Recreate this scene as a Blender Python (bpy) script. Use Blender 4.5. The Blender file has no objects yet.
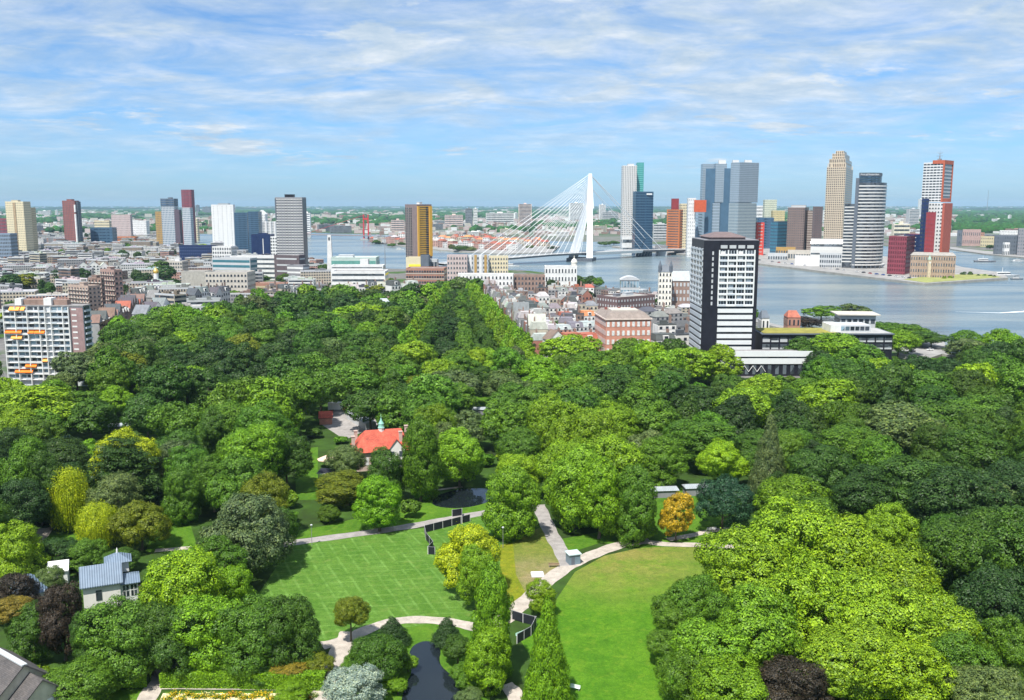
import bpy, math, random
import numpy as np
from mathutils import Vector

S = bpy.context.scene
COL = S.collection
R = math.radians

# ------------------------------------------------------------------ camera
FPX, CAMH, HORIZ = 930.0, 92.0, 205.0
PITCH = math.atan((350.0 - HORIZ) / FPX)
cam = bpy.data.objects.new('camera', bpy.data.cameras.new('camera'))
COL.objects.link(cam)
cam.data.sensor_width = 36.0
cam.data.lens = 36.0 * FPX / 1024.0
cam.data.clip_start = 1.0
cam.data.clip_end = 120000.0
cam.location = (0, 0, CAMH)
cam.rotation_euler = (math.pi / 2 - PITCH, 0, 0)
S.camera = cam

# ------------------------------------------------------------------ sky, sun, exposure
SUN_EL, SUN_AZ = R(60), R(205)          # azimuth clockwise from the view direction (+Y): behind the camera
sun_dir = Vector((math.sin(SUN_AZ) * math.cos(SUN_EL), math.cos(SUN_AZ) * math.cos(SUN_EL), math.sin(SUN_EL)))
sl = bpy.data.lights.new('sun', 'SUN')
sl.energy = 4.8
sl.angle = R(0.6)
sl.color = (1.0, 0.955, 0.87)
so = bpy.data.objects.new('sun', sl)
so.rotation_euler = sun_dir.to_track_quat('Z', 'Y').to_euler()
so.location = (0, -100, 400)
COL.objects.link(so)

W = bpy.data.worlds.new('World')
S.world = W
W.use_nodes = True
nt = W.node_tree
nt.nodes.clear()


def nd(t, typ, **kw):
    n = t.nodes.new(typ)
    for k, v in kw.items():
        setattr(n, k, v)
    return n


def lk(t, a, b):
    t.links.new(a, b)


out = nd(nt, 'ShaderNodeOutputWorld')
bg = nd(nt, 'ShaderNodeBackground')
bg.inputs['Strength'].default_value = 0.085
sky = nd(nt, 'ShaderNodeTexSky')
sky.sky_type = 'NISHITA'
sky.sun_disc = False
sky.sun_elevation = SUN_EL
sky.sun_rotation = SUN_AZ
sky.altitude = 50
sky.air_density = 1.0
sky.dust_density = 0.6
sky.ozone_density = 3.0
tc = nd(nt, 'ShaderNodeTexCoord')
sep = nd(nt, 'ShaderNodeSeparateXYZ')
lk(nt, tc.outputs['Generated'], sep.inputs[0])


def mth(t, op, a, b=None, c=None, clamp=False):
    n = nd(t, 'ShaderNodeMath', operation=op)
    n.use_clamp = clamp
    for i, v in enumerate((a, b, c)):
        if v is None:
            continue
        if isinstance(v, (int, float)):
            n.inputs[i].default_value = v
        else:
            lk(t, v, n.inputs[i])
    return n.outputs[0]


zz = mth(nt, 'ADD', mth(nt, 'MAXIMUM', sep.outputs['Z'], 0.0), 0.13)
ux = mth(nt, 'DIVIDE', sep.outputs['X'], zz)
uy = mth(nt, 'DIVIDE', sep.outputs['Y'], zz)
cmb = nd(nt, 'ShaderNodeCombineXYZ')
lk(nt, ux, cmb.inputs[0])
lk(nt, uy, cmb.inputs[1])


def noise(t, vec, scale, detail=6.0, rough=0.55, dist=0.0, loc=(0, 0, 0), sc=(1, 1, 1), rot=0.0):
    m = nd(t, 'ShaderNodeMapping')
    m.inputs['Location'].default_value = loc
    m.inputs['Scale'].default_value = sc
    m.inputs['Rotation'].default_value = (0, 0, rot)
    lk(t, vec, m.inputs[0])
    n = nd(t, 'ShaderNodeTexNoise')
    n.inputs['Scale'].default_value = scale
    n.inputs['Detail'].default_value = detail
    n.inputs['Roughness'].default_value = rough
    n.inputs['Distortion'].default_value = dist
    lk(t, m.outputs[0], n.inputs['Vector'])
    return n.outputs[0]


def ramp(t, fac, stops):
    r = nd(t, 'ShaderNodeValToRGB')
    e = r.color_ramp.elements
    while len(e) > 1:
        e.remove(e[-1])
    e[0].position = stops[0][0]
    e[0].color = (*stops[0][1], 1)
    for p, c in stops[1:]:
        x = e.new(p)
        x.color = (*c, 1)
    lk(t, fac, r.inputs[0])
    return r.outputs[0]


def mixc(t, fac, a, b, mode='MIX'):
    m = nd(t, 'ShaderNodeMix', data_type='RGBA', blend_type=mode)
    for i, v in ((0, fac), (6, a), (7, b)):
        if isinstance(v, (int, float)):
            m.inputs[i].default_value = v
        elif isinstance(v, tuple):
            m.inputs[i].default_value = (*v, 1)
        else:
            lk(t, v, m.inputs[i])
    return m.outputs[2]


# high broken stratus sheet (a plane of cloud seen in perspective) and some low cumulus wisps near the horizon
n1 = noise(nt, cmb.outputs[0], 1.9, 10, 0.6, 0.5, loc=(3.1, 1.7, 0), sc=(1.0, 1.2, 1), rot=0.15)
n2 = noise(nt, cmb.outputs[0], 0.4, 4, 0.5, 0.0, loc=(7.4, 2.2, 0))
cl = mth(nt, 'ADD', mth(nt, 'MULTIPLY', n1, 0.72), mth(nt, 'MULTIPLY', n2, 0.42))
thick = mth(nt, 'MULTIPLY_ADD', cl, 4.4, -1.85, True)
fade = nd(nt, 'ShaderNodeMapRange')
fade.inputs['From Min'].default_value = 0.02
fade.inputs['From Max'].default_value = 0.12
fade.inputs['To Min'].default_value = 0.14
fade.inputs['To Max'].default_value = 0.96
lk(nt, sep.outputs['Z'], fade.inputs['Value'])
high = mth(nt, 'MULTIPLY', thick, fade.outputs[0])
n3 = noise(nt, cmb.outputs[0], 1.3, 7, 0.6, 0.2, loc=(12.3, 5.1, 0), sc=(0.85, 1.0, 1))
low = mth(nt, 'MULTIPLY', mth(nt, 'MULTIPLY_ADD', n3, 12.0, -6.6, True), 0.95)
lf = nd(nt, 'ShaderNodeMapRange')
lf.inputs['From Min'].default_value = 0.022
lf.inputs['From Max'].default_value = 0.055
lk(nt, sep.outputs['Z'], lf.inputs['Value'])
low = mth(nt, 'MULTIPLY', low, lf.outputs[0])
cover = mth(nt, 'MAXIMUM', high, low)
n4 = noise(nt, cmb.outputs[0], 3.4, 8, 0.65, 0.2, loc=(1.3, 9.9, 0), sc=(0.95, 1.2, 1), rot=0.14)
cloudcol = ramp(nt, n4, [(0.3, (3.4, 4.6, 6.0)), (0.5, (4.8, 5.7, 6.6)), (0.7, (6.9, 7.3, 7.7))])
tint = ramp(nt, sep.outputs['Z'], [(0.0, (0.6, 0.92, 1.42)), (0.05, (0.57, 0.87, 1.3)), (0.14, (0.6, 0.87, 1.18)), (0.3, (0.66, 0.9, 1.15))])
skyc = mixc(nt, 1.0, sky.outputs[0], tint, 'MULTIPLY')
lk(nt, mixc(nt, cover, skyc, cloudcol), bg.inputs['Color'])
lk(nt, bg.outputs[0], out.inputs[0])

S.view_settings.view_transform = 'Standard'
S.view_settings.look = 'None'
S.view_settings.exposure = 0.62
S.view_settings.gamma = 1.0
S.view_settings.use_curve_mapping = False
S.cycles.volume_bounces = 0
S.cycles.max_bounces = 6
S.cycles.transmission_bounces = 4
S.cycles.diffuse_bounces = 3
S.cycles.glossy_bounces = 3
S.cycles.transparent_max_bounces = 8

# ------------------------------------------------------------------ camera geometry helpers (pixel of the photo -> place in the world)
SP, CP = math.sin(PITCH), math.cos(PITCH)


def at(px, py, z=0.0):
    x, y = (px - 512.0) / FPX, (350.0 - py) / FPX
    d = Vector((x, CP + y * SP, -SP + y * CP))
    t = (z - CAMH) / d.z
    return Vector((0, 0, CAMH)) + d * t


def zat(py, Y):
    y = (350.0 - py) / FPX
    return CAMH + Y * (-SP + y * CP) / (CP + y * SP)


def depth(Y, z):
    return Y * CP + (CAMH - z) * SP


def pix(x, y, z):
    d = depth(y, z)
    v = y * SP + (z - CAMH) * CP
    return 512 + FPX * x / d, 350 - FPX * v / d


def inpoly(x, y, poly):
    c = False
    n = len(poly)
    j = n - 1
    for i in range(n):
        xi, yi = poly[i][0], poly[i][1]
        xj, yj = poly[j][0], poly[j][1]
        if (yi > y) != (yj > y) and x < (xj - xi) * (y - yi) / (yj - yi) + xi:
            c = not c
        j = i
    return c


# ------------------------------------------------------------------ materials
MATS = {}


def new_mat(name):
    m = bpy.data.materials.new(name)
    m.use_nodes = True
    return m, m.node_tree, m.node_tree.nodes['Principled BSDF']


def mat(name, col, rough=0.75, var=0.14, scale=0.35, metal=0.0, spec=0.4, bump=0.0, fine=3.0):
    """plain material whose colour drifts with two scales of noise (weathering)"""
    if name in MATS:
        return MATS[name]
    m, t, b = new_mat(name)
    tcn = nd(t, 'ShaderNodeTexCoord')
    a = noise(t, tcn.outputs['Object'], scale, 5, 0.6)
    c = noise(t, tcn.outputs['Object'], scale * fine, 4, 0.65, loc=(5, 3, 1), sc=(1, 1, 0.3))
    f = mth(t, 'ADD', mth(t, 'MULTIPLY', a, 0.6), mth(t, 'MULTIPLY', c, 0.4))
    lo = tuple(max(0, v * (1 - 2.2 * var)) for v in col)
    hi = tuple(min(1, v * (1 + 2.2 * var)) for v in col)
    lk(t, ramp(t, f, [(0.28, lo), (0.72, hi)]), b.inputs['Base Color'])
    b.inputs['Roughness'].default_value = rough
    b.inputs['Metallic'].default_value = metal
    b.inputs['Specular IOR Level'].default_value = spec
    if bump:
        bn = nd(t, 'ShaderNodeBump')
        bn.inputs['Strength'].default_value = bump
        bn.inputs['Distance'].default_value = 0.2
        lk(t, c, bn.inputs['Height'])
        lk(t, bn.outputs[0], b.inputs['Normal'])
    MATS[name] = m
    return m


def objcol_mat(name, rough=0.8, var=0.2, scale=0.3):
    """takes the object's own colour (viewport colour), varied by noise: for walls, cars, roofs that come in many paints"""
    if name in MATS:
        return MATS[name]
    m, t, b = new_mat(name)
    oi = nd(t, 'ShaderNodeObjectInfo')
    tcn = nd(t, 'ShaderNodeTexCoord')
    a = noise(t, tcn.outputs['Object'], scale, 6, 0.65, sc=(1, 1, 0.6))
    f = ramp(t, a, [(0.3, (1 - var,) * 3), (0.7, (1 + var * 0.6,) * 3)])
    lk(t, mixc(t, 1.0, oi.outputs['Color'], f, 'MULTIPLY'), b.inputs['Base Color'])
    b.inputs['Roughness'].default_value = rough
    MATS[name] = m
    return m


def glass_mat(name, col, rough=0.12, var=0.5, scale=0.25):
    if name in MATS:
        return MATS[name]
    m, t, b = new_mat(name)
    tcn = nd(t, 'ShaderNodeTexCoord')
    v = nd(t, 'ShaderNodeTexVoronoi')
    v.inputs['Scale'].default_value = scale
    lk(t, tcn.outputs['Object'], v.inputs['Vector'])
    sp_ = nd(t, 'ShaderNodeSeparateColor')
    lk(t, v.outputs['Color'], sp_.inputs[0])
    lo = tuple(c * (1 - var) for c in col)
    hi = tuple(min(1, c * (1 + var) + 0.02) for c in col)
    lk(t, ramp(t, sp_.outputs[0], [(0.1, lo), (0.9, hi)]), b.inputs['Base Color'])
    b.inputs['Roughness'].default_value = rough
    b.inputs['Specular IOR Level'].default_value = 0.7
    MATS[name] = m
    return m


def leaf_mat(name, hue_var=0.25):
    m, t, b = new_mat(name)
    t.nodes.remove(b)
    o = t.nodes['Material Output']
    oi = nd(t, 'ShaderNodeObjectInfo')
    tcn = nd(t, 'ShaderNodeTexCoord')
    ge = nd(t, 'ShaderNodeNewGeometry')
    cn = noise(t, tcn.outputs['Object'], 3.2, 4, 0.7)
    rnd = ge.outputs['Random Per Island']
    f = mth(t, 'ADD', mth(t, 'MULTIPLY', cn, 0.55), mth(t, 'MULTIPLY', rnd, 0.45))
    tint = ramp(t, f, [(0.2, (0.3, 0.4, 0.45)), (0.5, (0.95, 0.98, 1.0)), (0.8, (1.85, 1.65, 1.2))])
    col = mixc(t, 1.0, oi.outputs['Color'], tint, 'MULTIPLY')
    p = nd(t, 'ShaderNodeBsdfPrincipled')
    p.inputs['Roughness'].default_value = 0.5
    p.inputs['Specular IOR Level'].default_value = 0.25
    lk(t, col, p.inputs['Base Color'])
    tr = nd(t, 'ShaderNodeBsdfTranslucent')
    lk(t, mixc(t, 1.0, col, (1.1, 1.35, 0.4), 'MULTIPLY'), tr.inputs['Color'])
    mx = nd(t, 'ShaderNodeMixShader')
    mx.inputs[0].default_value = 0.12
    lk(t, p.outputs[0], mx.inputs[1])
    lk(t, tr.outputs[0], mx.inputs[2])
    lk(t, mx.outputs[0], o.inputs['Surface'])
    return m


LEAF = leaf_mat('leaf')
BARK = mat('bark', (0.12, 0.095, 0.07), 0.9, 0.25, 1.2, bump=0.4)
PALEBARK = mat('pale_bark', (0.42, 0.36, 0.29), 0.9, 0.2, 1.2, bump=0.3)
WALLP = objcol_mat('painted_wall', 0.85, 0.2, 0.25)
ROOFP = objcol_mat('painted_roof', 0.85, 0.3, 0.4)
PAINT = objcol_mat('coach_paint', 0.3, 0.05, 0.4)
DARKGLASS = glass_mat('dark_glass', (0.035, 0.045, 0.06))
BLUEGLASS = glass_mat('blue_glass', (0.03, 0.07, 0.13))
WHITE = mat('white_paint', (0.66, 0.66, 0.655), 0.6, 0.09, 0.2)
GREY = mat('grey_concrete', (0.36, 0.36, 0.36), 0.85, 0.12, 0.25)
FLATROOF = mat('bitumen_roof', (0.24, 0.23, 0.23), 0.95, 0.22, 0.25)


# ------------------------------------------------------------------ mesh helpers
class MB:
    def __init__(self):
        self.v, self.f, self.mi = [], [], []

    def poly(self, pts, mi=0):
        n = len(self.v)
        self.v += [tuple(p) for p in pts]
        self.f.append(tuple(range(n, n + len(pts))))
        self.mi.append(mi)
        return self

    def box(self, x0, x1, y0, y1, z0, z1, mi=0, top=None):
        n = len(self.v)
        self.v += [(x0, y0, z0), (x1, y0, z0), (x1, y1, z0), (x0, y1, z0), (x0, y0, z1), (x1, y0, z1), (x1, y1, z1), (x0, y1, z1)]
        fs = [(0, 3, 2, 1), (4, 5, 6, 7), (0, 1, 5, 4), (1, 2, 6, 5), (2, 3, 7, 6), (3, 0, 4, 7)]
        for i, q in enumerate(fs):
            self.f.append(tuple(n + k for k in q))
            self.mi.append(top if (top is not None and i == 1) else mi)
        return self

    def prism(self, pts, z0, z1, mi=0, topmi=None, pts2=None):
        n = len(self.v)
        k = len(pts)
        p2 = pts2 or pts
        self.v += [(p[0], p[1], z0) for p in pts] + [(p[0], p[1], z1) for p in p2]
        self.f.append(tuple(n + i for i in reversed(range(k))))
        self.mi.append(mi)
        self.f.append(tuple(n + k + i for i in range(k)))
        self.mi.append(mi if topmi is None else topmi)
        for i in range(k):
            j = (i + 1) % k
            self.f.append((n + i, n + j, n + k + j, n + k + i))
            self.mi.append(mi)
        return self

    def bar(self, p, q, r, r2=None, n=6, mi=0, cap=True):
        p, q = Vector(p), Vector(q)
        r2 = r if r2 is None else r2
        d = (q - p).normalized()
        u = d.cross(Vector((0, 0, 1)) if abs(d.z) < 0.95 else Vector((1, 0, 0))).normalized()
        w = d.cross(u)
        b = len(self.v)
        for c, rr in ((p, r), (q, r2)):
            for i in range(n):
                a = 2 * math.pi * i / n
                self.v.append(tuple(c + (u * math.cos(a) + w * math.sin(a)) * rr))
        for i in range(n):
            j = (i + 1) % n
            self.f.append((b + i, b + n + i, b + n + j, b + j))
            self.mi.append(mi)
        if cap:
            self.f.append(tuple(b + i for i in range(n)))
            self.mi.append(mi)
            self.f.append(tuple(b + n + i for i in reversed(range(n))))
            self.mi.append(mi)
        return self

    def lathe(self, prof, cx=0, cy=0, n=16, mi=0):
        b = len(self.v)
        for r, z in prof:
            for i in range(n):
                a = 2 * math.pi * i / n
                self.v.append((cx + r * math.cos(a), cy + r * math.sin(a), z))
        for k in range(len(prof) - 1):
            for i in range(n):
                j = (i + 1) % n
                self.f.append((b + k * n + i, b + k * n + j, b + (k + 1) * n + j, b + (k + 1) * n + i))
                self.mi.append(mi)
        self.f.append(tuple(b + i for i in reversed(range(n))))
        self.mi.append(mi)
        self.f.append(tuple(b + (len(prof) - 1) * n + i for i in range(n)))
        self.mi.append(mi)
        return self

    def mesh(self, name, mats):
        me = bpy.data.meshes.new(name)
        me.from_pydata(self.v, [], self.f)
        for m in (mats if isinstance(mats, (list, tuple)) else [mats]):
            me.materials.append(m)
        me.polygons.foreach_set('material_index', self.mi)
        me.update()
        return me

    def build(self, name, mats, parent=None, loc=(0, 0, 0), rz=0.0, smooth=False):
        me = self.mesh(name, mats)
        if smooth:
            me.polygons.foreach_set('use_smooth', [True] * len(me.polygons))
        return link(name, me, parent, loc, rz)


def link(name, me, parent=None, loc=(0, 0, 0), rz=0.0, scale=None):
    o = bpy.data.objects.new(name, me)
    COL.objects.link(o)
    o.location = loc
    o.rotation_euler = (0, 0, rz)
    if scale is not None:
        o.scale = scale
    if parent is not None:
        o.parent = parent
    return o


def tag(o, label, cat, group=None):
    o['label'] = label
    o['category'] = cat
    if group:
        o['group'] = group
    return o


def thing(name, label, cat, loc=(0, 0, 0), rz=0.0, group=None):
    o = bpy.data.objects.new(name, None)
    COL.objects.link(o)
    o.location = loc
    o.rotation_euler = (0, 0, rz)
    o.empty_display_size = 0.5
    return tag(o, label, cat, group)


def kind(o, k):
    o['kind'] = k
    return o


def dup(root, loc, rz=0.0, scale=None):
    r = root.copy()
    COL.objects.link(r)
    r.location = loc
    r.rotation_euler = (0, 0, rz)
    if scale:
        r.scale = scale
    kids = {}
    for ch in KIDS[root.name]:
        c = ch.copy()
        COL.objects.link(c)
        c.parent = r
        kids[ch.name] = c
        for g in KIDS.get(ch.name, ()):
            d = g.copy()
            COL.objects.link(d)
            d.parent = c
    return r, list(kids.values())


KIDS = {}


def remember(root):
    """children lists of a prototype, read once"""
    for o in [root] + list(root.children):
        KIDS[o.name] = list(o.children)
    return root


# ---- automatic distinguishing labels for the many trees and houses: words + a place relative to a named landmark + rank
LANDMARKS = []          # (phrase, x, y)
LONGL = []
PENDING = []            # (object, words, group, x, y)
ORD = ['nearest', 'second nearest', 'third nearest', 'fourth nearest', 'fifth nearest', 'sixth nearest', 'seventh nearest', 'eighth nearest', 'ninth nearest', 'tenth nearest',
       'eleventh nearest', 'twelfth nearest', 'thirteenth nearest', 'fourteenth nearest', 'fifteenth nearest', 'sixteenth nearest', 'seventeenth nearest', 'eighteenth nearest',
       'nineteenth nearest', 'twentieth nearest']


def landmark(phrase, p):
    LANDMARKS.append((phrase, p[0], p[1]))


def later(o, words, cat, group, x, y):
    o['category'] = cat
    o['group'] = group
    PENDING.append((o, words, x, y))


def resolve_labels():
    keys = {}
    for o, words, x, y in PENDING:
        best = None
        for ph, lx, ly in LANDMARKS:
            # compare in proportions of the picture: far landmarks count by angle as well
            d = math.hypot((x - lx), (y - ly) * 0.6) / (0.5 * (y + ly))
            if best is None or d < best[0]:
                best = (d, ph, lx, ly)
        d, ph, lx, ly = best
        ax, axl = x / max(y, 1), lx / max(ly, 1)
        dx, dy = (ax - axl) * 0.5 * (y + ly), (y - ly)
        if abs(dx) > abs(dy) * 0.8:
            rel = 'left of' if dx < 0 else 'right of'
        else:
            rel = 'behind' if dy > 0 else 'in front of'
        keys.setdefault((words, rel, ph), []).append((d, o))
    for (words, rel, ph), lst in keys.items():
        lst.sort(key=lambda q: q[0])
        for i, (d, o) in enumerate(lst):
            base = f'{words} {rel} {ph}'
            o['label'] = base if len(lst) == 1 else base + ', ' + (ORD[i] if i < len(ORD) else 'farther off')
            if len(o['label'].split()) > 16:
                LONGL.append(o['label'])


rng = random.Random(11)
HAZE = 0.00003
# ================================================================== ground, park surfaces, river
def sheet(name, pts, z, m, sub=0):
    mb = MB()
    mb.poly([(p[0], p[1], z) for p in pts])
    return kind(mb.build(name, m), 'structure')


def pxpoly(pp):
    return [at(x, y) for x, y in pp]


def ground_mat():
    m, t, b = new_mat('city_ground')
    tcn = nd(t, 'ShaderNodeTexCoord')
    a = noise(t, tcn.outputs['Object'], 0.012, 6, 0.6)
    c = noise(t, tcn.outputs['Object'], 0.15, 5, 0.7)
    big = noise(t, tcn.outputs['Object'], 0.0011, 4, 0.55, loc=(3, 1, 0))
    street = ramp(t, c, [(0.3, (0.1, 0.1, 0.1)), (0.7, (0.2, 0.19, 0.185))])
    green = ramp(t, c, [(0.3, (0.03, 0.07, 0.02)), (0.7, (0.07, 0.13, 0.03))])
    f = ramp(t, a, [(0.52, (0, 0, 0)), (0.6, (1, 1, 1))])
    near = mixc(t, f, street, green)
    far = ramp(t, big, [(0.36, (0.04, 0.075, 0.04)), (0.5, (0.07, 0.11, 0.06)), (0.6, (0.17, 0.175, 0.16))])
    sepn = nd(t, 'ShaderNodeSeparateXYZ')
    lk(t, tcn.outputs['Object'], sepn.inputs[0])
    mr = nd(t, 'ShaderNodeMapRange')
    mr.inputs['From Min'].default_value = 2200
    mr.inputs['From Max'].default_value = 3200
    lk(t, sepn.outputs['Y'], mr.inputs['Value'])
    lk(t, mixc(t, mr.outputs[0], near, far), b.inputs['Base Color'])
    b.inputs['Roughness'].default_value = 0.95
    b.inputs['Specular IOR Level'].default_value = 0.15
    return m


G = 26000.0
sheet('ground', [(-G, -600, 0), (G, -600, 0), (G, 23500, 0), (-G, 23500, 0)], 0.0, ground_mat())


def grass_mat(name, lo, hi, dry=None, dry_at=None, mow=None):
    m, t, b = new_mat(name)
    tcn = nd(t, 'ShaderNodeTexCoord')
    a = noise(t, tcn.outputs['Object'], 0.09, 5, 0.6)
    c = noise(t, tcn.outputs['Object'], 1.1, 6, 0.8)
    f = mth(t, 'ADD', mth(t, 'MULTIPLY', a, 0.5), mth(t, 'MULTIPLY', c, 0.5))
    col = ramp(t, f, [(0.34, lo), (0.66, hi)])
    if dry:
        geo = nd(t, 'ShaderNodeVectorMath', operation='DISTANCE')
        lk(t, tcn.outputs['Object'], geo.inputs[0])
        geo.inputs[1].default_value = (*dry_at[:2], 0)
        mr = nd(t, 'ShaderNodeMapRange')
        mr.inputs['From Min'].default_value = dry_at[2]
        mr.inputs['From Max'].default_value = dry_at[3]
        mr.inputs['To Min'].default_value = 0.95
        mr.inputs['To Max'].default_value = 0.0
        lk(t, geo.outputs['Value'], mr.inputs['Value'])
        n = noise(t, tcn.outputs['Object'], 0.16, 6, 0.65, loc=(4, 4, 0))
        k = mth(t, 'MULTIPLY', mr.outputs[0], mth(t, 'MULTIPLY_ADD', n, 3.2, -0.75, True))
        col = mixc(t, k, col, dry)
    if mow:
        ang1, ang2, per = mow
        for ang, p, amt in ((ang1, per, 0.36), (ang2, per * 0.9, 0.26), (ang1, per * 4, .12)):
            mp = nd(t, 'ShaderNodeMapping')
            mp.inputs['Rotation'].default_value = (0, 0, ang)
            lk(t, tcn.outputs['Object'], mp.inputs[0])
            w = nd(t, 'ShaderNodeTexWave', wave_type='BANDS', bands_direction='X')
            w.inputs['Scale'].default_value = 0.314 / p
            w.inputs['Distortion'].default_value = 1.2
            w.inputs['Detail'].default_value = 3
            w.inputs['Detail Scale'].default_value = 0.4
            lk(t, mp.outputs[0], w.inputs['Vector'])
            n = noise(t, tcn.outputs['Object'], 0.22, 4, 0.6, loc=(ang * 9, 2, 0))
            k = mth(t, 'MULTIPLY', mth(t, 'MULTIPLY_ADD', w.outputs['Fac'], 6.0, -5.0, True), mth(t, 'MULTIPLY_ADD', n, 4.0, -1.5, True))
            col = mixc(t, mth(t, 'MULTIPLY', k, amt), col, tuple(min(1, v * 1.7 + 0.05) for v in hi))
    sp2 = noise(t, tcn.outputs['Object'], 3.5, 4, 0.8, loc=(2, 7, 0))
    wear = noise(t, tcn.outputs['Object'], 0.35, 5, 0.7, 0.6, loc=(8, 1, 0))
    col = mixc(t, 1.0, col, ramp(t, sp2, [(0.3, (.62, .66, .6)), (0.7, (1.3, 1.26, 1.3))]), 'MULTIPLY')
    mot = noise(t, tcn.outputs['Object'], 0.55, 4, 0.75, 0.8, loc=(3, 2, 0))
    col = mixc(t, 1.0, col, ramp(t, mot, [(0.32, (.72, .78, .7)), (0.68, (1.22, 1.16, 1.2))]), 'MULTIPLY')
    col = mixc(t, mth(t, 'MULTIPLY_ADD', wear, 3.0, -1.6, True), col, tuple(v * k_ for v, k_ in zip(hi, (1.5, 1.05, 1.6))))
    lk(t, col, b.inputs['Base Color'])
    b.inputs['Roughness'].default_value = 0.9
    b.inputs['Specular IOR Level'].default_value = 0.15
    return m


def floor_mat():
    m, t, b = new_mat('woodland_floor')
    tcn = nd(t, 'ShaderNodeTexCoord')
    a = noise(t, tcn.outputs['Object'], 0.07, 6, 0.65)
    lk(t, ramp(t, a, [(0.35, (0.025, 0.04, 0.012)), (0.55, (0.04, 0.085, 0.015)), (0.7, (0.06, 0.12, 0.02))]), b.inputs['Base Color'])
    b.inputs['Roughness'].default_value = 0.95
    b.inputs['Specular IOR Level'].default_value = 0.1
    return m


PARK = [(-160, 990), (-160, 392), (-20, 391), (70, 386), (96, 366), (105, 350), (140, 338), (165, 330), (230, 318), (275, 310), (300, 306),
        (385, 306), (420, 298), (447, 290), (474, 291), (496, 316), (512, 338), (540, 362), (600, 364), (690, 366), (716, 378), (800, 378), (900, 357),
        (915, 346), (945, 350), (1030, 368), (1180, 395), (1180, 990)]
sheet('park_ground', pxpoly(PARK), 0.02, floor_mat())

LAWN_L = [(246, 612), (268, 580), (291, 544), (345, 538), (424, 528), (431, 527), (470, 517), (500, 514), (520, 545), (519, 600), (470, 640), (440, 648),
          (400, 652), (365, 662), (345, 655), (330, 643), (312, 640), (276, 632)]
LAWN_R = [(575, 572), (604, 556), (640, 548), (730, 540), (770, 560), (760, 640), (720, 720), (570, 720), (520, 640), (556, 600)]
gL = grass_mat('mown_lawn', (0.05, 0.135, 0.012), (0.1, 0.2, 0.03), mow=(R(-23.5), R(-97), 3.3))
gR = grass_mat('open_lawn', (0.036, 0.13, 0.005), (0.105, 0.225, 0.012), dry=(0.22, 0.2, 0.055), dry_at=(*at(612, 548)[:2], 4, 42))
gD = grass_mat('dry_lawn', (0.1, 0.15, 0.018), (0.17, 0.19, 0.04), dry=(0.25, 0.2, 0.11), dry_at=(*at(540, 575)[:2], 2, 16))
gY = grass_mat('yellow_grass', (0.12, 0.165, 0.008), (0.2, 0.215, 0.014))
gS = grass_mat('plain_lawn', (0.04, 0.115, 0.008), (0.095, 0.2, 0.015))  # plain green grass of the smaller clearings and garden patches
sheet('lawn', pxpoly(LAWN_L), 0.05, gL)
sheet('lawn', pxpoly(LAWN_R), 0.05, gR)
sheet('lawn', pxpoly([(512, 543), (546, 524), (566, 560), (548, 582), (524, 596), (514, 575)]), 0.06, gD)
sheet('lawn', pxpoly([(500, 545), (513, 543), (516, 575), (525, 592), (514, 610), (505, 618), (500, 600)]), 0.065, gY)
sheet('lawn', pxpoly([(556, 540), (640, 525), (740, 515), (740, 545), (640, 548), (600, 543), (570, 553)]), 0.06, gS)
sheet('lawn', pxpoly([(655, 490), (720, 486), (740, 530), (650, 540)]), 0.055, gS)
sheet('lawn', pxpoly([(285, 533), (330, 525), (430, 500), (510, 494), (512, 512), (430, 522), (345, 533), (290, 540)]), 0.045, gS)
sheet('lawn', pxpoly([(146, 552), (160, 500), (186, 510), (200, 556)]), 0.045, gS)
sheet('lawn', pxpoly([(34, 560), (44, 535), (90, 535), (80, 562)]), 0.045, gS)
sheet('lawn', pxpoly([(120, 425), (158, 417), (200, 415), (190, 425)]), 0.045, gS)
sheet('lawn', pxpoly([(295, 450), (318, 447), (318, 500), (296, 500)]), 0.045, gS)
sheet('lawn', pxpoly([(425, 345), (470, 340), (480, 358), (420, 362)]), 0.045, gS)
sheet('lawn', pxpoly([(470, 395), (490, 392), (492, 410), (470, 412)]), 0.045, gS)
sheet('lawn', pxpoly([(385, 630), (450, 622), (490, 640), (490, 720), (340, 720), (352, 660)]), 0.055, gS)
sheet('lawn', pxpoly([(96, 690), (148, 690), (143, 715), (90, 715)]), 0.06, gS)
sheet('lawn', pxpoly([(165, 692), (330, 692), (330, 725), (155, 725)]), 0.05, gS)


def path(name, pts, w, m, z=0.1):
    """ribbon along pixel points (taken on the ground), w metres wide, rounded by Chaikin cutting"""
    P = [at(*p).xy for p in pts]
    for _ in range(2):
        Q = [P[0]]
        for a, b in zip(P, P[1:]):
            Q += [a * 0.75 + b * 0.25, a * 0.25 + b * 0.75]
        P = Q + [P[-1]]
    L, Rr = [], []
    for i, p in enumerate(P):
        d = (P[min(i + 1, len(P) - 1)] - P[max(i - 1, 0)]).normalized()
        n = Vector((-d.y, d.x))
        ww = w * (0.5 + 0.04 * math.sin(i * 1.7))
        L.append(p + n * ww)
        Rr.append(p - n * ww)
    mb = MB()
    for i in range(len(P) - 1):
        mb.poly([(*Rr[i], z), (*Rr[i + 1], z), (*L[i + 1], z), (*L[i], z)])
    return kind(mb.build(name, m), 'structure')


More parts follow.
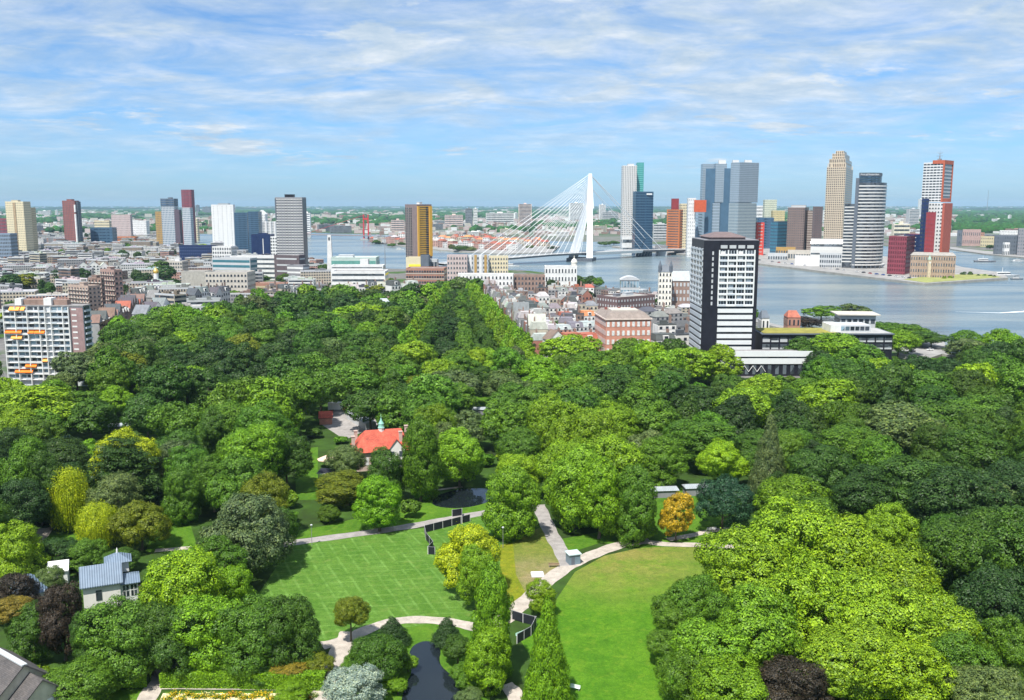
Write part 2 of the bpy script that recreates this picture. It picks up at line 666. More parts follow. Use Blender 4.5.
GRAVEL = mat('path_gravel', (0.4, 0.355, 0.31), 0.95, 0.2, 0.5, fine=8)
ASPH = mat('path_asphalt', (0.29, 0.27, 0.26), 0.95, 0.18, 0.4, fine=8)
path('path', [(280, 545), (300, 542), (345, 536), (395, 529), (424, 524), (450, 519), (490, 512)], 4.2, ASPH)
path('path', [(322, 646), (345, 641), (370, 628), (400, 620), (432, 620), (462, 624), (482, 630)], 3.6, GRAVEL)
path('path', [(350, 632), (338, 655), (330, 672), (322, 700), (316, 720)], 4.2, GRAVEL, 0.104)
path('path', [(495, 628), (512, 613), (526, 601), (545, 583), (566, 567), (585, 558), (605, 550), (626, 543), (650, 541)], 4.4, GRAVEL)
path('path', [(568, 566), (562, 552), (552, 536), (545, 520), (538, 505)], 4.2, ASPH, 0.104)
path('path', [(640, 541), (665, 545), (700, 545), (725, 547), (760, 547)], 3.2, GRAVEL, 0.108)
path('path', [(668, 540), (690, 536), (715, 530), (740, 528)], 2.6, GRAVEL, 0.112)
path('path', [(140, 712), (152, 690), (160, 676), (170, 664), (182, 655)], 3.6, GRAVEL)
path('path', [(160, 687.5), (220, 688), (328, 689)], 1.5, GRAVEL, 0.104)
path('path', [(30, 545), (42, 536), (46, 528)], 4, GRAVEL)
path('path', [(155, 551), (190, 548)], 2.4, GRAVEL)
path('path', [(505, 685), (515, 692), (520, 720)], 3.2, GRAVEL)
path('path', [(430, 491), (462, 487)], 1.6, GRAVEL)
path('path', [(0, 392), (60, 388), (100, 377)], 5, ASPH)
kind(sheet('yard', pxpoly([(322, 425), (338, 405), (368, 405), (378, 425), (345, 440)]), 0.07, ASPH), 'structure')


def water_mat(name, deep, shallow, rough, bscale, bstr, patch=0.004, sc=(1, 1, 1)):
    m, t, b = new_mat(name)
    tcn = nd(t, 'ShaderNodeTexCoord')
    a = noise(t, tcn.outputs['Object'], patch, 5, 0.6, 0.4, sc=sc)
    lk(t, ramp(t, a, [(0.38, deep), (0.62, shallow)]), b.inputs['Base Color'])
    b.inputs['Roughness'].default_value = rough
    b.inputs['IOR'].default_value = 1.33
    w = noise(t, tcn.outputs['Object'], bscale, 6, 0.65, 0.3, sc=(0.5, 1.0, 1))
    w2 = noise(t, tcn.outputs['Object'], bscale * 0.12, 3, 0.5, 0.5, loc=(9, 2, 0), sc=(0.5, 1.0, 1))
    bn = nd(t, 'ShaderNodeBump')
    bn.inputs['Strength'].default_value = bstr
    bn.inputs['Distance'].default_value = 1.0
    lk(t, mth(t, 'ADD', w, mth(t, 'MULTIPLY', w2, 2.0)), bn.inputs['Height'])
    lk(t, bn.outputs[0], b.inputs['Normal'])
    return m


RIVER = [(150, 249), (235, 252), (285, 264), (330, 267), (400, 269), (450, 270), (520, 270), (560, 274), (600, 288), (640, 293), (690, 297), (760, 322),
         (800, 332), (900, 347), (936, 353), (1024, 367), (1180, 395), (2600, 640), (2600, 300), (1500, 290), (1200, 272), (1100, 262), (1024, 258), (985, 254.5), (955, 250),
         (938, 247), (860, 246), (700, 245.5), (640, 244), (612, 242), (560, 241.5), (520, 240), (440, 237), (372, 234.5), (305, 232.5), (200, 234)]
RIVERM = water_mat('river_water', (0.075, 0.13, 0.175), (0.2, 0.235, 0.235), 0.25, 0.16, 0.7, 0.011, (0.22, 1, 1))
sheet('river', pxpoly(RIVER), 0.08, RIVERM)
PONDM = water_mat('pond_water', (0.006, 0.009, 0.012), (0.014, 0.02, 0.024), 0.02, 0.3, 0.012)
PONDM.node_tree.nodes['Principled BSDF'].inputs['IOR'].default_value = 1.5


def rounded(pp):
    for _ in range(2):
        q = []
        for a, b in zip(pp, pp[1:] + pp[:1]):
            q += [(a[0] * .75 + b[0] * .25, a[1] * .75 + b[1] * .25), (a[0] * .25 + b[0] * .75, a[1] * .25 + b[1] * .75)]
        pp = q
    return pp


POND = [(413, 645), (428, 640), (442, 648), (438, 664), (452, 676), (466, 692), (474, 730), (396, 730), (404, 686), (413, 672), (408, 656)]
sheet('pond', pxpoly(rounded(POND)), 0.09, PONDM)
sheet('pond', pxpoly(rounded([(431, 506), (434, 497), (450, 491), (470, 488), (492, 489), (495, 499), (478, 506), (455, 509)])), 0.09, PONDM)

# quays: the pier and the island stand a few metres above the water
QUAY = mat('quay_stone', (0.3, 0.29, 0.26), 0.9, 0.15, 0.1)
QTOP = mat('quay_paving', (0.27, 0.265, 0.26), 0.9, 0.2, 0.06)
QGRASS = mat('quay_grass', (0.25, 0.27, 0.09), 0.95, 0.2, 0.12)


def quay(name, pp, h, m0=QUAY, m1=QTOP):
    P = pxpoly(pp)
    mb = MB()
    pts = [(p.x, p.y) for p in P]
    area = sum(a[0] * b[1] - b[0] * a[1] for a, b in zip(pts, pts[1:] + pts[:1]))
    if area < 0:
        pts.reverse()
    mb.prism(pts, -0.5, h, 0, 1)
    return kind(mb.build(name, [m0, m1]), 'structure')


quay('pier', [(612, 247.5), (640, 251), (690, 256.5), (768, 266.5), (925, 286), (1008, 280), (1000, 274.5), (962, 269), (940, 263), (850, 255), (760, 248.5), (700, 246.8)], 3.0)
quay('pier_lawn', [(903, 282), (926, 285.4), (1002, 279.8), (985, 276.5), (950, 277), (925, 279)], 3.25, QUAY, QGRASS)
quay('island', [(371, 242), (400, 246.5), (440, 251), (500, 255), (552, 253.5), (560, 247), (520, 243), (440, 239.5), (385, 238)], 2.6)
quay('quay', [(560, 274), (600, 288), (640, 293), (690, 297), (760, 322), (800, 332), (900, 347), (936, 353), (1024, 367), (1180, 395), (1180, 398), (1024, 369.6),
              (936, 355), (898, 349.5), (798, 334), (758, 324), (690, 298.4), (640, 294.2), (599, 289.3), (559, 275.2)], 1.4)
quay('quay', [(1100, 262.5), (1024, 258.6), (985, 255), (950, 250), (950, 248), (985, 252), (1024, 255), (1100, 258)], 2.4)
quay('riverside_square', [(900, 346), (915, 340), (944, 344), (948, 354), (925, 362), (898, 358)], 1.5, QUAY, QTOP)
# ================================================================== trees
def nrm(a):
    return a / np.maximum(np.linalg.norm(a, axis=1, keepdims=True), 1e-9)


def crown_data(seed, n_leaf, size, lobes, shape='round', flat=0.6):
    """leaf clumps of one crown in a unit envelope: a few big limbs carry sub-crowns, each covered with small lobes, each lobe with leaves"""
    r = np.random.default_rng(seed)
    if shape == 'willow' or shape == 'cone' or shape == 'layer':
        major = np.array([[0, 0, 0.0]])
        mr = np.array([1.0])
    else:
        k = {'round': 9, 'spread': 10, 'oval': 8}[shape]
        i = np.arange(k)
        zc = {'round': r.uniform(-0.45, 0.45, k), 'spread': r.uniform(-0.35, 0.3, k), 'oval': np.linspace(-0.62, 0.5, k) + r.normal(0, .06, k)}[shape]
        hr = {'round': 0.42, 'spread': 0.58, 'oval': 0.33}[shape] * np.sqrt(np.clip(1 - (zc / 1.05) ** 2, .1, 1)) * r.uniform(0.75, 1.12, k)
        a = i * 2.4 + r.normal(0, 0.3, k)
        major = np.stack([hr * np.cos(a), hr * np.sin(a), zc], 1)
        mr = r.uniform(0.4, 0.6, k) * (0.85 if shape == 'spread' else 1)
        tops = {'round': [[.06, .02, .5], [-.16, .14, .3]], 'spread': [[.1, -.05, .42], [-.25, .1, .34], [.2, .3, .3]], 'oval': [[0, 0, .56], [.05, .1, .1]]}[shape]
        major = np.concatenate([major, np.array(tops) + r.normal(0, .06, (len(tops), 3))])
        mr = np.concatenate([mr, r.uniform(0.36, 0.48, len(tops))])
    M = len(mr)
    # candidate lobe centres on the surfaces of the sub-crowns, outer ones only
    n_c = lobes * 14
    mi = r.choice(M, n_c, p=mr ** 2 / (mr ** 2).sum())
    u = nrm(r.normal(0, 1, (n_c, 3)))
    c = major[mi] + u * mr[mi][:, None]
    if M > 1:
        dist = np.linalg.norm(c[:, None, :] - major[None], axis=2) / mr[None]
        dist[np.arange(n_c), mi] = 9
        keep = dist.min(1) > 0.86
        keep &= ~((u[:, 2] < -0.55) & (r.random(n_c) < .7))
        c, u = c[keep], u[keep]
    else:
        d = u
        zc = d[:, 2]
        s = np.maximum(np.sqrt(1 - zc ** 2), .15)
        if shape == 'cone':
            t = (c[:, 2] + 1) / 2
            f = (1.0 - 0.9 * t ** 1.15) * r.uniform(0.82, 1.1, n_c)
            c[:, :2] = d[:, :2] / s[:, None] * f[:, None]
            u = nrm(np.stack([d[:, 0] / s, d[:, 1] / s, np.full(n_c, .45)], 1))
        elif shape == 'layer':
            tiers = np.round((c[:, 2] + 1) * 4) / 4 - 1
            c[:, 2] = tiers + r.normal(0, 0.025, n_c)
            t = (c[:, 2] + 1) / 2
            f = np.sqrt(np.clip(1.06 - t ** 2, .06, 1))
            a = r.uniform(0, 2 * np.pi, n_c)
            q = np.sqrt(r.uniform(0.12, 0.9, n_c)) * f * (0.86 + 0.14 * np.sin(a * 5 + tiers * 9))
            c[:, 0], c[:, 1] = q * np.cos(a), q * np.sin(a)
            u = np.tile(np.array([[0, 0, 1.0]]), (n_c, 1))
        else:
            low = c[:, 2] < -0.1
            c[low, 2] *= 0.6
            c *= r.uniform(.8, .98, (n_c, 1))
    # thin the candidates so that lobes spread evenly
    order = r.permutation(len(c))
    lr0 = {'willow': .2, 'layer': .15, 'cone': .15}.get(shape, 0.155) * (46 / max(lobes, 20)) ** .18
    sel = []
    P = np.empty((0, 3))
    for j in order:
        if len(sel) >= lobes * 3:
            break
        if len(P) and (np.linalg.norm(P - c[j], axis=1) < lr0 * (.98 if shape != 'layer' else .6)).any():
            continue
        sel.append(j)
        P = np.vstack([P, c[j]])
    c, u0 = c[sel], u[sel]
    L = len(sel)
    lr = lr0 * r.uniform(0.7, 1.4, L)
    c = c - u0 * (lr * r.uniform(-.15, .9, L))[:, None]
    wgt = lr ** 2
    li = r.choice(L, n_leaf, p=wgt / wgt.sum())
    u = nrm(r.normal(0, 1, (n_leaf, 3)))
    outd = nrm(u0 + np.array([0, 0, .35]))[li]
    bad = (u * outd).sum(1) < -0.3
    u[bad] = -u[bad]
    rr = lr[li] * (0.6 + 0.5 * r.random(n_leaf) ** 0.6)
    sq = np.array([1.3, 1.3, 0.34]) if shape == 'layer' else np.array([1, 1, 0.85])
    p = c[li] + u * rr[:, None] * sq
    stray = r.random(n_leaf) < 0.06
    p[stray] += r.normal(0, 0.045, (stray.sum(), 3))
    # sparse inner leaves so that the gaps are dark and not empty
    inn = r.random(n_leaf) < 0.1
    p[inn] *= r.uniform(.4, .85, (inn.sum(), 1))
    n = nrm(u * .8 + outd * 0.55 + r.normal(0, 0.3, (n_leaf, 3)))
    sc = size * r.uniform(0.6, 1.4, n_leaf)
    sx, sy = sc.copy(), sc * r.uniform(0.55, 1.0, n_leaf)
    if shape == 'willow':
        strand = r.random(n_leaf) < 0.75
        drop = r.random(n_leaf) ** 1.2 * (0.5 + 0.35 * r.random(n_leaf))
        az = np.arctan2(p[:, 1], p[:, 0])
        az = np.round(az * 9) / 9 + r.normal(0, 0.02, n_leaf)
        rad2 = np.hypot(p[:, 0], p[:, 1])
        p[strand, 0] = (rad2 * np.cos(az))[strand]
        p[strand, 1] = (rad2 * np.sin(az))[strand]
        p[strand, 2] -= drop[strand]
        n[strand, 2] *= 0.25
        n = nrm(n)
    up = np.array([[0, 0, 1.0]])
    t1 = nrm(np.cross(n, np.where(np.abs(n[:, 2:3]) > 0.9, np.array([[1.0, 0, 0]]), up)))
    t2 = np.cross(n, t1)
    if shape == 'willow':
        sx = np.where(strand, sc * 0.4, sx)
        sy = np.where(strand, sc * 1.9, sy)
    else:
        a = r.uniform(0, 2 * np.pi, n_leaf)[:, None]
        t1, t2 = t1 * np.cos(a) + t2 * np.sin(a), t2 * np.cos(a) - t1 * np.sin(a)
    e1, e2 = t1 * sx[:, None], t2 * sy[:, None]
    bend = n * (sc * 0.18)[:, None]
    q = np.stack([p - e1, p - e2 * 0.8 + bend, p + e1 * 1.1, p + e2 * 0.8 + bend], 1).reshape(-1, 3)
    return q


def crown_mesh(name, *a, **k):
    q = crown_data(*a, **k)
    me = quads_mesh(name, q)
    me.materials.append(LEAF)
    return me


def quads_mesh(name, q):
    n = len(q) // 4
    me = bpy.data.meshes.new(name)
    me.vertices.add(n * 4)
    me.vertices.foreach_set('co', q.astype(np.float32).ravel())
    me.loops.add(n * 4)
    me.loops.foreach_set('vertex_index', np.arange(n * 4, dtype=np.int32))
    me.polygons.add(n)
    me.polygons.foreach_set('loop_start', np.arange(0, n * 4, 4, dtype=np.int32))
    me.polygons.foreach_set('loop_total', np.full(n, 4, dtype=np.int32))
    me.update(calc_edges=True)
    return me


def trunk_mesh(seed):
    """unit trunk: z 0..1 (1 = crown middle), tapered, with limbs spreading into the crown"""
    r = random.Random(seed)
    mb = MB()
    mb.bar((0, 0, 0), (0.01, 0, 0.12), 0.05, 0.032, 8)
    mb.bar((0.01, 0, 0.12), (0.02, 0.01, 0.55), 0.032, 0.025, 8)
    mb.bar((0.02, 0.01, 0.55), (0.0, 0.02, 1.0), 0.025, 0.01, 7)
    for i in range(7):
        a = i * 2.4 + r.random()
        z = 0.42 + 0.07 * i
        l = 0.36 - 0.02 * i
        m = Vector((math.cos(a) * l * 0.5, math.sin(a) * l * 0.5, z + 0.12))
        mb.bar((0.01, 0.01, z), m, 0.016, 0.011, 5)
        mb.bar(m, (math.cos(a + .2) * l, math.sin(a + .2) * l, z + 0.34), 0.011, 0.004, 5)
    return mb.mesh('trunk', BARK)


TRUNKS = [trunk_mesh(i) for i in range(3)]
CROWNS = {}
for sh, nv in (('round', 5), ('spread', 4), ('oval', 3), ('cone', 1), ('layer', 1), ('willow', 1)):
    CROWNS[sh, 'near'] = [crown_mesh('crown', 100 + i * 7 + len(sh), 30000, 0.0235, 100, sh) for i in range(nv)]
    CROWNS[sh, 'mid'] = [crown_mesh('crown', 200 + i * 7 + len(sh), 12000, 0.038, 66, sh) for i in range(nv)]
    CROWNS[sh, 'far'] = [crown_mesh('crown', 300 + i * 7 + len(sh), 4200, 0.064, 40, sh) for i in range(min(nv, 3))]

TREE_COL = {
    'bright': ((0.172, 0.29, 0.01), 'bright yellow-green'), 'lime': ((0.135, 0.265, 0.01), 'lime-green'), 'mid': ((0.08, 0.172, 0.012), 'mid green'),
    'deep': ((0.05, 0.112, 0.012), 'deep green'), 'dark': ((0.03, 0.07, 0.013), 'dark green'), 'grey': ((0.1, 0.15, 0.045), 'grey-green'),
    'olive': ((0.13, 0.165, 0.01), 'olive green'), 'yellow': ((0.34, 0.43, 0.012), 'yellow-green'), 'copper': ((0.036, 0.028, 0.018), 'dark copper-leaved'),
    'teal': ((0.024, 0.072, 0.03), 'bluish dark green'), 'orange': ((0.4, 0.27, 0.014), 'orange-yellow'), 'silver': ((0.3, 0.37, 0.25), 'silvery pale'),
    'rusty': ((0.22, 0.17, 0.02), 'brownish')}
SHAPE_NAME = {'round': ('round_tree', 'round-crowned tree'), 'spread': ('spreading_tree', 'spreading tree'), 'oval': ('tall_tree', 'tall oval tree'), 'cone': ('conical_tree', 'tapering conical tree'),
              'layer': ('cedar_tree', 'layered cedar-like tree'), 'willow': ('willow_tree', 'weeping willow')}
TREES = []           # (x, y, R)


def plant(x, y, h, rad, col, shape=None, label=None, group=None, name=None, low=0.12, vary=.26, lod=None, cat='tree', words=None, bare=None):
    r = random.Random(int(x * 37 + y * 101))
    if shape is None:
        shape = 'spread' if r.random() < .45 else 'round'
    lod = lod or ('near' if y < 330 else 'mid' if y < 640 else 'far')
    ms = CROWNS[shape, lod]
    me = ms[r.randrange(len(ms))]
    nm, wd = SHAPE_NAME[shape]
    base, cw = TREE_COL[col]
    root = bpy.data.objects.new(name or nm, None)
    COL.objects.link(root)
    root.location = (x, y, 0)
    root.rotation_euler = (0, 0, r.uniform(0, 6.28))
    zb = h * low
    hz = (h - zb) / 2
    cz = zb + hz
    c = link('crown', me, root, (0, 0, cz), 0, (rad, rad * r.uniform(0.92, 1.06), hz))
    v_ = r.uniform(1 - vary, 1 + vary)
    j = [v_ * r.uniform(1 - vary * .5, 1 + vary * .6), v_, v_ * r.uniform(.8, 1.3)]
    c.color = (base[0] * j[0], base[1] * j[1] * 1.0, base[2] * j[2], 1)
    t = link('trunk', bare or TRUNKS[r.randrange(3)], root, (0, 0, 0), 0, (rad * 1.3 + 1.0, rad * 1.3 + 1.0, cz * 1.05))
    TREES.append((x, y, rad))
    if label:
        tag(root, label, cat, group)
    else:
        sz = 'large' if rad > 9.5 else 'medium' if rad > 6 else 'small'
        later(root, words or (f'{sz} {cw} {wd}' if cat == 'tree' else f'{cw} shrub'), cat, group or 'trees of the park', x, y)
    return root


def tree_px(cx, top, w, hm, col, shape=None, **k):
    """tree whose crown top is at pixel row `top`, w pixels wide, hm metres tall"""
    p = at(cx, top, hm)
    k.setdefault('vary', .1)
    d = depth(p.y, hm * 0.6)
    return plant(p.x, p.y, hm, w * d / FPX / 2, col, shape, **k)
# ================================================================== large buildings
FOOT = []          # (x, y, radius) footprints, kept free by the filler


def spec(xl, xc, xr, yb, yt, al=0.0, dep=None, z0=0.0):
    """footprint from the pixels of the left end, the near corner and the right end (read near the top), the base row at the corner and
    the top row; al turns the building: 0 = left face towards the camera, 90 = right face towards the camera"""
    a_ = R(al)
    Y = at(xc, yb).y
    h = zat(yt, Y)
    da, db = (-math.cos(a_), math.sin(a_)), (math.sin(a_), math.cos(a_))
    D = depth(Y, h)
    C = ((xc - 512) / FPX * D, Y)

    def solve(px, d):
        k = (px - 512) / FPX
        den = d[0] - k * d[1] * CP
        if abs(den) < 1e-6:
            return 20.0
        return (k * D - C[0]) / den
    La = solve(xl, da) if xl < xc - 0.3 else (dep or 20.0)
    Lb = solve(xr, db) if xr > xc + 0.3 else (dep or 20.0)
    La = min(max(La, 3.0), 150.0) if La > 0 else (dep or 20.0)
    Lb = min(max(Lb, 3.0), 150.0) if Lb > 0 else (dep or 20.0)
    if dep:
        if al < 45:
            Lb = dep
        else:
            La = dep
    cx = C[0] + da[0] * La / 2 + db[0] * Lb / 2
    cy = C[1] + da[1] * La / 2 + db[1] * Lb / 2
    FOOT.append((cx, cy, math.hypot(La, Lb) / 2))
    if al < 45:
        return dict(x=cx, y=cy, rz=-a_, w=La, d=Lb, h=h, z0=z0)
    return dict(x=cx, y=cy, rz=math.pi / 2 - a_, w=Lb, d=La, h=h, z0=z0)


def rect(w, d):
    return [(-w / 2, -d / 2), (w / 2, -d / 2), (w / 2, d / 2), (-w / 2, d / 2)]


def offset_poly(pts, out):
    n = len(pts)
    res = []
    for i in range(n):
        a, b, c = Vector(pts[i - 1]), Vector(pts[i]), Vector(pts[(i + 1) % n])
        u, w = (b - a).normalized(), (c - b).normalized()
        n1, n2 = Vector((u.y, -u.x)), Vector((w.y, -w.x))
        m = (n1 + n2)
        m = m / max(m.length_squared, .5) * 2
        res.append(b + m * out)
    return res


def win_mesh(pts, spacing, frac, hh, out=0.1, edges=None, m=None, wall=None):
    """one storey of windows: a continuous band round the footprint in which panes and wall piers alternate,
    a pane every `spacing` metres (None: one ribbon per side); it stands `out` proud of the wall"""
    mb = MB()
    n = len(pts)
    op = offset_poly(pts, out)
    ip = [Vector(p) for p in pts]
    closed = edges is None
    ed = list(range(n)) if closed else list(edges)
    if not closed and 0 in ed and n - 1 in ed and len(ed) < n:
        k = 0
        while k in ed:
            k += 1
        ed = [e for e in ed if e > k] + [e for e in ed if e < k]
    rail = []            # (outer point, inner point, material of the stretch that follows)
    for e in ed:
        A, B, a, b = op[e], op[(e + 1) % n], ip[e], ip[(e + 1) % n]
        L = (B - A).length
        k = max(1, round(L / spacing)) if spacing else 1
        f = min(frac, .995)
        for j in range(k):
            for t0, mi in ((j / k, 1), ((j + .5 - f / 2) / k, 0), ((j + .5 + f / 2) / k, 1)):
                if rail and t0 == j / k and j > 0:
                    continue
                rail.append((A.lerp(B, t0), a.lerp(b, t0), mi))
    last = ed[-1]
    if not closed:
        rail.append((op[(last + 1) % n], ip[(last + 1) % n], 1))
    R_ = len(rail)
    for P, p, mi in rail:
        mb.v += [(P.x, P.y, 0), (P.x, P.y, hh), (p.x, p.y, hh), (p.x, p.y, 0)]
    for i in range(R_ if closed else R_ - 1):
        j = (i + 1) % R_
        for c0, c1 in ((0, 1), (1, 2), (3, 0)):
            mb.f.append((4 * i + c0, 4 * j + c0, 4 * j + c1, 4 * i + c1))
            mb.mi.append(rail[i][2] if c0 == 0 else 1)
    gl = m or DARKGLASS
    return mb.mesh('window_row', [gl, wall or gl])


def volume(root, name, s, wall, glass=None, floors=0, spacing=3.2, frac=0.6, hfrac=0.55, pts=None, roof=FLATROOF, parapet=0.9, first=0.0,
           top=None, edges=None, plant_room=None, col=None, rowname='window_row', out=0.12):
    """a block of a building: walls, a roof behind a parapet, storeys of windows (sub-parts of the walls)"""
    ox, oy = root.location.x, root.location.y
    pts = pts or rect(s['w'], s['d'])
    z0, h = s.get('z0', 0.0), s['h']
    mb = MB()
    mb.prism(pts, 0, h - z0, 0)
    b = mb.build(name, wall, root, (s['x'] - ox, s['y'] - oy, z0), s['rz'])
    if col:
        b.color = (*col, 1)
    # parapet ring and roof deck
    if roof:
        c = Vector((sum(p[0] for p in pts) / len(pts), sum(p[1] for p in pts) / len(pts)))
        k = 1 - 0.5 / max(1.0, min(s['w'], s['d']) / 2)
        inner = [tuple(c + (Vector(p) - c) * k) for p in pts]
        H = h - z0
        pm = MB()
        n = len(pts)
        for i in range(n):
            j = (i + 1) % n
            A, B, a, bb = pts[i], pts[j], inner[i], inner[j]
            o1 = tuple(c + (Vector(A) - c) * 1.004)
            o2 = tuple(c + (Vector(B) - c) * 1.004)
            pm.poly([(*o1, H - 0.4), (*o2, H - 0.4), (*o2, H + parapet), (*o1, H + parapet)])
            pm.poly([(*o1, H + parapet), (*o2, H + parapet), (*bb, H + parapet), (*a, H + parapet)])
            pm.poly([(*a, H + parapet), (*bb, H + parapet), (*bb, H + 0.02), (*a, H + 0.02)])
        q = pm.build('parapet', wall, b)
        if col:
            q.color = (*col, 1)
        rm = MB()
        rm.poly([(*p, H + 0.06) for p in inner])
        rr = rm.build('roof', roof, b)
    if floors and glass:
        H = (top if top is not None else h - z0) - first
        fh = H / floors
        me = win_mesh(pts, spacing, frac, fh * hfrac, out, edges, glass, wall)
        for f in range(min(floors, 60)):
            w_ = link(rowname, me, b, (0, 0, first + f * fh + fh * (1 - hfrac) * 0.5))
            if col:
                w_.color = (*col, 1)
    if plant_room:
        for (fx, fy, fw, fd, ph, pm_) in plant_room:
            mb = MB()
            mb.box(fx * s['w'] - fw / 2, fx * s['w'] + fw / 2, fy * s['d'] - fd / 2, fy * s['d'] + fd / 2, 0, ph)
            mb.box(fx * s['w'] - fw / 2 - .3, fx * s['w'] + fw / 2 + .3, fy * s['d'] - fd / 2 - .3, fy * s['d'] + fd / 2 + .3, ph, ph + 0.4)
            mb.build('plant_room', pm_, b, (0, 0, h - z0 + 0.07))
    return b


def bld(name, label, cat, s, group=None):
    return thing(name, label, cat, (s['x'], s['y'], 0), 0, group)


def simple(name, label, cat, s, wall, glass=DARKGLASS, floors=6, group=None, **k):
    r = bld(name, label, cat, s, group)
    volume(r, 'wall', s, wall, glass, floors, **k)
    return r


# wall materials
CREAM = mat('cream_cladding', (0.5, 0.43, 0.28), 0.75, 0.08, 0.1)
PALECREAM = mat('pale_cream_cladding', (0.62, 0.55, 0.38), 0.75, 0.06, 0.1)
REDBRICK = mat('red_brown_brick', (0.25, 0.09, 0.08), 0.85, 0.15, 0.2)
PINKBRICK = mat('pink_red_brick', (0.5, 0.23, 0.17), 0.85, 0.12, 0.2)
BROWNBRICK = mat('brown_brick', (0.26, 0.18, 0.15), 0.85, 0.15, 0.2)
DARKBRICK = mat('dark_brick', (0.115, 0.09, 0.1), 0.85, 0.15, 0.2)
MAROON = mat('maroon_cladding', (0.22, 0.045, 0.065), 0.6, 0.15, 0.2)
CRIMSON = mat('crimson_cladding', (0.24, 0.03, 0.036), 0.6, 0.1, 0.2)
ORANGEB = mat('orange_cladding', (0.46, 0.16, 0.06), 0.7, 0.1, 0.2)
OCHRE = mat('ochre_cladding', (0.42, 0.27, 0.09), 0.7, 0.1, 0.2)
YELLOW = mat('amber_cladding', (0.72, 0.4, 0.06), 0.6, 0.06, 0.1)
LEMON = mat('lemon_paint', (0.8, 0.68, 0.06), 0.6, 0.05, 0.2)
NAVY = mat('navy_cladding', (0.012, 0.025, 0.085), 0.35, 0.15, 0.2)
BLACKP = mat('black_panel', (0.014, 0.014, 0.022), 0.45, 0.2, 0.3)
STEELBLUE = mat('steel_blue_glass', (0.3, 0.37, 0.44), 0.3, 0.06, 0.08, spec=0.6)
STEELDARK = mat('dark_blue_glass', (0.06, 0.12, 0.19), 0.2, 0.1, 0.08, spec=0.7)  # dark blue facade glass, a colour of its own
TEALG = mat('teal_glass', (0.05, 0.26, 0.25), 0.2, 0.1, 0.1, spec=0.7)
PALEGREY = mat('pale_grey_cladding', (0.46, 0.48, 0.5), 0.6, 0.05, 0.15)
MIDGREY = mat('mid_grey_cladding', (0.22, 0.22, 0.24), 0.7, 0.1, 0.15)
SLATE = mat('slate_grey_cladding', (0.11, 0.13, 0.16), 0.6, 0.1, 0.15)
BLUEGREY = mat('blue_grey_cladding', (0.2, 0.26, 0.34), 0.5, 0.1, 0.15)
BEIGE = mat('beige_concrete', (0.48, 0.45, 0.4), 0.85, 0.08, 0.15)
PINKISH = mat('pinkish_render', (0.5, 0.41, 0.4), 0.85, 0.06, 0.15)
SALMON = mat('salmon_brick', (0.36, 0.19, 0.14), 0.85, 0.1, 0.2)
BROWNTWR = mat('taupe_brick', (0.2, 0.15, 0.14), 0.8, 0.1, 0.1)
GREENROOF = mat('sedum_roof', (0.24, 0.225, 0.045), 0.95, 0.2, 0.15)
RUST = mat('rust_red_frame', (0.42, 0.1, 0.05), 0.6, 0.08, 0.2)
LIGHTGLASS = glass_mat('pale_glass', (0.16, 0.24, 0.3))
GREYGLASS = glass_mat('grey_glass', (0.07, 0.085, 0.1))

# ---- the skyline on the left, from left to right
s = spec(5, 23, 24, 258, 202, 4, 22)
r = bld('residential_tower', 'tall cream stepped apartment tower at the left end of the skyline', 'tower', s)
b = volume(r, 'wall', s, PALECREAM, GREYGLASS, 24, 3.0, 0.35, 0.3, plant_room=[(-.1, 0, 12, 8, 3, PALECREAM)])
s2 = dict(s, w=4.2, d=1.0, x=s['x'] - 1.0, y=s['y'] - 11.4, h=s['h'] - 1)
volume(r, 'stair_shaft', s2, mat('tan_cladding', (0.36, 0.27, 0.17), 0.8), None, roof=None)
s2 = spec(23, 30, 32, 257, 208, 6, 16)
volume(r, 'side_wing', s2, CREAM, GREYGLASS, 22, 3.0, 0.4, 0.3)
landmark('the cream tower', (s['x'], s['y']))

s = spec(-20, 10, 11, 266, 234, 0, 20)
simple('office_block', 'blue-grey slab office at the left edge below the cream tower', 'building', s, BLUEGREY, GREYGLASS, 9, spacing=2.6, frac=.7)
s = spec(-15, 6, 7, 250, 219, 0, 20)
simple('apartment_block', 'dark maroon block at the left edge beside the cream tower', 'building', s, MAROON, GREYGLASS, 9)

s = spec(62, 74.5, 79, 247, 201, 12)
r = bld('residential_tower', 'red-brown brick tower with a white corner strip standing alone on the left', 'tower', s)
volume(r, 'wall', s, REDBRICK, GREYGLASS, 26, 4.0, 0.4, 0.5, plant_room=[(0, 0, 12, 10, 3.5, REDBRICK)])
ca, sa = math.cos(s['rz']), math.sin(s['rz'])
cxw = s['x'] + ca * s['w'] / 2 - sa * (-s['d'] / 2)
cyw = s['y'] + sa * s['w'] / 2 + ca * (-s['d'] / 2)
volume(r, 'corner_strip', dict(x=cxw, y=cyw, rz=s['rz'], w=3.4, d=3.4, h=s['h'] * 0.72, z0=0), WHITE, None, roof=None)
volume(r, 'corner_strip', dict(x=cxw, y=cyw, rz=s['rz'], w=3.2, d=3.2, h=s['h'] * 0.92, z0=s['h'] * 0.76), WHITE, None, roof=None)
s2 = dict(s)
ex, ey = s['x'] + ca * (s['w'] / 2 + 2.2), s['y'] + sa * (s['w'] / 2 + 2.2)
volume(r, 'grey_bay', dict(x=ex, y=ey + 2, rz=s['rz'], w=4.0, d=s['d'] * 0.7, h=s['h'] - 2, z0=0), SLATE, GREYGLASS, 26, 3, .6, .5)
landmark('the red-brown tower', (s['x'], s['y']))

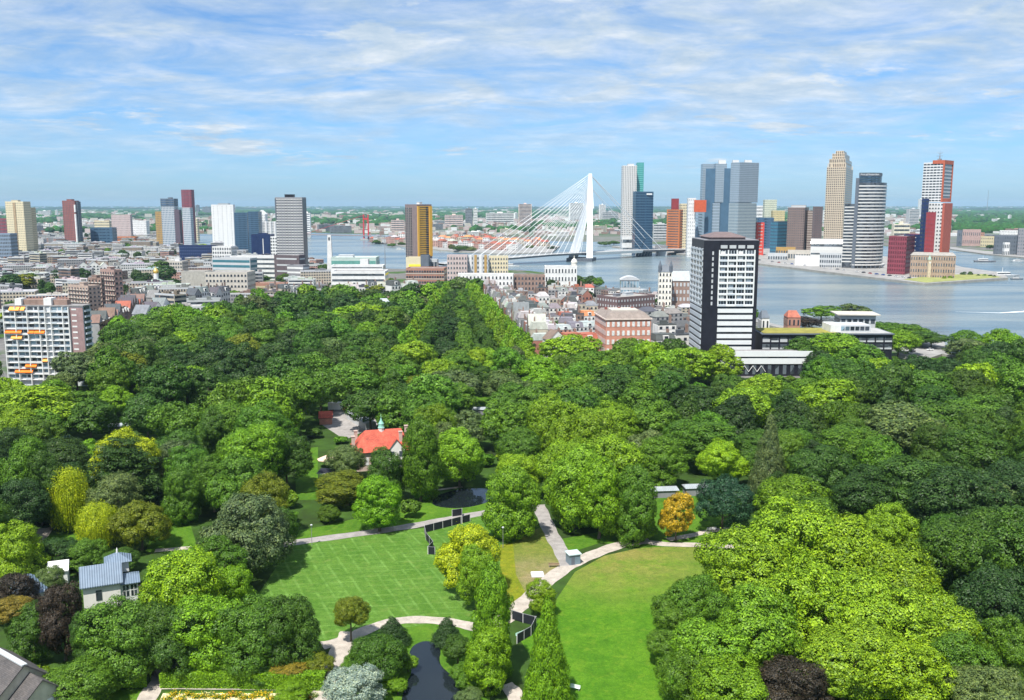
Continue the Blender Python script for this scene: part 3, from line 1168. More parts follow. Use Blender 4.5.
s = spec(90, 112, 113, 246, 228, 0, 25)
simple('office_block', 'low teal glass office right of the red-brown tower', 'building', s, STEELDARK, BLUEGLASS, 6, spacing=None, frac=.96, hfrac=.5)
s = spec(94, 109, 110, 240, 221, 0, 22)
simple('apartment_block', 'cream block behind the low teal office', 'building', s, PALECREAM, GREYGLASS, 7)
s = spec(111, 130, 132, 242, 215, 4)
r = simple('apartment_tower', 'pinkish white wide tower above an orange-red plinth', 'tower', s, PINKISH, GREYGLASS, 15, spacing=3.4, frac=.35, hfrac=.5)
s = spec(112, 135, 136, 244, 237, 0, 15)
simple('low_building', 'orange-red low building at the foot of the pinkish white tower', 'building', s, ORANGEB, GREYGLASS, 2)
s = spec(132, 146, 147, 238, 221, 0, 24)
simple('apartment_block', 'bright white block right of the pinkish tower', 'building', s, WHITE, GREYGLASS, 8, spacing=4, frac=.25, hfrac=.3)

s = spec(155, 163, 164, 244, 212, 0, 18)
simple('apartment_tower', 'ochre slab tower at the left of the grey glass tower', 'tower', s, OCHRE, GREYGLASS, 18, spacing=3, frac=.4)
s = spec(161, 174, 176, 246, 206, 5, 20)
r = bld('glass_tower', 'grey and white glass tower with a dark cap beside the slim maroon tower', 'tower', s)
volume(r, 'wall', s, PALEGREY, STEELDARK, 22, 3.4, 0.55, 0.6, roof=None)
volume(r, 'cap', dict(s, w=s['w'] + 1, d=s['d'] + 1, z0=s['h'], h=zat(199, s['y'])), SLATE, BLUEGLASS, 3, None, .95, .5, plant_room=[(.1, 0, 8, 8, 3, SLATE)])
s2 = spec(174, 179, 180, 246, 210, 0, 16)
volume(r, 'side_slab', s2, mat('plum_cladding', (0.11, 0.075, 0.1)), GREYGLASS, 20, 3, .3, .5)
landmark('the dark-capped glass tower', (s['x'], s['y']))
s = spec(181, 191, 194, 243, 190, 10)
r = bld('residential_tower', 'slim tall maroon tower, the highest point of the left skyline', 'tower', s)
volume(r, 'wall', s, MAROON, GREYGLASS, 34, 3.2, 0.5, 0.5)
s2 = spec(182, 190, 191, 246, 208, 6, 14)
volume(r, 'front_slab', s2, PALEGREY, STEELDARK, 20, 3, .55, .5)
s2 = spec(177, 185, 186, 244.5, 221, 0, 16)
volume(r, 'low_slab', s2, CRIMSON, GREYGLASS, 10)
s = spec(191, 197, 198, 241, 219, 0, 14)
simple('apartment_block', 'small pale block right behind the slim maroon tower', 'building', s, PALECREAM, GREYGLASS, 10)

s = spec(211, 233, 235, 249, 205, 4)
r = bld('white_tower', 'plain bright white hospital tower with few windows', 'tower', s)
volume(r, 'wall', s, WHITE, GREYGLASS, 18, 9.0, 0.12, 0.3, plant_room=[(0.05, 0, 22, 12, 3, PALEGREY)])
landmark('the plain white tower', (s['x'], s['y']))
s = spec(234, 247, 248, 253, 213, 0, 26)
r = bld('glass_tower', 'dark blue glass twin-slab tower beside the plain white tower', 'tower', s)
volume(r, 'wall', s, STEELDARK, BLUEGLASS, 22, None, .97, .55)
s2 = spec(247.8, 258, 259, 254, 212, 0, 26)
volume(r, 'wall', s2, STEELDARK, BLUEGLASS, 22, None, .97, .55)
s2 = spec(246.9, 248.6, 248.8, 252.5, 214, 0, 6)
volume(r, 'seam', s2, PALEGREY, None, roof=None)
s = spec(258, 265, 266, 250, 214, 0, 20)
r = bld('white_tower', 'white tower with a pointed slanting roof behind the blue glass tower', 'tower', s)
b = volume(r, 'wall', s, WHITE, GREYGLASS, 14, 4, .3, .4, roof=None)
mb = MB()
w_, d_ = s['w'] / 2, s['d'] / 2
mb.poly([(-w_, -d_, 0), (w_, -d_, 0), (-w_ * .2, -d_, 8)]).poly([(w_, d_, 0), (-w_, d_, 0), (-w_ * .2, d_, 8)])
mb.poly([(-w_, d_, 0), (-w_, -d_, 0), (-w_ * .2, -d_, 8), (-w_ * .2, d_, 8)]).poly([(w_, -d_, 0), (w_, d_, 0), (-w_ * .2, d_, 8), (-w_ * .2, -d_, 8)])
mb.build('roof', WHITE, r, (0, 0, s['h'] - .01), s['rz'])

s = spec(255, 277, 278, 252, 222, 0, 24)
r = bld('hospital_block', 'white hospital block with a rounded bay front left of the tall grey tower', 'building', s)
volume(r, 'wall', s, PALEGREY, GREYGLASS, 11, 3, .4, .5)
for i in range(5):
    mb = MB()
    mb.lathe([(2.6, 0), (2.6, s['h'] + 0.8), (0.1, s['h'] + 1.1)], 0, 0, 12)
    mb.build('bay', WHITE, r, (-s['w'] / 2 + (i + .5) * s['w'] / 5, -s['d'] / 2, 0))
s = spec(251, 270, 271, 262, 235, 3, 24)
r = bld('office_block', 'navy blue cubic block with a white windowed edge in front of the hospital', 'building', s)
volume(r, 'wall', s, NAVY, NAVY, 8, None, .95, .5, plant_room=[(0, .1, 14, 8, 2.5, NAVY)])
s2 = spec(270, 277, 278, 262, 237, 3, 20)
volume(r, 'white_wing', s2, WHITE, DARKGLASS, 8, 4, .6, .5)
mb = MB()
mb.box(-.6, .6, -.25, .25, 2, s['h'] - 6)
mb.build('light_strip', WHITE, r, (s['w'] * .1, -s['d'] / 2 - 0.35, 0), s['rz'])
landmark('the navy blue block', (s['x'], s['y']))
s = spec(179, 211, 212, 265, 246, 2, 22)
simple('office_block', 'long low navy office between the maroon tower and the white blocks', 'building', s, NAVY, mat('pale_blind', (0.12, 0.16, 0.3)), 6, spacing=3, frac=.3, hfrac=.35)
s = spec(212, 231, 232, 270, 247, 2, 24)
simple('office_block', 'white grid-fronted office right of the long navy one', 'building', s, WHITE, DARKGLASS, 6, spacing=3.4, frac=.55, hfrac=.55)

s = spec(275, 302, 306, 280, 198, 3)
r = bld('residential_tower', 'tall grey grid-fronted tower on the left riverside with two black roof boxes', 'tower', s)
b = volume(r, 'wall', s, mat('ash_grey_panel', (0.25, 0.255, 0.275), 0.7, 0.06), mat('pale_balcony', (0.6, 0.6, 0.57), 0.6, 0.2, 0.6), 31, 3.6, 0.72, 0.3,
           plant_room=[(-.12, 0, 4.5, 8, 4, BLACKP), (.06, 0, 4.5, 8, 4, BLACKP)], edges=[0])
me = win_mesh(rect(s['w'], s['d']), 3.6, .66, 1.1, .1, [0, 3], DARKGLASS, MIDGREY)
for f in range(31):
    link('window_row', me, b, (0, 0, 0.1 + f * s['h'] / 31))
me = win_mesh(rect(s['w'], s['d']), None, .9, s['h'] - 2, .15, [1], mat('side_shade_paint', (0.03, 0.035, 0.05), 0.3))  # shade of the right side painted in as one dark face
link('shaded_side', me, b, (0, 0, 1))
mb = MB()
mb.box(-s['w'] / 2 - .4, -s['w'] / 2 + 1.2, -s['d'] / 2 - .5, -s['d'] / 2 + 4, s['h'] * .74, s['h'] - .5)
mb.build('corner_balcony', SLATE, b)
landmark('the tall grey tower', (s['x'], s['y']))
s = spec(274, 299, 301, 281, 256, 20, 14)
simple('office_wing', 'dark brick wing at the foot of the tall grey tower', 'building', s, DARKBRICK, PALEGREY, 4, spacing=None, frac=.8, hfrac=.25)
s = spec(287, 303, 305, 284, 266, 24, 12)
simple('office_wing', 'striped grey and white wing below the dark brick wing', 'building', s, MIDGREY, WHITE, 4, spacing=None, frac=.97, hfrac=.4)
s = spec(230, 277, 279, 280, 257, 8, 18)
simple('office_wing', 'long white ribbon-windowed office below the navy block', 'building', s, WHITE, GREYGLASS, 5, spacing=None, frac=.95, hfrac=.42)
s = spec(212, 250, 252, 284, 259, 14, 16)
simple('office_wing', 'pale teal ribbon-glazed office running obliquely below the white grid office', 'building', s, PALEGREY, mat('teal_ribbon', (0.05, 0.16, 0.2), 0.3), 5, spacing=None, frac=.97, hfrac=.5)
s = spec(205, 247, 255, 300, 273, 3)
r = bld('office_slab', 'grey concrete slab office with five rows of small windows and a blank left wall', 'building', s)
volume(r, 'wall', s, BEIGE, DARKGLASS, 5, 3.6, .55, .42)
s2 = spec(181, 205, 206, 296, 272, 3, 18)
volume(r, 'blank_wing', s2, mat('warm_grey_concrete', (0.37, 0.355, 0.32)), None)
landmark('the concrete slab office', (s['x'], s['y']))
s = spec(254, 287, 288, 296, 284, 4, 14)
simple('low_building', 'low salmon brick building with pale bands below the long white office', 'building', s, SALMON, CREAM, 2, spacing=None, frac=.95, hfrac=.3)
s = spec(160, 182, 183, 276, 262, 5, 18)
simple('office_wing', 'flat beige office with a white box on its roof left of the slab office', 'building', s, BEIGE, DARKGLASS, 4, plant_room=[(.2, 0, 6, 6, 4, WHITE)])

# tapering white ventilation pylon, glass hall and white stepped building on the left bank
p = at(330.5, 275)
t = thing('ventilation_pylon', 'slender tapering white pylon on the left riverbank', 'pylon', p)
hT = zat(235, p.y)
mb = MB()
mb.prism(rect(7.6, 6), 0, hT, 0, pts2=rect(4.6, 4))
mb.build('shaft', WHITE, t)
mb = MB()
mb.box(-1.2, 1.2, -2.3, -2.0, hT - 7, hT - 3)
mb.build('opening', GREYGLASS, t)
landmark('the tapering white pylon', p)
s = spec(331, 376, 378, 280, 258, 0, 30)
r = bld('glass_hall', 'long glass hall with a pale green roof beside the white pylon', 'building', s)
volume(r, 'wall', s, mat('pale_green_metal', (0.42, 0.52, 0.48), 0.5, 0.05), mat('green_ribbon', (0.12, 0.3, 0.26), 0.3), 2, None, .98, .5, roof=mat('pale_metal_roof', (0.6, 0.64, 0.62), 0.5, 0.05),
       plant_room=[(-.2, 0, 18, 12, 3, PALEGREY)])
s = spec(331, 385, 386, 294, 272, 0, 26)
r = bld('stepped_building', 'white stepped building with long ribbon windows in front of the glass hall', 'building', s)
volume(r, 'wall', s, WHITE, GREYGLASS, 4, None, .96, .4)
s2 = spec(331, 383, 384, 290, 266, 0, 16)
volume(r, 'upper_storey', s2, WHITE, GREYGLASS, 2, None, .96, .3, first=s2['h'] - 7)
s2 = spec(360, 368, 369, 288, 260, 0, 10)
volume(r, 'lift_tower', s2, WHITE, None)

# ---- orange and brown tower
s = spec(405, 417, 431.5, 277, 205, 42)
r = bld('residential_tower', 'brown tower with an amber yellow right face above the river', 'tower', s)
YW = YELLOW
# al=42: left face is the front, the yellow side face is +x
b = volume(r, 'wall', s, mat('mauve_brown_brick', (0.2, 0.155, 0.155), 0.85, .1), None, plant_room=[(.1, 0, 5, 5, 3.4, WHITE)])
me = win_mesh(rect(s['w'] * .56, .2), 3.4, .8, 1.75, .25, [0], DARKGLASS, BEIGE)
n = 24
for f in range(n):
    link('window_row', me, b, (-s['w'] * .2, -s['d'] / 2, 12 + f * (s['h'] - 14) / n))
mb = MB()
w2, d2 = s['w'] / 2, s['d'] / 2
zb_, zt_ = zat(256, s['y']), s['h'] - 1.5
x0 = w2 + .02
mb.box(x0, x0 + 1.2, -d2, -d2 + s['d'] * .12, zb_, zt_).box(x0, x0 + 1.2, d2 - s['d'] * .2, d2, zb_, zt_).box(x0, x0 + 0.5, -d2 + s['d'] * .12, d2 - s['d'] * .2, zb_, zt_)
mb.build('yellow_face', YW, b)
for f in range(22):
    z = zb_ + 1 + f * (zt_ - zb_ - 1.5) / 22
    mb = MB()
    mb.box(x0 + .5, x0 + .64, -d2 + s['d'] * .16, d2 - s['d'] * .42, z + 1.5, z + 2.3)
    mb.box(x0 + .5, x0 + .66, d2 - s['d'] * .42, d2 - s['d'] * .24, z + .5, z + 2.6)
    mb.build('window_row', DARKGLASS, b)
s2 = spec(406, 421, 422, 283, 258, 4, 16)
volume(r, 'podium', s2, PALECREAM, None)
mb = MB()
mb.box(-s2['w'] * .35, s2['w'] * .5, -.3, 0, s2['h'] * .3, s2['h'] * .75)
mb.build('yellow_panel', LEMON, r, (s2['x'] - s['x'], s2['y'] - s2['d'] / 2 - s['y'] - .05, 0), s2['rz'])
s2 = spec(420.5, 428.5, 429, 284, 256, 4, 12)
volume(r, 'grey_block', s2, SLATE, None)
s2 = spec(428, 437, 438, 283, 260, 4, 12)
volume(r, 'pavilion', s2, PALEGREY, DARKGLASS, 2, 4, .8, .6, first=4)
landmark('the amber and brown tower', (s['x'], s['y']))
s = spec(406, 444, 447, 296, 269, 4)
r = bld('apartment_block', 'long reddish brick building with pale sill bands below the amber tower', 'building', s)
b = volume(r, 'wall', s, SALMON, DARKGLASS, 5, 2.6, .8, .4)
me = win_mesh(rect(s['w'], s['d']), None, .99, .8, .3, [0, 1], BEIGE)
for f in range(5):
    link('sill_band', me, b, (0, 0, f * s['h'] / 5 + .4))
landmark('the reddish brick building', (s['x'], s['y']))

# ---- apartments along the middle bank
for (a, c, yb, yt, wm, lab) in [(447, 468, 280, 256, PINKISH, 'pinkish flat-roofed riverside block right of the amber tower'),
                                (468, 489, 279, 256, PALEGREY, 'pale riverside block with upright white strips'),
                                (489, 509, 278, 257, PALECREAM, 'cream riverside block next to the bridge ramp')]:
    s = spec(a, c - 1, c, yb, yt, 0, 20)
    r = bld('riverside_block', lab, 'building', s)
    b = volume(r, 'wall', s, wm, GREYGLASS, 5, 3.4, .5, .5)
    if 'upright' in lab:
        for i in range(4):
            mb = MB()
            mb.box(-1.5, 1.5, -.7, 0, 0, s['h'] + 1.6)
            mb.build('white_strip', WHITE if i % 2 == 0 else OCHRE, b, (-s['w'] / 2 + (i + .5) * s['w'] / 4, -s['d'] / 2 - .02, 0))
s = spec(458, 513, 514, 292, 275, -4 % 360 if False else 2, 14)
r = simple('terrace_building', 'long white plastered terrace with brown ground floor at the avenue end', 'building', s, WHITE, DARKGLASS, 3, spacing=4, frac=.4, hfrac=.5, parapet=1.2)
landmark('the long white terrace', (s['x'], s['y']))
s = spec(514, 545, 546, 291, 276, 0, 14)
simple('terrace_building', 'brown brick terrace with white cornice right of the long white one', 'building', s, BROWNBRICK, DARKGLASS, 3, spacing=3.6, frac=.45, hfrac=.5)
s = spec(545, 577, 578, 291, 267, 0, 18)
r = bld('museum', 'white riverside museum with a small domed turret', 'building', s)
b = volume(r, 'wall', s, WHITE, DARKGLASS, 3, 3.6, .4, .5)
mb = MB()
mb.lathe([(3.2, 0), (3.2, 4.5), (3.6, 4.6), (3.4, 5.4), (2.6, 7.4), (1.2, 8.6), (.5, 9), (.4, 11), (.05, 12.5)], 0, 0, 14)
mb.build('dome', mat('dome_stone', (0.66, 0.64, 0.58)), r, (s['w'] * .42, -s['d'] * .2, s['h']))
landmark('the domed museum', (s['x'], s['y']))

# ---- the Wilhelmina pier skyline
s = spec(623, 637, 638, 253, 166, 0, 24)
r = bld('glass_tower', 'tall white-gridded tower with a teal glass slab behind it, near the bridge', 'tower', s)
volume(r, 'wall', s, mat('white_grid', (0.6, 0.59, 0.57), .6, .04), GREYGLASS, 44, 3.2, .5, .5, plant_room=[(.1, 0, 12, 10, 4, WHITE)])
s2 = spec(637, 644, 645.5, 252.5, 163, 3, 26)
volume(r, 'teal_slab', s2, TEALG, mat('teal_ribbon_light', (0.12, 0.4, 0.38), .25), 44, None, .9, .5)
s2 = spec(622, 633.5, 634, 254.5, 237, 0, 18)
volume(r, 'plinth', s2, WHITE, GREYGLASS, 2, None, .9, .4, first=2)
s = spec(633, 636, 653.5, 256, 192, 80)
r = bld('glass_tower', 'dark blue glass office tower in front of the teal slab', 'tower', s)
b = volume(r, 'wall', s, STEELDARK, mat('night_blue_glass', (0.012, 0.04, 0.08), .15, .3, .3, spec=.7), 24, 2.4, .86, .72)
mb = MB()
mb.box(-5, 5, -.2, .2, 0, 2.6)
mb.build('sign', WHITE, r, (s['w'] * .3, -s['d'] / 2 - .5, s['h'] - 5), 0)
for i in range(6):
    mb = MB()
    xx = -s['w'] / 2 + (i + .5) * s['w'] / 6
    mb.bar((xx - 2, -s['d'] / 2 - .6, 0), (xx + 2, -s['d'] / 2 - .6, 11), .7, n=4)
    mb.build('strut', PALEGREY, b)
landmark('the dark blue tower', (s['x'], s['y']))

s = spec(667, 680, 688.5, 253.2, 210, 42)
r = bld('apartment_tower', 'orange and cream tower with a crimson cube on its roof', 'tower', s)
volume(r, 'wall', s, ORANGEB, GREYGLASS, 17, None, .8, .35)
s2 = spec(680.2, 681, 688.6, 253, 204, 88, 16)
volume(r, 'cream_slab', s2, PALECREAM, GREYGLASS, 18, 3, .5, .4)
s2 = spec(672, 679, 679.6, 252, 199, 4, 14)
volume(r, 'roof_cube', s2, CRIMSON, None)
s = spec(695, 705, 714, 256, 210, 40)
r = bld('office_tower', 'leaning white-framed office tower with an orange-red top panel', 'tower', s)
volume(r, 'wall', s, BLUEGREY, LIGHTGLASS, 16, None, .95, .5)
s2 = spec(688.5, 696, 696.6, 257, 198, 2, 16)
b = volume(r, 'white_slab', s2, WHITE, GREYGLASS, 16, 3, .2, .4, roof=None)
s2 = spec(694.5, 706.5, 707, 257.3, 200, 2, 4)
s2['z0'] = zat(212, s2['y'])
volume(r, 'red_panel', s2, mat('vermilion_panel', (0.5, 0.09, 0.03), .6, .12), None, roof=None)

# de three shifted towers: lower and upper stacks
def stack(r, xs, yb, yt, yb_z, al, wallm, floors, dep):
    s_ = spec(xs[0], xs[1], xs[2], yb, yt, al, dep)
    s_['z0'] = zat(yb_z, s_['y']) if yb_z else 0
    return volume(r, 'tower_block', s_, wallm, mat('slate_blue_glass', (0.19, 0.24, 0.285), .25, .1, .2, spec=.6), floors, 1.8, .72, .62, parapet=.6), s_


s0 = spec(703, 739, 758, 259, 163, 55, 30)
r = bld('shifted_tower', 'big grey-blue triple tower of shifted stacked blocks behind the black tower', 'tower', s0)
SPLIT = 202.5
stack(r, (703, 714.5, 718), 256, 164, SPLIT, 3, STEELBLUE, 22, 24)
stack(r, (716, 727, 731), 257, 163.5, SPLIT, 3, STEELBLUE, 22, 24)
_, sU = stack(r, (731, 740, 759), 259, 162.5, SPLIT, 58, STEELBLUE, 22, None)
stack(r, (709, 713.5, 716), 256, SPLIT + 1, 0, 3, STEELBLUE, 18, 24)
stack(r, (713, 720, 722), 257, SPLIT + 1, 0, 3, STEELBLUE, 18, 24)
_, sL = stack(r, (729, 738.5, 756.5), 259.5, SPLIT + 1, 0, 58, mat('grey_fin_wall', (0.3, 0.36, 0.38), .5, .06), 18, None)
s2 = spec(706, 752, 754, 257.5, 168, 20, 18)
s2['h'] -= 0
volume(r, 'core', s2, STEELDARK, None, roof=None)
for (a, c) in ((719, 726), (733, 739), (745, 752)):
    s2 = spec(a, c, c + .5, 257, 160.5, 3, 8)
    s2['z0'] = zat(164, s2['y'])
    volume(r, 'plant_room', s2, WHITE, None)
landmark('the triple shifted tower', (s0['x'], s0['y']))

s = spec(757, 764.5, 765.5, 257, 223, 2, 14)
simple('apartment_block', 'narrow red block right of the triple shifted tower', 'building', s, mat('scarlet_cladding', (0.6, 0.07, 0.05)), PINKISH, 10, spacing=None, frac=.6, hfrac=.25)
s = spec(757.5, 774, 775, 250, 218, 0, 20)
simple('office_block', 'dark teal-blue glass block behind the narrow red one', 'building', s, STEELDARK, BLUEGLASS, 12, spacing=3, frac=.9, hfrac=.6)
s = spec(771, 778, 790, 255, 222, 50)
simple('office_block', 'blue glass cube left of the taupe twin towers', 'building', s, STEELDARK, mat('cyan_ribbon', (0.06, 0.2, 0.3), .2), 10, spacing=3, frac=.85, hfrac=.6)
s = spec(765, 777, 778, 243, 200, 3, 20)
simple('apartment_tower', 'pale greenish tower behind the blue glass cube', 'tower', s, mat('pale_sage_cladding', (0.5, 0.53, 0.42)), GREYGLASS, 20, spacing=3, frac=.4, hfrac=.4)
s = spec(773, 785, 786, 245, 211, 3, 20)
simple('apartment_tower', 'yellow-ochre tower behind the blue glass cube', 'tower', s, mat('straw_cladding', (0.5, 0.42, 0.22)), GREYGLASS, 16, spacing=3, frac=.35, hfrac=.4)
s = spec(757, 764, 765, 240, 206, 3, 20)
simple('apartment_block', 'white block peeping out right of the triple shifted tower', 'building', s, WHITE, GREYGLASS, 10)
s = spec(788, 805, 809, 256, 208, 22)
r = bld('twin_tower', 'taupe brick twin towers with white rooftop plant boxes', 'tower', s)
volume(r, 'wall', s, BROWNTWR, GREYGLASS, 20, 3.6, .45, .4, plant_room=[(0, 0, 26, 12, 5, PALEGREY)])
s2 = spec(808, 815, 816, 255, 211, 6, 16)
volume(r, 'link', s2, BROWNTWR, BEIGE, 18, None, .9, .3)
s2 = spec(813, 823, 827, 256, 207, 18)
volume(r, 'wall', s2, mat('umber_brick', (0.12, 0.09, 0.095)), GREYGLASS, 20, 3.6, .35, .4)
landmark('the taupe twin towers', (s['x'], s['y']))

# the sandstone high-rise with a stepped crown
s = spec(827, 846, 853.5, 262, 167, 24)
r = bld('residential_tower', 'tall sandstone tower with a stepped crown', 'tower', s)
SAND = mat('sandstone', (0.5, 0.425, 0.33), .8, .06, .1)
WINB = glass_mat('bronze_glass', (0.06, 0.05, 0.045))
volume(r, 'wall', s, SAND, WINB, 42, 2.9, .52, .6, roof=None)
hT = s['h']
Yc = s['y']
for (k, yt) in ((.86, 160.5), (.66, 155), (.42, 151.8)):
    s2 = dict(s, w=s['w'] * k, d=s['d'] * k, z0=hT - .02, h=zat(yt, Yc))
    volume(r, 'crown_step', s2, SAND, WINB, 2 if k > .5 else 1, 2.9, .5, .7, roof=None)
    hT = s2['h']
for (fx, fy) in ((-1, -1), (1, -1), (1, 1), (-1, 1)):
    for q in (.93, .55):
        mb = MB()
        mb.prism(rect(1.6, 1.6), 0, 7 if q > .9 else 6, 0, pts2=rect(.8, .8))
        a_ = s['rz']
        lx, ly = fx * s['w'] / 2 * q, fy * s['d'] / 2 * .93
        mb.build('pinnacle', SAND, r, (lx * math.cos(a_) - ly * math.sin(a_), lx * math.sin(a_) + ly * math.cos(a_), s['h'] - .5), a_)
landmark('the sandstone tower', (s['x'], s['y']))

# rounded riverside office with white ribbons
s = spec(858, 887, 888, 271, 183, 22, 34)
r = bld('office_tower', 'curved white-ribboned office tower with a dark glazed top on the pier', 'tower', s)
wr = s['w']
pts = [(-wr / 2, -17), (-wr / 2 + 2, -18)] + [(-wr / 2 + 2 + (wr - 2) * math.sin(R(a)) , -18 + (34) * (1 - math.cos(R(a)))) for a in range(12, 91, 12)] + [(wr / 2, 17), (-wr / 2, 17)]
RIB = mat('white_ribbon', (0.6, 0.6, 0.59), .45, .03)
CURT = glass_mat('smoked_glass', (0.05, 0.06, 0.075))
b = volume(r, 'wall', s, CURT, None, pts=pts, roof=FLATROOF, parapet=1)
me = win_mesh(pts, None, 1.0, 1.7, .35, None, RIB)
nF = 24
z0 = 11.0
for f in range(nF):
    link('white_ribbon', me, b, (0, 0, z0 + f * (s['h'] - z0) / nF))
p_top = [(x * .78 - wr * .08, y * .8) for x, y in pts]
s2 = dict(s, z0=s['h'], h=zat(173, s['y'] - 17) )
b2 = volume(r, 'glazed_top', s2, mat('dark_slate_glass', (0.05, 0.08, 0.1), .2, .2, .2), BLUEGLASS, 4, None, .98, .5, pts=p_top, parapet=.8)
me = win_mesh(p_top, None, 1.0, (s2['h'] - s2['z0']) * .28, .4, None, SLATE)
link('sign_band', me, b2, (0, 0, (s2['h'] - s2['z0']) * .72))
fc = bpy.data.curves.new('lettering', 'FONT')
fc.body = 'Port of Rotterdam'
fc.size = 3.2
fc.extrude = .08
fo = bpy.data.objects.new('lettering_source', fc)
COL.objects.link(fo)
dg = bpy.context.evaluated_depsgraph_get()
fm = bpy.data.meshes.new_from_object(fo.evaluated_get(dg))
bpy.data.objects.remove(fo)
fm.materials.clear()
fm.materials.append(WHITE)
lo = link('lettering', fm, b2, (-wr * .42, -18 * .8 - 1.1, (s2['h'] - s2['z0']) * .8))
lo.rotation_euler = (math.pi / 2, 0, 0)
s2 = spec(856, 859.5, 860, 270.5, 178, 23, 26)
volume(r, 'dark_spine', s2, SLATE, None, roof=None)
s2 = spec(845, 857, 858, 270, 204.5, 23, 26)
b = volume(r, 'low_wing', s2, CURT, None)
me = win_mesh(rect(s2['w'], s2['d']), None, 1.0, 1.6, .3, None, RIB)
for f in range(18):
    link('white_ribbon', me, b, (0, 0, 11 + f * (s2['h'] - 11) / 18))
mb = MB()
mb.prism([(x * 1.18, y * 1.1 - 1) for x, y in pts], 7.2, 8.6)
mb.build('canopy', WHITE, r, (0, 0, 0), s['rz'])
for i in range(7):
    mb = MB()
    mb.bar((-wr / 2 + i * wr / 6.5, -19.0 + max(0, i - 3) ** 2 * .5, 2.5), (-wr / 2 + i * wr / 6.5, -19.0 + max(0, i - 3) ** 2 * .5, 7.4), .5, n=6)
    mb.build('column', SLATE, r, (0, 0, 0), s['rz'])
landmark('the curved white tower', (s['x'], s['y']))

# white cruise hall
s = spec(811, 844, 845, 266, 240, 19, 24)
r = bld('terminal_hall', 'long white terminal hall with a rounded glass end beside the curved tower', 'building', s)
s1 = dict(s, h=s['h'] * .55)
volume(r, 'wall', s1, RIB, GREYGLASS, 3, None, .97, .35)
hh = s['h'] - s1['h']
mb = MB()
w2, d2 = s['w'] / 2, s['d'] / 2
prof = [(-d2, 0)] + [(-d2 * math.cos(R(a)), hh * math.sin(R(a)) ** .6) for a in range(10, 180, 16)] + [(d2, 0)]
for i in range(len(prof) - 1):
    (ya, za), (yb_, zb_) = prof[i], prof[i + 1]
    mb.poly([(-w2, yb_, zb_), (-w2, ya, za), (w2, ya, za), (w2, yb_, zb_)], 1 if i in (1, 2) else 0)
mb.poly([(-w2, y, z) for y, z in prof], 1)
mb.poly([(w2, y, z) for y, z in reversed(prof)], 0)
mb.build('vault', [RIB, GREYGLASS], r, (0, 0, s1['h'] + 1), s['rz'])
s = spec(795, 821, 822, 268, 257, 18, 20)
simple('shed', 'plain white box shed on the quay left of the curved tower', 'building', s, WHITE, None, 0)
s = spec(820, 846, 847, 269.5, 254, 19, 10)
simple('low_building', 'low grey and white quay building with dark windows beside the white shed', 'building', s, PALEGREY, DARKGLASS, 3, spacing=3, frac=.6)
for i, (a, c, yb, yt, m_, lab) in enumerate([(768, 788, 262, 254, PALEGREY, 'low pale quay shed under the blue glass cube'), (788, 812, 262, 251, BEIGE, 'low beige quay shed under the taupe towers'),
                                             (690, 712, 254.5, 247, BEIGE, 'low beige quay shed left behind the black tower'), (655, 668, 253, 246, MIDGREY, 'low grey quay shed right of the dark blue tower'),
                                             (776, 796, 257, 248, OCHRE, 'ochre low building with arches under the taupe towers')]):
    s = spec(a, c - .5, c, yb, yt, 16, 16)
    simple('shed', lab, 'building', s, m_, GREYGLASS, 1, spacing=4, frac=.7, hfrac=.4)

# white and red stacked tower at the end of the pier
s = spec(924, 944.5, 953, 277, 160, 43)
s['z0'] = zat(202, s['y'])
r = bld('residential_tower', 'tall white and brick-red stacked tower at the end of the pier', 'tower', s)
WG = mat('white_glazed_brick', (0.62, 0.62, 0.62), .5, .04)
b = volume(r, 'upper_block', dict(s, h=zat(163.5, s['y'])), WG, DARKGLASS, 14, 4.2, .82, .5, edges=[0, 3, 2])
me = win_mesh(rect(s['w'], s['d']), None, .82, 2.2, .25, [1], GREYGLASS)
for f in range(11):
    link('window_row', me, b, (0, 0, 1 + f * (s['h'] - s['z0'] - 4) / 11))
FR = RUST
mb = MB()
w2, d2, hh = s['w'] / 2, s['d'] / 2, s['h'] - s['z0']
x1 = w2 + 1.0
mb.box(w2 - 1, x1, -d2 - .8, -d2 + 1.2, 0, hh).box(w2 - 1, x1, d2 - 1.2, d2 + .6, 0, hh).box(w2 - 1, x1, -d2 + 1.2, d2 - 1.2, hh - 5, hh).box(w2 - 1, x1, -d2 + 1.2, d2 - 1.2, 0, 4.5)
mb.box(w2 - 14, w2 - 1, -d2 - .8, -d2 + 2, hh - 4.5, hh)
mb.build('red_frame', FR, r, (0, 0, s['z0']), s['rz'])
s2 = spec(929, 943.5, 951.5, 277.5, 202.8, 43)
volume(r, 'lower_block', s2, WG, DARKGLASS, 20, 3.6, .5, .4, roof=None)
mb = MB()
mb.box(-1.6, 1.2, -.6, s2['d'] * .95, 0, s2['h'] - .5)
ax = s2['rz']
lx, ly = s2['w'] / 2 + .9, -s2['d'] / 2
mb.build('red_edge', mat('brick_red_edge', (0.4, 0.1, 0.07), .8, .1), r, (s2['x'] - s['x'] + lx * math.cos(ax) - ly * math.sin(ax), s2['y'] - s['y'] + lx * math.sin(ax) + ly * math.cos(ax), 0), ax)
s2 = spec(922, 929, 930, 277.8, 199.5, 25, 14)
volume(r, 'dark_slab', s2, NAVY, DARKGLASS, 20, 4, .5, .4)
s2 = spec(926.5, 936, 937, 279.5, 213, 25, 12)
volume(r, 'red_slab', s2, CRIMSON, MAROON, 16, 3, .4, .4)
mb = MB()
zt = s['h']
lx = w2 * .1
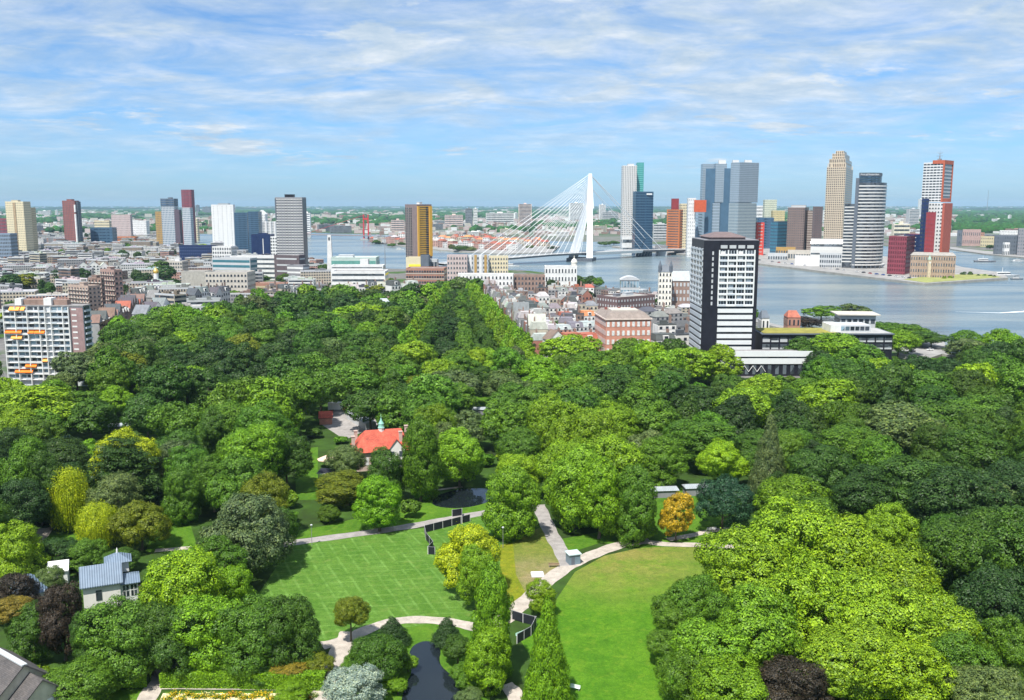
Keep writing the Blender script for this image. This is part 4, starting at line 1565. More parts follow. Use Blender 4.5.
mb.bar((lx, 0, zt - .2), (lx, 0, zt + 6), .9, .6).bar((lx, 0, zt + 6), (lx, 0, zt + 12), .3, .15)
mb.bar((lx - 4, 0, zt + 6), (lx + 4, 0, zt + 6), .25).bar((lx - 3, 0, zt + 10.5), (lx, 0, zt + 8), .2).bar((lx + 3, 0, zt + 10.5), (lx, 0, zt + 8), .2)
mb.box(lx - 2, lx + 2, -2, 2, zt - .3, zt + 2.5)
mb.build('roof_vane', MIDGREY, r, (0, 0, 0), s['rz'])
landmark('the stacked tower', (s['x'], s['y']))
s = spec(889, 907, 926, 277, 237, 35)
r = bld('warehouse_block', 'dark red block with black upper storeys left of the stacked tower', 'building', s)
volume(r, 'wall', s, MAROON, mat('red_grid_glass', (.1, .02, .03), .3), 9, 2.8, .55, .55)
s2 = spec(904, 923, 924, 275, 235.5, 25, 14)
s2['z0'] = zat(252, s2['y'])
volume(r, 'upper_storeys', s2, NAVY, PALEGREY, 4, 6, .2, .2)

# old brick hotel with two clock turrets
s = spec(911, 956, 957, 280.5, 256, 22, 18)
r = bld('hotel', 'old brown brick hotel with two copper-capped turrets at the pier end', 'building', s)
HB = mat('hotel_brick', (0.34, 0.25, 0.19), .85, .14)
b = volume(r, 'wall', s, HB, GREYGLASS, 4, 2.8, .45, .5, roof=None)
mb = MB()
w2, d2 = s['w'] / 2, s['d'] / 2
mb.prism(rect(s['w'] + .8, s['d'] + .8), 0, 3.6, 0, pts2=rect(s['w'] - 6, s['d'] - 8))
mb.build('roof', mat('hotel_roof', (0.3, 0.28, 0.26), .9, .15), b, (0, 0, s['h'] + .02))
COP = mat('verdigris', (0.35, 0.47, 0.4), .7, .12)
for fx in (-.16, .4):
    mb = MB()
    mb.prism(rect(3.4, 3.4), 0, 25)
    tw = mb.build('turret', mat('turret_stone', (0.55, 0.45, 0.33)), r, (fx * s['w'], -d2 - .6, 0))
    mb = MB()
    mb.lathe([(2.3, 0), (2.2, .6), (1.8, 2.2), (1.1, 3.6), (.5, 4.4), (.45, 6), (.1, 8)], 0, 0, 10)
    mb.build('spire', COP, tw, (0, 0, 25.02))
    mb = MB()
    mb.lathe([(1.0, 0), (1.0, .12)], 0, 0, 14)
    cf = mb.build('clock_face', WHITE, tw, (0, -1.72, 21.5))
    cf.rotation_euler = (math.pi / 2, 0, 0)
landmark('the old turreted hotel', (s['x'], s['y']))
for (a, c, yb, yt, m_, fl, lab) in [(963, 981.5, 246, 230, mat('dusty_pink_brick', (0.4, 0.28, 0.26)), 2, 'dusty pink brick warehouse across the inner harbour'),
                                     (957.5, 963, 246.4, 230.5, SLATE, 2, 'dark grey end block left of the dusty pink warehouse'),
                                     (995, 1019, 256, 236, SLATE, 5, 'dark slate warehouse at the right edge of the inner harbour'),
                                     (1019, 1034, 257, 229, MIDGREY, 8, 'grey silo-like block at the right picture edge'),
                                     (981, 996, 247, 237, CREAM, 3, 'cream low block behind the inner harbour'),
                                     (965, 985, 241, 233, SALMON, 3, 'salmon row behind the dusty pink warehouse'),
                                     (1000, 1030, 238, 231, WHITE, 3, 'long white row far right behind the slate warehouse')]:
    s = spec(a, c - .4, c, yb, yt, 25, 22)
    simple('warehouse', lab, 'building', s, m_, GREYGLASS, fl, spacing=4, frac=.4, hfrac=.4)
s = spec(1005, 1010, 1010.5, 256.4, 243, 2, 8)
simple('gatehouse', 'small white house in front of the slate warehouse', 'building', s, WHITE, GREYGLASS, 2)

# ---- the black and white tower by the park, with its podiums
s = spec(692, 704.2, 759.3, 368, 240.5, 90)
r = bld('residential_tower', 'black and white apartment tower rising from the park trees', 'tower', s)
LANDTOWER = (s['x'], s['y'])
w2, d2, H = s['w'] / 2, s['d'] / 2, s['h']
body = MB().prism(rect(s['w'], s['d']), 0, H).build('wall', BLACKP, r, (0, 0, 0), s['rz'])
LOUV = mat('white_enamel', (0.68, 0.7, 0.71), .4, .03)
GREYP = mat('grey_enamel', (0.5, 0.55, 0.6), .4, .05)
x0, x1 = -w2 + s['w'] * .285, w2 - s['w'] * .075
yf = -d2
zc = zat(303, s['y'])            # upper loggias end here
nU, nL_ = 10, 8
fhU = (H - 5.5 - zc) / nU
bays = 4
bw = (x1 - x0) / bays
for f in range(nU):
    z = zc + f * fhU
    me = win_mesh([(x0, yf), (x1, yf), (x1, yf + 2), (x0, yf + 2)], (x1 - x0) / 12, .8, fhU - 1.1, .06, [0], DARKGLASS, GREYP)
    link('window_row', me, body, (0, 0, z + 1.0))
    mb = MB()
    mb.box(x0, x1, yf - .5, yf - .07, z, z + 1.15)
    mb.build('parapet', LOUV, body)
    for k in range(bays):
        rr = random.Random(f * 7 + k)
        mb = MB()
        xa = x0 + k * bw
        mb.box(xa + .1, xa + bw - .7, yf - 1.3, yf - .55, z + .05, z + .95)
        mb.build('balcony', LOUV if rr.random() < .7 else GREYP, body)
        if rr.random() < .4:
            mb = MB()
            mb.box(xa + .8, xa + bw - 1.6, yf - .3, yf - .08, z + 1.2, z + fhU - .5)
            mb.build('blind', GREYP if rr.random() < .5 else WHITE, body)
for k in range(bays + 1):
    MB().box(x0 + k * bw - .35, x0 + k * bw + .35, yf - .62, yf - .05, zc, H - 5.3).build('pier', LOUV, body)
    if k < bays:
        MB().box(x0 + k * bw + .6, x0 + k * bw + bw - .6, yf - .25, yf + .02, H - 4.4, H - 2.6).build('top_window', PALEGREY, body)
zl0 = zat(352, s['y'])
fhL = (zc - zl0) / nL_
for f in range(nL_):
    z = zl0 + f * fhL
    MB().box(x0, x1, yf - .08, yf + .02, z + fhL * .66, z + fhL * .98).build('window_row', DARKGLASS, body)
    MB().box(x0, x1, yf - .75, yf - .1, z, z + fhL * .64).build('white_band', LOUV, body)
for f in range(nU):
    z = zc + f * fhU
    MB().box(-w2 + s['w'] * .155, -w2 + s['w'] * .185, yf - .08, yf + .02, z + .6, z + fhU - .6).build('slit_window', PALEGREY, body)
# left face: a grey grid above, pale bands below
for f in range(nU + 1):
    z = zc + f * fhU
    MB().box(-w2 - .5, -w2 - .06, -d2 + .8, d2 - .4, z - .3, z + .7).build('side_band', GREYP, body)
    if f < nU:
        MB().box(-w2 - .07, -w2 + .02, -d2 + .8, d2 - .4, z + .75, z + fhU - .35).build('side_window_row', GREYGLASS, body)
for k in range(5):
    yy = -d2 + .8 + k * (s['d'] - 1.8) / 4
    MB().box(-w2 - .62, -w2 - .1, yy, yy + .6, zc - .4, H - 4.4).build('pier', GREYP, body)
for f in range(nL_ + 1):
    z = zl0 - fhL + f * fhL
    MB().box(-w2 - .6, -w2 - .06, -d2 + .6, d2 - 3, z, z + fhL * .62).build('side_band', GREYP, body)
MB().prism(rect(s['w'] * .99, s['d'] * .99), 0, .4).build('parapet', MIDGREY, body, (0, 0, H + .002))
mb = MB()
mb.prism([(-w2 * .72, -d2 * .8), (w2 * .55, -d2 * .8), (w2 * .55, d2 * .8), (-w2 * .72, d2 * .8)], 0, 1.2)
mb.prism([(-w2 * .78, -d2 * .85), (w2 * .6, -d2 * .85), (w2 * .6, d2 * .85), (-w2 * .78, d2 * .85)], 1.2, 3.8, 0, pts2=[(-w2 * .3, -d2 * .3), (w2 * .15, -d2 * .3), (w2 * .15, d2 * .3), (-w2 * .3, d2 * .3)])
mb.build('roof', mat('brown_roof', (0.16, 0.12, 0.12), .8, .12), body, (0, 0, H + .41))
landmark('the black and white tower', LANDTOWER)

s = spec(720, 721, 812, 376, 352.5, 90, 9)
r = bld('podium_building', 'low white-banded wing at the foot of the black and white tower', 'building', s)
w2, d2, H = s['w'] / 2, s['d'] / 2, s['h']
b = MB().prism(rect(s['w'], s['d']), 0, H).build('wall', BLACKP, r)
for (za, zb_) in ((H - 2.2, H + .8), (H - 6.2, H - 3.2)):
    MB().box(-w2 - .2, w2 + .2, -d2 - .6, -d2 - .05, za, zb_).build('white_band', LOUV, b)
MB().box(-w2, w2, -d2 - .12, -d2 - .02, H - 3.1, H - 2.3).build('window_row', DARKGLASS, b)
for i in range(12):
    MB().box(-w2 + i * s['w'] / 12 + 1, -w2 + (i + 1) * s['w'] / 12 - 1.2, -d2 - .16, -d2 - .03, 1, H - 6.6).build('window', GREYGLASS, b)
for i in range(4):
    xa = -w2 + 6 + i * 4.6
    mb = MB()
    mb.bar((xa, -d2 - .5, H - 10.5), (xa + 2.3, -d2 - .5, H - 7.2), .16).bar((xa + 2.3, -d2 - .5, H - 7.2), (xa + 4.6, -d2 - .5, H - 10.5), .16)
    mb.build('truss', WHITE, b)
mb = MB()
mb.prism(rect(s['w'] - 1, s['d'] - 1), 0, .2)
mb.build('roof', FLATROOF, b, (0, 0, H + .01))
s = spec(761, 762, 893, 365, 334.5, 90, 24)
r = bld('podium_building', 'long glass-walled wing with a yellow-green planted roof beside the black and white tower', 'building', s)
w2, d2, H = s['w'] / 2, s['d'] / 2, s['h']
b = MB().prism(rect(s['w'], s['d']), 0, H).build('wall', BLACKP, r)
for f, z in enumerate((H - 4.6, H - 8.8)):
    for i in range(15):
        rr = random.Random(i * 3 + f)
        xa = -w2 + i * s['w'] / 15
        MB().box(xa + .5, xa + s['w'] / 15 - .4, -d2 - .1, -d2 + .02, z, z + 3.2).build('window', GREYGLASS, b)
        MB().box(xa + .5, xa + s['w'] / 15 - .4, -d2 - .3, -d2 - .12, z + .2, z + (1.1 if rr.random() < .7 else 1.8)).build('parapet', PALEGREY, b)
MB().box(-w2 - .5, w2 + .5, -d2 - 1.2, d2 + .3, 0, .6).build('eaves', SLATE, b, (0, 0, H + .003))
MB().box(-w2 + 1, -w2 + s['w'] * .58, -d2 + .2, d2 - 1, .6, .9).build('green_roof', GREENROOF, b, (0, 0, H + .006))
MB().box(-w2 + s['w'] * .58 + .2, w2 - 1, -d2 + .2, d2 - 1, .6, .8).build('roof', GREY, b, (0, 0, H + .006))
MB().box(-w2 + s['w'] * .535, -w2 + s['w'] * .615, -d2 + 3, d2 - 6, .95, 5.2).build('white_box', WHITE, b, (0, 0, H))
pv = MB().box(-w2 + s['w'] * .62, -w2 + s['w'] * .86, -d2 + 6, d2 - 3, .85, 4.6).build('penthouse', PALEGREY, b, (0, 0, H))
for i in range(6):
    xa = -w2 + s['w'] * (.625 + i * .038)
    MB().box(xa, xa + 2.4, -d2 + 5.85, -d2 + 6.02, 1.6, 3.9).build('window', LIGHTGLASS if i < 2 else DARKGLASS, pv)
landmark('the planted-roof wing', (s['x'], s['y']))
s = spec(841, 876, 877, 352, 314, 6, 16)
r = bld('pavilion', 'flat-roofed riverside pavilion with overhanging roof behind the planted-roof wing', 'building', s)
s['h'] -= 2
volume(r, 'wall', s, PALEGREY, DARKGLASS, 4, 3.4, .7, .5)
MB().prism(rect(s['w'] + 5, s['d'] + 4), 0, .6).build('canopy', BEIGE, r, (0, 0, s['h'] + 1.1), s['rz'])
for (a, c, yb, yt, m_, lab) in [(762, 770, 356, 318, WHITE, 'small white gabled house behind the planted-roof wing'), (788, 801, 348, 317.5, SALMON, 'red-roofed low villa behind the planted-roof wing')]:
    s = spec(a, c - .5, c, yb, yt, 4, 12)
    r = simple('villa', lab, 'house', s, m_, DARKGLASS, 3, spacing=3, frac=.4, roof=None)
    mb = MB()
    w2, d2 = s['w'] / 2 + .3, s['d'] / 2 + .3
    mb.prism(rect(w2 * 2, d2 * 2), 0, 4, 0, pts2=rect(w2 * 1.2, .4))
    mb.build('roof', mat('red_tile', (0.36, 0.12, 0.08), .85, .2) if m_ is SALMON else SLATE, r, (0, 0, s['h'] + .01), s['rz'])

# ---- white block with orange awnings, left edge
s = spec(3, 82.5, 90, 386, 306.5, 3)
r = bld('apartment_block', 'white balcony block with orange awnings at the left edge', 'building', s)
LANDWHITE = (s['x'], s['y'])
w2, d2, H = s['w'] / 2, s['d'] / 2, s['h']
b = MB().prism(rect(s['w'], s['d']), 0, H).build('wall', mat('off_white_render', (0.5, 0.53, 0.56), .8, .05), r, (0, 0, 0), s['rz'])
MB().box(w2 * .66, w2 + .05, -d2 - .25, -d2 + .02, 3.2, H - .6).build('brick_bay', mat('mauve_brick', (0.3, 0.2, 0.2), .85, .12), b)
nf, nb = 13, 11
fh = (H - 3.2) / nf
x0, x1 = -w2 + .4, w2 * .66
bw = (x1 - x0) / nb
rr = random.Random(5)
for f in range(nf):
    z = 3.2 + f * fh
    MB().box(x0, x1, -d2 - 1.25, -d2, z - .12, z + .12).build('balcony_slab', WHITE, b)
    for k in range(nb):
        xa = x0 + k * bw
        if k not in (7,):
            MB().box(xa + .35, xa + bw - .35, -d2 - .07, -d2 + .02, z + 1.05, z + fh - .45).build('window', DARKGLASS if rr.random() < .62 else LIGHTGLASS, b)
        if rr.random() < .55 and k != 7:
            MB().box(xa + .15, xa + bw - .15, -d2 - 1.28, -d2 - 1.16, z + .13, z + .95).build('balcony', WHITE if rr.random() < .5 else GREYP, b)
    MB().box(w2 * .72, w2 * .84, -d2 - .32, -d2 - .24, z + 1.0, z + 1.8).build('window', WHITE, b)
    me_ = MB().box(w2, w2 + .9, -d2 + .8, d2 - .8, z + .1, z + 1.0)
    me_.build('side_balcony', GREYP, b)
    MB().box(w2 - .02, w2 + .08, -d2 + .8, d2 - .8, z + 1.05, z + fh - .2).build('side_window_row', DARKGLASS, b)
for k in (0, 2, 4, 6, 7, 8, 10, 11):
    xa = x0 + k * bw
    MB().box(xa - .22, xa + .22, -d2 - 1.4, -d2, 0.2, H - .2).build('pier', WHITE, b)
AWN = mat('orange_awning', (0.85, 0.2, 0.01), .7, .08)
AWL = mat('apricot_awning', (0.85, 0.36, 0.08), .7, .08)
for (f, k0, k1, m_) in [(12, 1, 2.8, AWL), (8, 0, 2.9, AWN), (8, 3.9, 5, AWN), (8, 5, 6.8, AWN), (7, 1.0, 2.9, AWL), (3, 6, 7, AWL), (2, 3, 5, AWN), (1, 1.2, 4.3, AWN), (12, 2.9, 3.7, AWL)]:
    z = 3.2 + f * fh
    xa, xb = x0 + k0 * bw + .1, x0 + k1 * bw - .1
    mb = MB()
    mb.poly([(xa, -d2 - .1, z + fh - .15), (xb, -d2 - .1, z + fh - .15), (xb, -d2 - 1.7, z + 1.15), (xa, -d2 - 1.7, z + 1.15)][::-1])
    mb.poly([(xa, -d2 - 1.7, z + 1.15), (xb, -d2 - 1.7, z + 1.15), (xb, -d2 - 1.72, z + .75), (xa, -d2 - 1.72, z + .75)][::-1])
    mb.build('awning', m_, b)
MB().prism(rect(s['w'] + .8, s['d'] + .8), 0, .5).build('roof', FLATROOF, b, (0, 0, H + .003))
MB().prism(rect(s['w'] * .62, s['d'] * .5), 0, 2.6).build('plant_room', BROWNBRICK, b, (-w2 * .05, 0, H + .51))
MB().prism(rect(4, 5), 0, 3.6).build('lift_housing', WHITE, b, (w2 * .12, -d2 * .3, H + .512))
MB().prism(rect(3.4, 5), 0, 3.3).build('lift_housing', WHITE, b, (-w2 * .62, -d2 * .3, H + .512))
landmark('the orange-awninged block', LANDWHITE)

# ---- brown apartment group and gabled rows on the left
for (a, c, e, yb, yt, al, lab, m_) in [(68, 88, 100, 324, 287, 30, 'stepped tan brick flats left of the taller brown flats', mat('tan_brick', (0.4, 0.31, 0.26), .85, .12)),
                                        (88, 101, 104, 318, 279, 20, 'brown brick flats with pale balconies, middle of the stepped group', BROWNBRICK),
                                        (100, 114, 122, 316, 271, 35, 'tallest brown brick flats with a grey shaded side', mat('rose_brown_brick', (0.34, 0.23, 0.2), .85, .12))]:
    s = spec(a, c, e, yb, yt, al)
    r = bld('flats', lab, 'building', s)
    b = volume(r, 'wall', s, m_, DARKGLASS, 9, 3.6, .5, .45, plant_room=[(0, 0, 5, 4, 2.5, m_)])
    me = win_mesh(rect(s['w'], s['d']), 3.6, .6, .9, .9, [0], BEIGE, BROWNBRICK)
    for f in range(9):
        link('balcony_row', me, b, (0, 0, f * s['h'] / 9 + .2))
    landmark('the ' + ('tan brick' if 'tan' in lab else 'brown brick' if 'middle' in lab else 'tallest brick') + ' flats', (s['x'], s['y']))

# large mid-city buildings on the right of the avenue
s = spec(595, 606, 651, 364, 320, 84)
r = bld('brick_building', 'large pink-red brick building with white windows and a dark hipped roof facing the trees', 'building', s)
w2, d2, H = s['w'] / 2, s['d'] / 2, s['h']
b = volume(r, 'wall', s, PINKBRICK, mat('white_sash', (0.66, 0.68, 0.68), .4, .25, .8), 5, 3.0, .52, .56, roof=None)
MB().prism(rect(s['w'] + 1.4, s['d'] + 1.4), 0, .7).build('cornice', mat('stone_cornice', (0.6, 0.5, 0.45)), b, (0, 0, H + .003))
MB().prism(rect(s['w'] + .4, s['d'] + .4), 0, 3.2, 0, pts2=rect(s['w'] - 6, s['d'] - 6)).build('roof', mat('grey_brown_roof', (0.24, 0.2, 0.18), .9, .15), b, (0, 0, H + .71))
MB().prism(rect(s['w'] * .6, s['d'] * .4), 0, .8).build('roof_lantern', BEIGE, b, (0, 0, H + 3.92))
for i in range(3):
    MB().prism(rect(1.6, 1), 0, 2.4).build('chimney', REDBRICK, b, (-w2 * .7 + i * w2 * .6, d2 * .2, H + 3.0))
landmark('the pink-red brick building', (s['x'], s['y']))
s = spec(597, 617.5, 655, 321, 298.5, 55)
r = bld('warehouse', 'long dark brick warehouse with a grey roof near the riverside terminal', 'building', s)
volume(r, 'wall', s, mat('plum_brown_brick', (0.15, 0.1, 0.1), .85, .12), PALEGREY, 4, 3.2, .4, .4, roof=mat('mottled_roof', (0.32, 0.31, 0.3), .9, .2), plant_room=[(.1, .1, 8, 5, 2.4, PALEGREY), (-.25, 0, 5, 4, 2, MIDGREY)])
landmark('the dark brick warehouse', (s['x'], s['y']))
s = spec(659, 672, 673, 312, 272, 6, 14)
r = bld('corner_house', 'tall white riverside house with dark mansard roof and turrets', 'building', s)
b = volume(r, 'wall', s, mat('ivory_render', (0.72, 0.69, 0.62)), DARKGLASS, 7, 3, .45, .5, roof=None)
MB().prism(rect(s['w'] + .6, s['d'] + .6), 0, 5.5, 0, pts2=rect(s['w'] * .4, s['d'] * .4)).build('roof', SLATE, b, (0, 0, s['h'] + .01))
for fx in (-.42, .42):
    MB().lathe([(1.5, 0), (1.5, 5), (.1, 10)], 0, 0, 8).build('turret', SLATE, b, (fx * s['w'], -s['d'] * .45, s['h']))
landmark('the turreted white house', (s['x'], s['y']))
s = spec(672, 690, 691, 310, 281, 4, 22)
r = bld('warehouse', 'riverside brick warehouse with a large grey pitched roof behind the black and white tower', 'building', s)
b = volume(r, 'wall', s, BROWNBRICK, PALEGREY, 4, 3.2, .5, .5, roof=None)
mb = MB()
w2, d2 = s['w'] / 2 + .4, s['d'] / 2 + .4
mb.poly([(-w2, -d2, 0), (w2, -d2, 0), (w2, 0, 8), (-w2, 0, 8)]).poly([(w2, d2, 0), (-w2, d2, 0), (-w2, 0, 8), (w2, 0, 8)]).poly([(-w2, d2, 0), (-w2, -d2, 0), (-w2, 0, 8)]).poly([(w2, -d2, 0), (w2, d2, 0), (w2, 0, 8)])
mb.build('roof', mat('zinc_roof', (0.35, 0.37, 0.38), .7, .1), b, (0, 0, s['h'] + .01))
s = spec(621, 639, 640, 306, 280, 3, 14)
r = bld('terminal', 'small glass riverside terminal with a curved pale roof', 'building', s)
b = volume(r, 'wall', s, PALEGREY, LIGHTGLASS, 3, 2.6, .8, .7, roof=None)
mb = MB()
w2, d2 = s['w'] / 2 + .6, s['d'] / 2 + .6
for i in range(8):
    xa, xb = -w2 + i * w2 / 4, -w2 + (i + 1) * w2 / 4
    za, zb_ = 3.2 * (1 - (xa / w2) ** 2), 3.2 * (1 - (xb / w2) ** 2)
    mb.poly([(xa, -d2, za), (xb, -d2, zb_), (xb, d2, zb_), (xa, d2, za)])
    mb.poly([(xa, -d2, -.3), (xb, -d2, -.3), (xb, -d2, zb_), (xa, -d2, za)])
mb.build('roof', PALEGREY, b, (0, 0, s['h'] + .05))
landmark('the glass riverside terminal', (s['x'], s['y']))
# ================================================================== bridges
br = at(583, 260.5)
t = thing('cable_stayed_bridge', 'white cable-stayed bridge with a single bent pylon across the river', 'bridge', (br.x, br.y, 0))
O = Vector((br.x, br.y, 0))
BW = mat('bridge_white', (0.82, 0.84, 0.86), .45, .03)
BDECK = mat('bridge_deck', (0.2, 0.22, 0.24), .8, .1)
pathD = [at(440, 267), at(505, 264.5), at(545, 262.5), at(583, 260.5), at(625, 257.5), at(662, 255.2), at(700, 253)]
zD = [5, 10.5, 13, 13.5, 12.5, 10.5, 7]
DP = [Vector((p.x, p.y, z)) - O for p, z in zip(pathD, zD)]


def deckpt(u):
    u = max(0, min(len(DP) - 1.001, u))
    i = int(u)
    return DP[i].lerp(DP[i + 1], u - i)


def ribbon_deck(u0, u1, hw, th, name, m, up=0.0):
    mb = MB()
    N = 24
    for i in range(N):
        a, b = deckpt(u0 + (u1 - u0) * i / N), deckpt(u0 + (u1 - u0) * (i + 1) / N)
        d = (b - a)
        n = Vector((-d.y, d.x, 0)).normalized()
        q = []
        for p in (a, b):
            q.append([p + n * hw + Vector((0, 0, up)), p - n * hw + Vector((0, 0, up)), p - n * hw * .8 + Vector((0, 0, up - th)), p + n * hw * .8 + Vector((0, 0, up - th))])
        for k in range(4):
            mb.poly([q[0][k], q[0][(k + 1) % 4], q[1][(k + 1) % 4], q[1][k]])
    return mb.build(name, m, t)


ribbon_deck(0, 3.0, 15, 2.6, 'deck', BDECK)
ribbon_deck(3.02, 4.3, 15.5, 4.6, 'deck', BW)
ribbon_deck(4.32, 5.99, 15, 3.0, 'deck', MIDGREY)
ribbon_deck(0, 5.99, 13, .3, 'roadway', GREY, .35)
for sgn in (-1, 1):
    mb = MB()
    for i in range(24):
        a, b = deckpt(i / 4), deckpt((i + 1) / 4 - .001)
        n = Vector((-(b - a).y, (b - a).x, 0)).normalized() * sgn * 14.6
        mb.bar(a + n + Vector((0, 0, 1.1)), b + n + Vector((0, 0, 1.1)), .22, n=4)
        mb.bar(a + n, a + n + Vector((0, 0, 1.1)), .15, n=4)
    mb.build('railing', BW, t)
Yp = br.y
def pp(px, py, dy=0):
    Y = Yp + dy
    z = zat(py, Y)
    return Vector(((px - 512) / FPX * depth(Y, z), Y, z)) - O


top, kink = pp(590.3, 173.5), pp(589.2, 206)
legL, legR = pp(573.0, 257.5, 4), pp(589.4, 260.0, -14)
mb = MB()
def slab_leg(mb, a, b, wa, wb, da, db):
    qa = [a + Vector(v) for v in ((-wa, -da, 0), (wa, -da, 0), (wa, da, 0), (-wa, da, 0))]
    qb = [b + Vector(v) for v in ((-wb, -db, 0), (wb, -db, 0), (wb, db, 0), (-wb, db, 0))]
    mb.poly(qa[::-1]).poly(qb)
    for i in range(4):
        j = (i + 1) % 4
        mb.poly([qa[i], qa[j], qb[j], qb[i]])
slab_leg(mb, kink + Vector((0, 0, -4)), top, 7.4, 2.6, 3.6, 2.0)
mb.build('pylon_head', BW, t)
mb = MB()
slab_leg(mb, legL, kink + Vector((-3.0, -2.5, 2)), 8.0, 5.6, 3.8, 3.2)
mb.build('pylon_leg', BW, t)
mb = MB()
slab_leg(mb, legR, kink + Vector((1.4, -1.5, 2)), 5.4, 3.8, 3.8, 3.2)
mb.build('pylon_leg', BW, t)
mb = MB()
c0 = (legL + legR) / 2
mb.prism([(c0.x - 26, c0.y - 22), (c0.x + 16, c0.y - 26), (c0.x + 26, c0.y + 8), (c0.x - 14, c0.y + 26)], 0, 5.2)
mb.build('pier_base', mat('dark_pier_concrete', (0.1, 0.115, 0.14), .8, .15), t)
for (u, m_) in ((4.98, PALEGREY), (5.45, MIDGREY)):
    p = deckpt(u)
    mb = MB()
    mb.prism([(p.x - 8, p.y - 13), (p.x + 8, p.y - 13), (p.x + 8, p.y + 13), (p.x - 8, p.y + 13)], 0, p.z - 2.4)
    mb.build('bridge_pier', m_, t)
for sgn in (-1, 1):
    for i in range(16):
        u = 2.78 - i * 0.158
        a = deckpt(u) 
        d = deckpt(u + .05) - a
        n = Vector((-d.y, d.x, 0)).normalized() * sgn * 14
        k = i / 15
        b = kink.lerp(top, 0.06 + .92 * k) + Vector((-1, 0, 0))
        mb = MB()
        mb.bar(a + n, b, .28, n=5, cap=False)
        mb.build('cable', mat('cable_white', (.74, .76, .78), .5, .04), t)
    a = deckpt(4.88)
    for j, (k, r_) in enumerate(((.97, .6), (.6, .35))):
        a = deckpt(4.9 - j * .35)
        mb = MB()
        mb.bar(a + Vector((-6 * sgn, 11 * sgn, 0)), kink.lerp(top, k), r_, n=5, cap=False)
        mb.build('back_stay', BW, t)
landmark('the cable-stayed bridge', (br.x, br.y))

# the red bridge farther up the river
rb = at(365.5, 240)
t = thing('red_bridge', 'distant red suspension bridge with paired red pylons', 'bridge', (rb.x, rb.y, 0))
REDP = mat('signal_red', (0.5, 0.03, 0.04), .5, .06)
hT = zat(214.5, rb.y)
for sx in (-1.6, 3.4):
    mb = MB()
    mb.prism(rect(3.2, 8), 0, hT, 0, pts2=rect(2.4, 5))
    mb.build('pylon', REDP, t, (sx * 2.4, 0, 0))
MB().box(-4, 9, -3, 3, hT * .8, hT * .86).build('crossbeam', REDP, t)
MB().prism(rect(26, 16), 0, 4).build('bridge_pier', GREY, t)
l_, r_ = at(298, 238.5) - rb, at(372, 240.2) - rb
mb = MB()
for a, b in ((l_, Vector((0, 0, 0))), (Vector((0, 0, 0)), r_)):
    a, b = Vector(a), Vector(b)
    a.z = b.z = 10
    mb.poly([a + Vector((0, -8, 0)), b + Vector((0, -8, 0)), b + Vector((0, -8, 2.6)), a + Vector((0, -8, 2.6))])
    mb.poly([a + Vector((0, -8, 2.6)), b + Vector((0, -8, 2.6)), b + Vector((0, 8, 2.6)), a + Vector((0, 8, 2.6))])
    mb.poly([a + Vector((0, 8, 0)), a + Vector((0, -8, 0)), b + Vector((0, -8, 0)), b + Vector((0, 8, 0))])
mb.build('deck', mat('red_deck', (0.22, 0.2, 0.21), .7, .1), t)
for q in (l_, r_):
    mb = MB()
    mb.bar((0, 0, hT - 1), (q.x * .9, q.y * .9, 12), .4, n=4)
    mb.build('cable', REDP, t)
landmark('the distant red bridge', rb)

# thin mast on the left bank
p = at(385.5, 279)
t = thing('flag_mast', 'thin dark mast standing on the riverbank left of the amber tower', 'mast', p)
MB().bar((0, 0, 0), (0, 0, zat(236, p.y)), .55, .25, 8).build('shaft', MIDGREY, t)
MB().bar((-3, 0, zat(258, p.y)), (3, 0, zat(258, p.y)), .2).build('yard', MIDGREY, t)
p = at(694, 268)
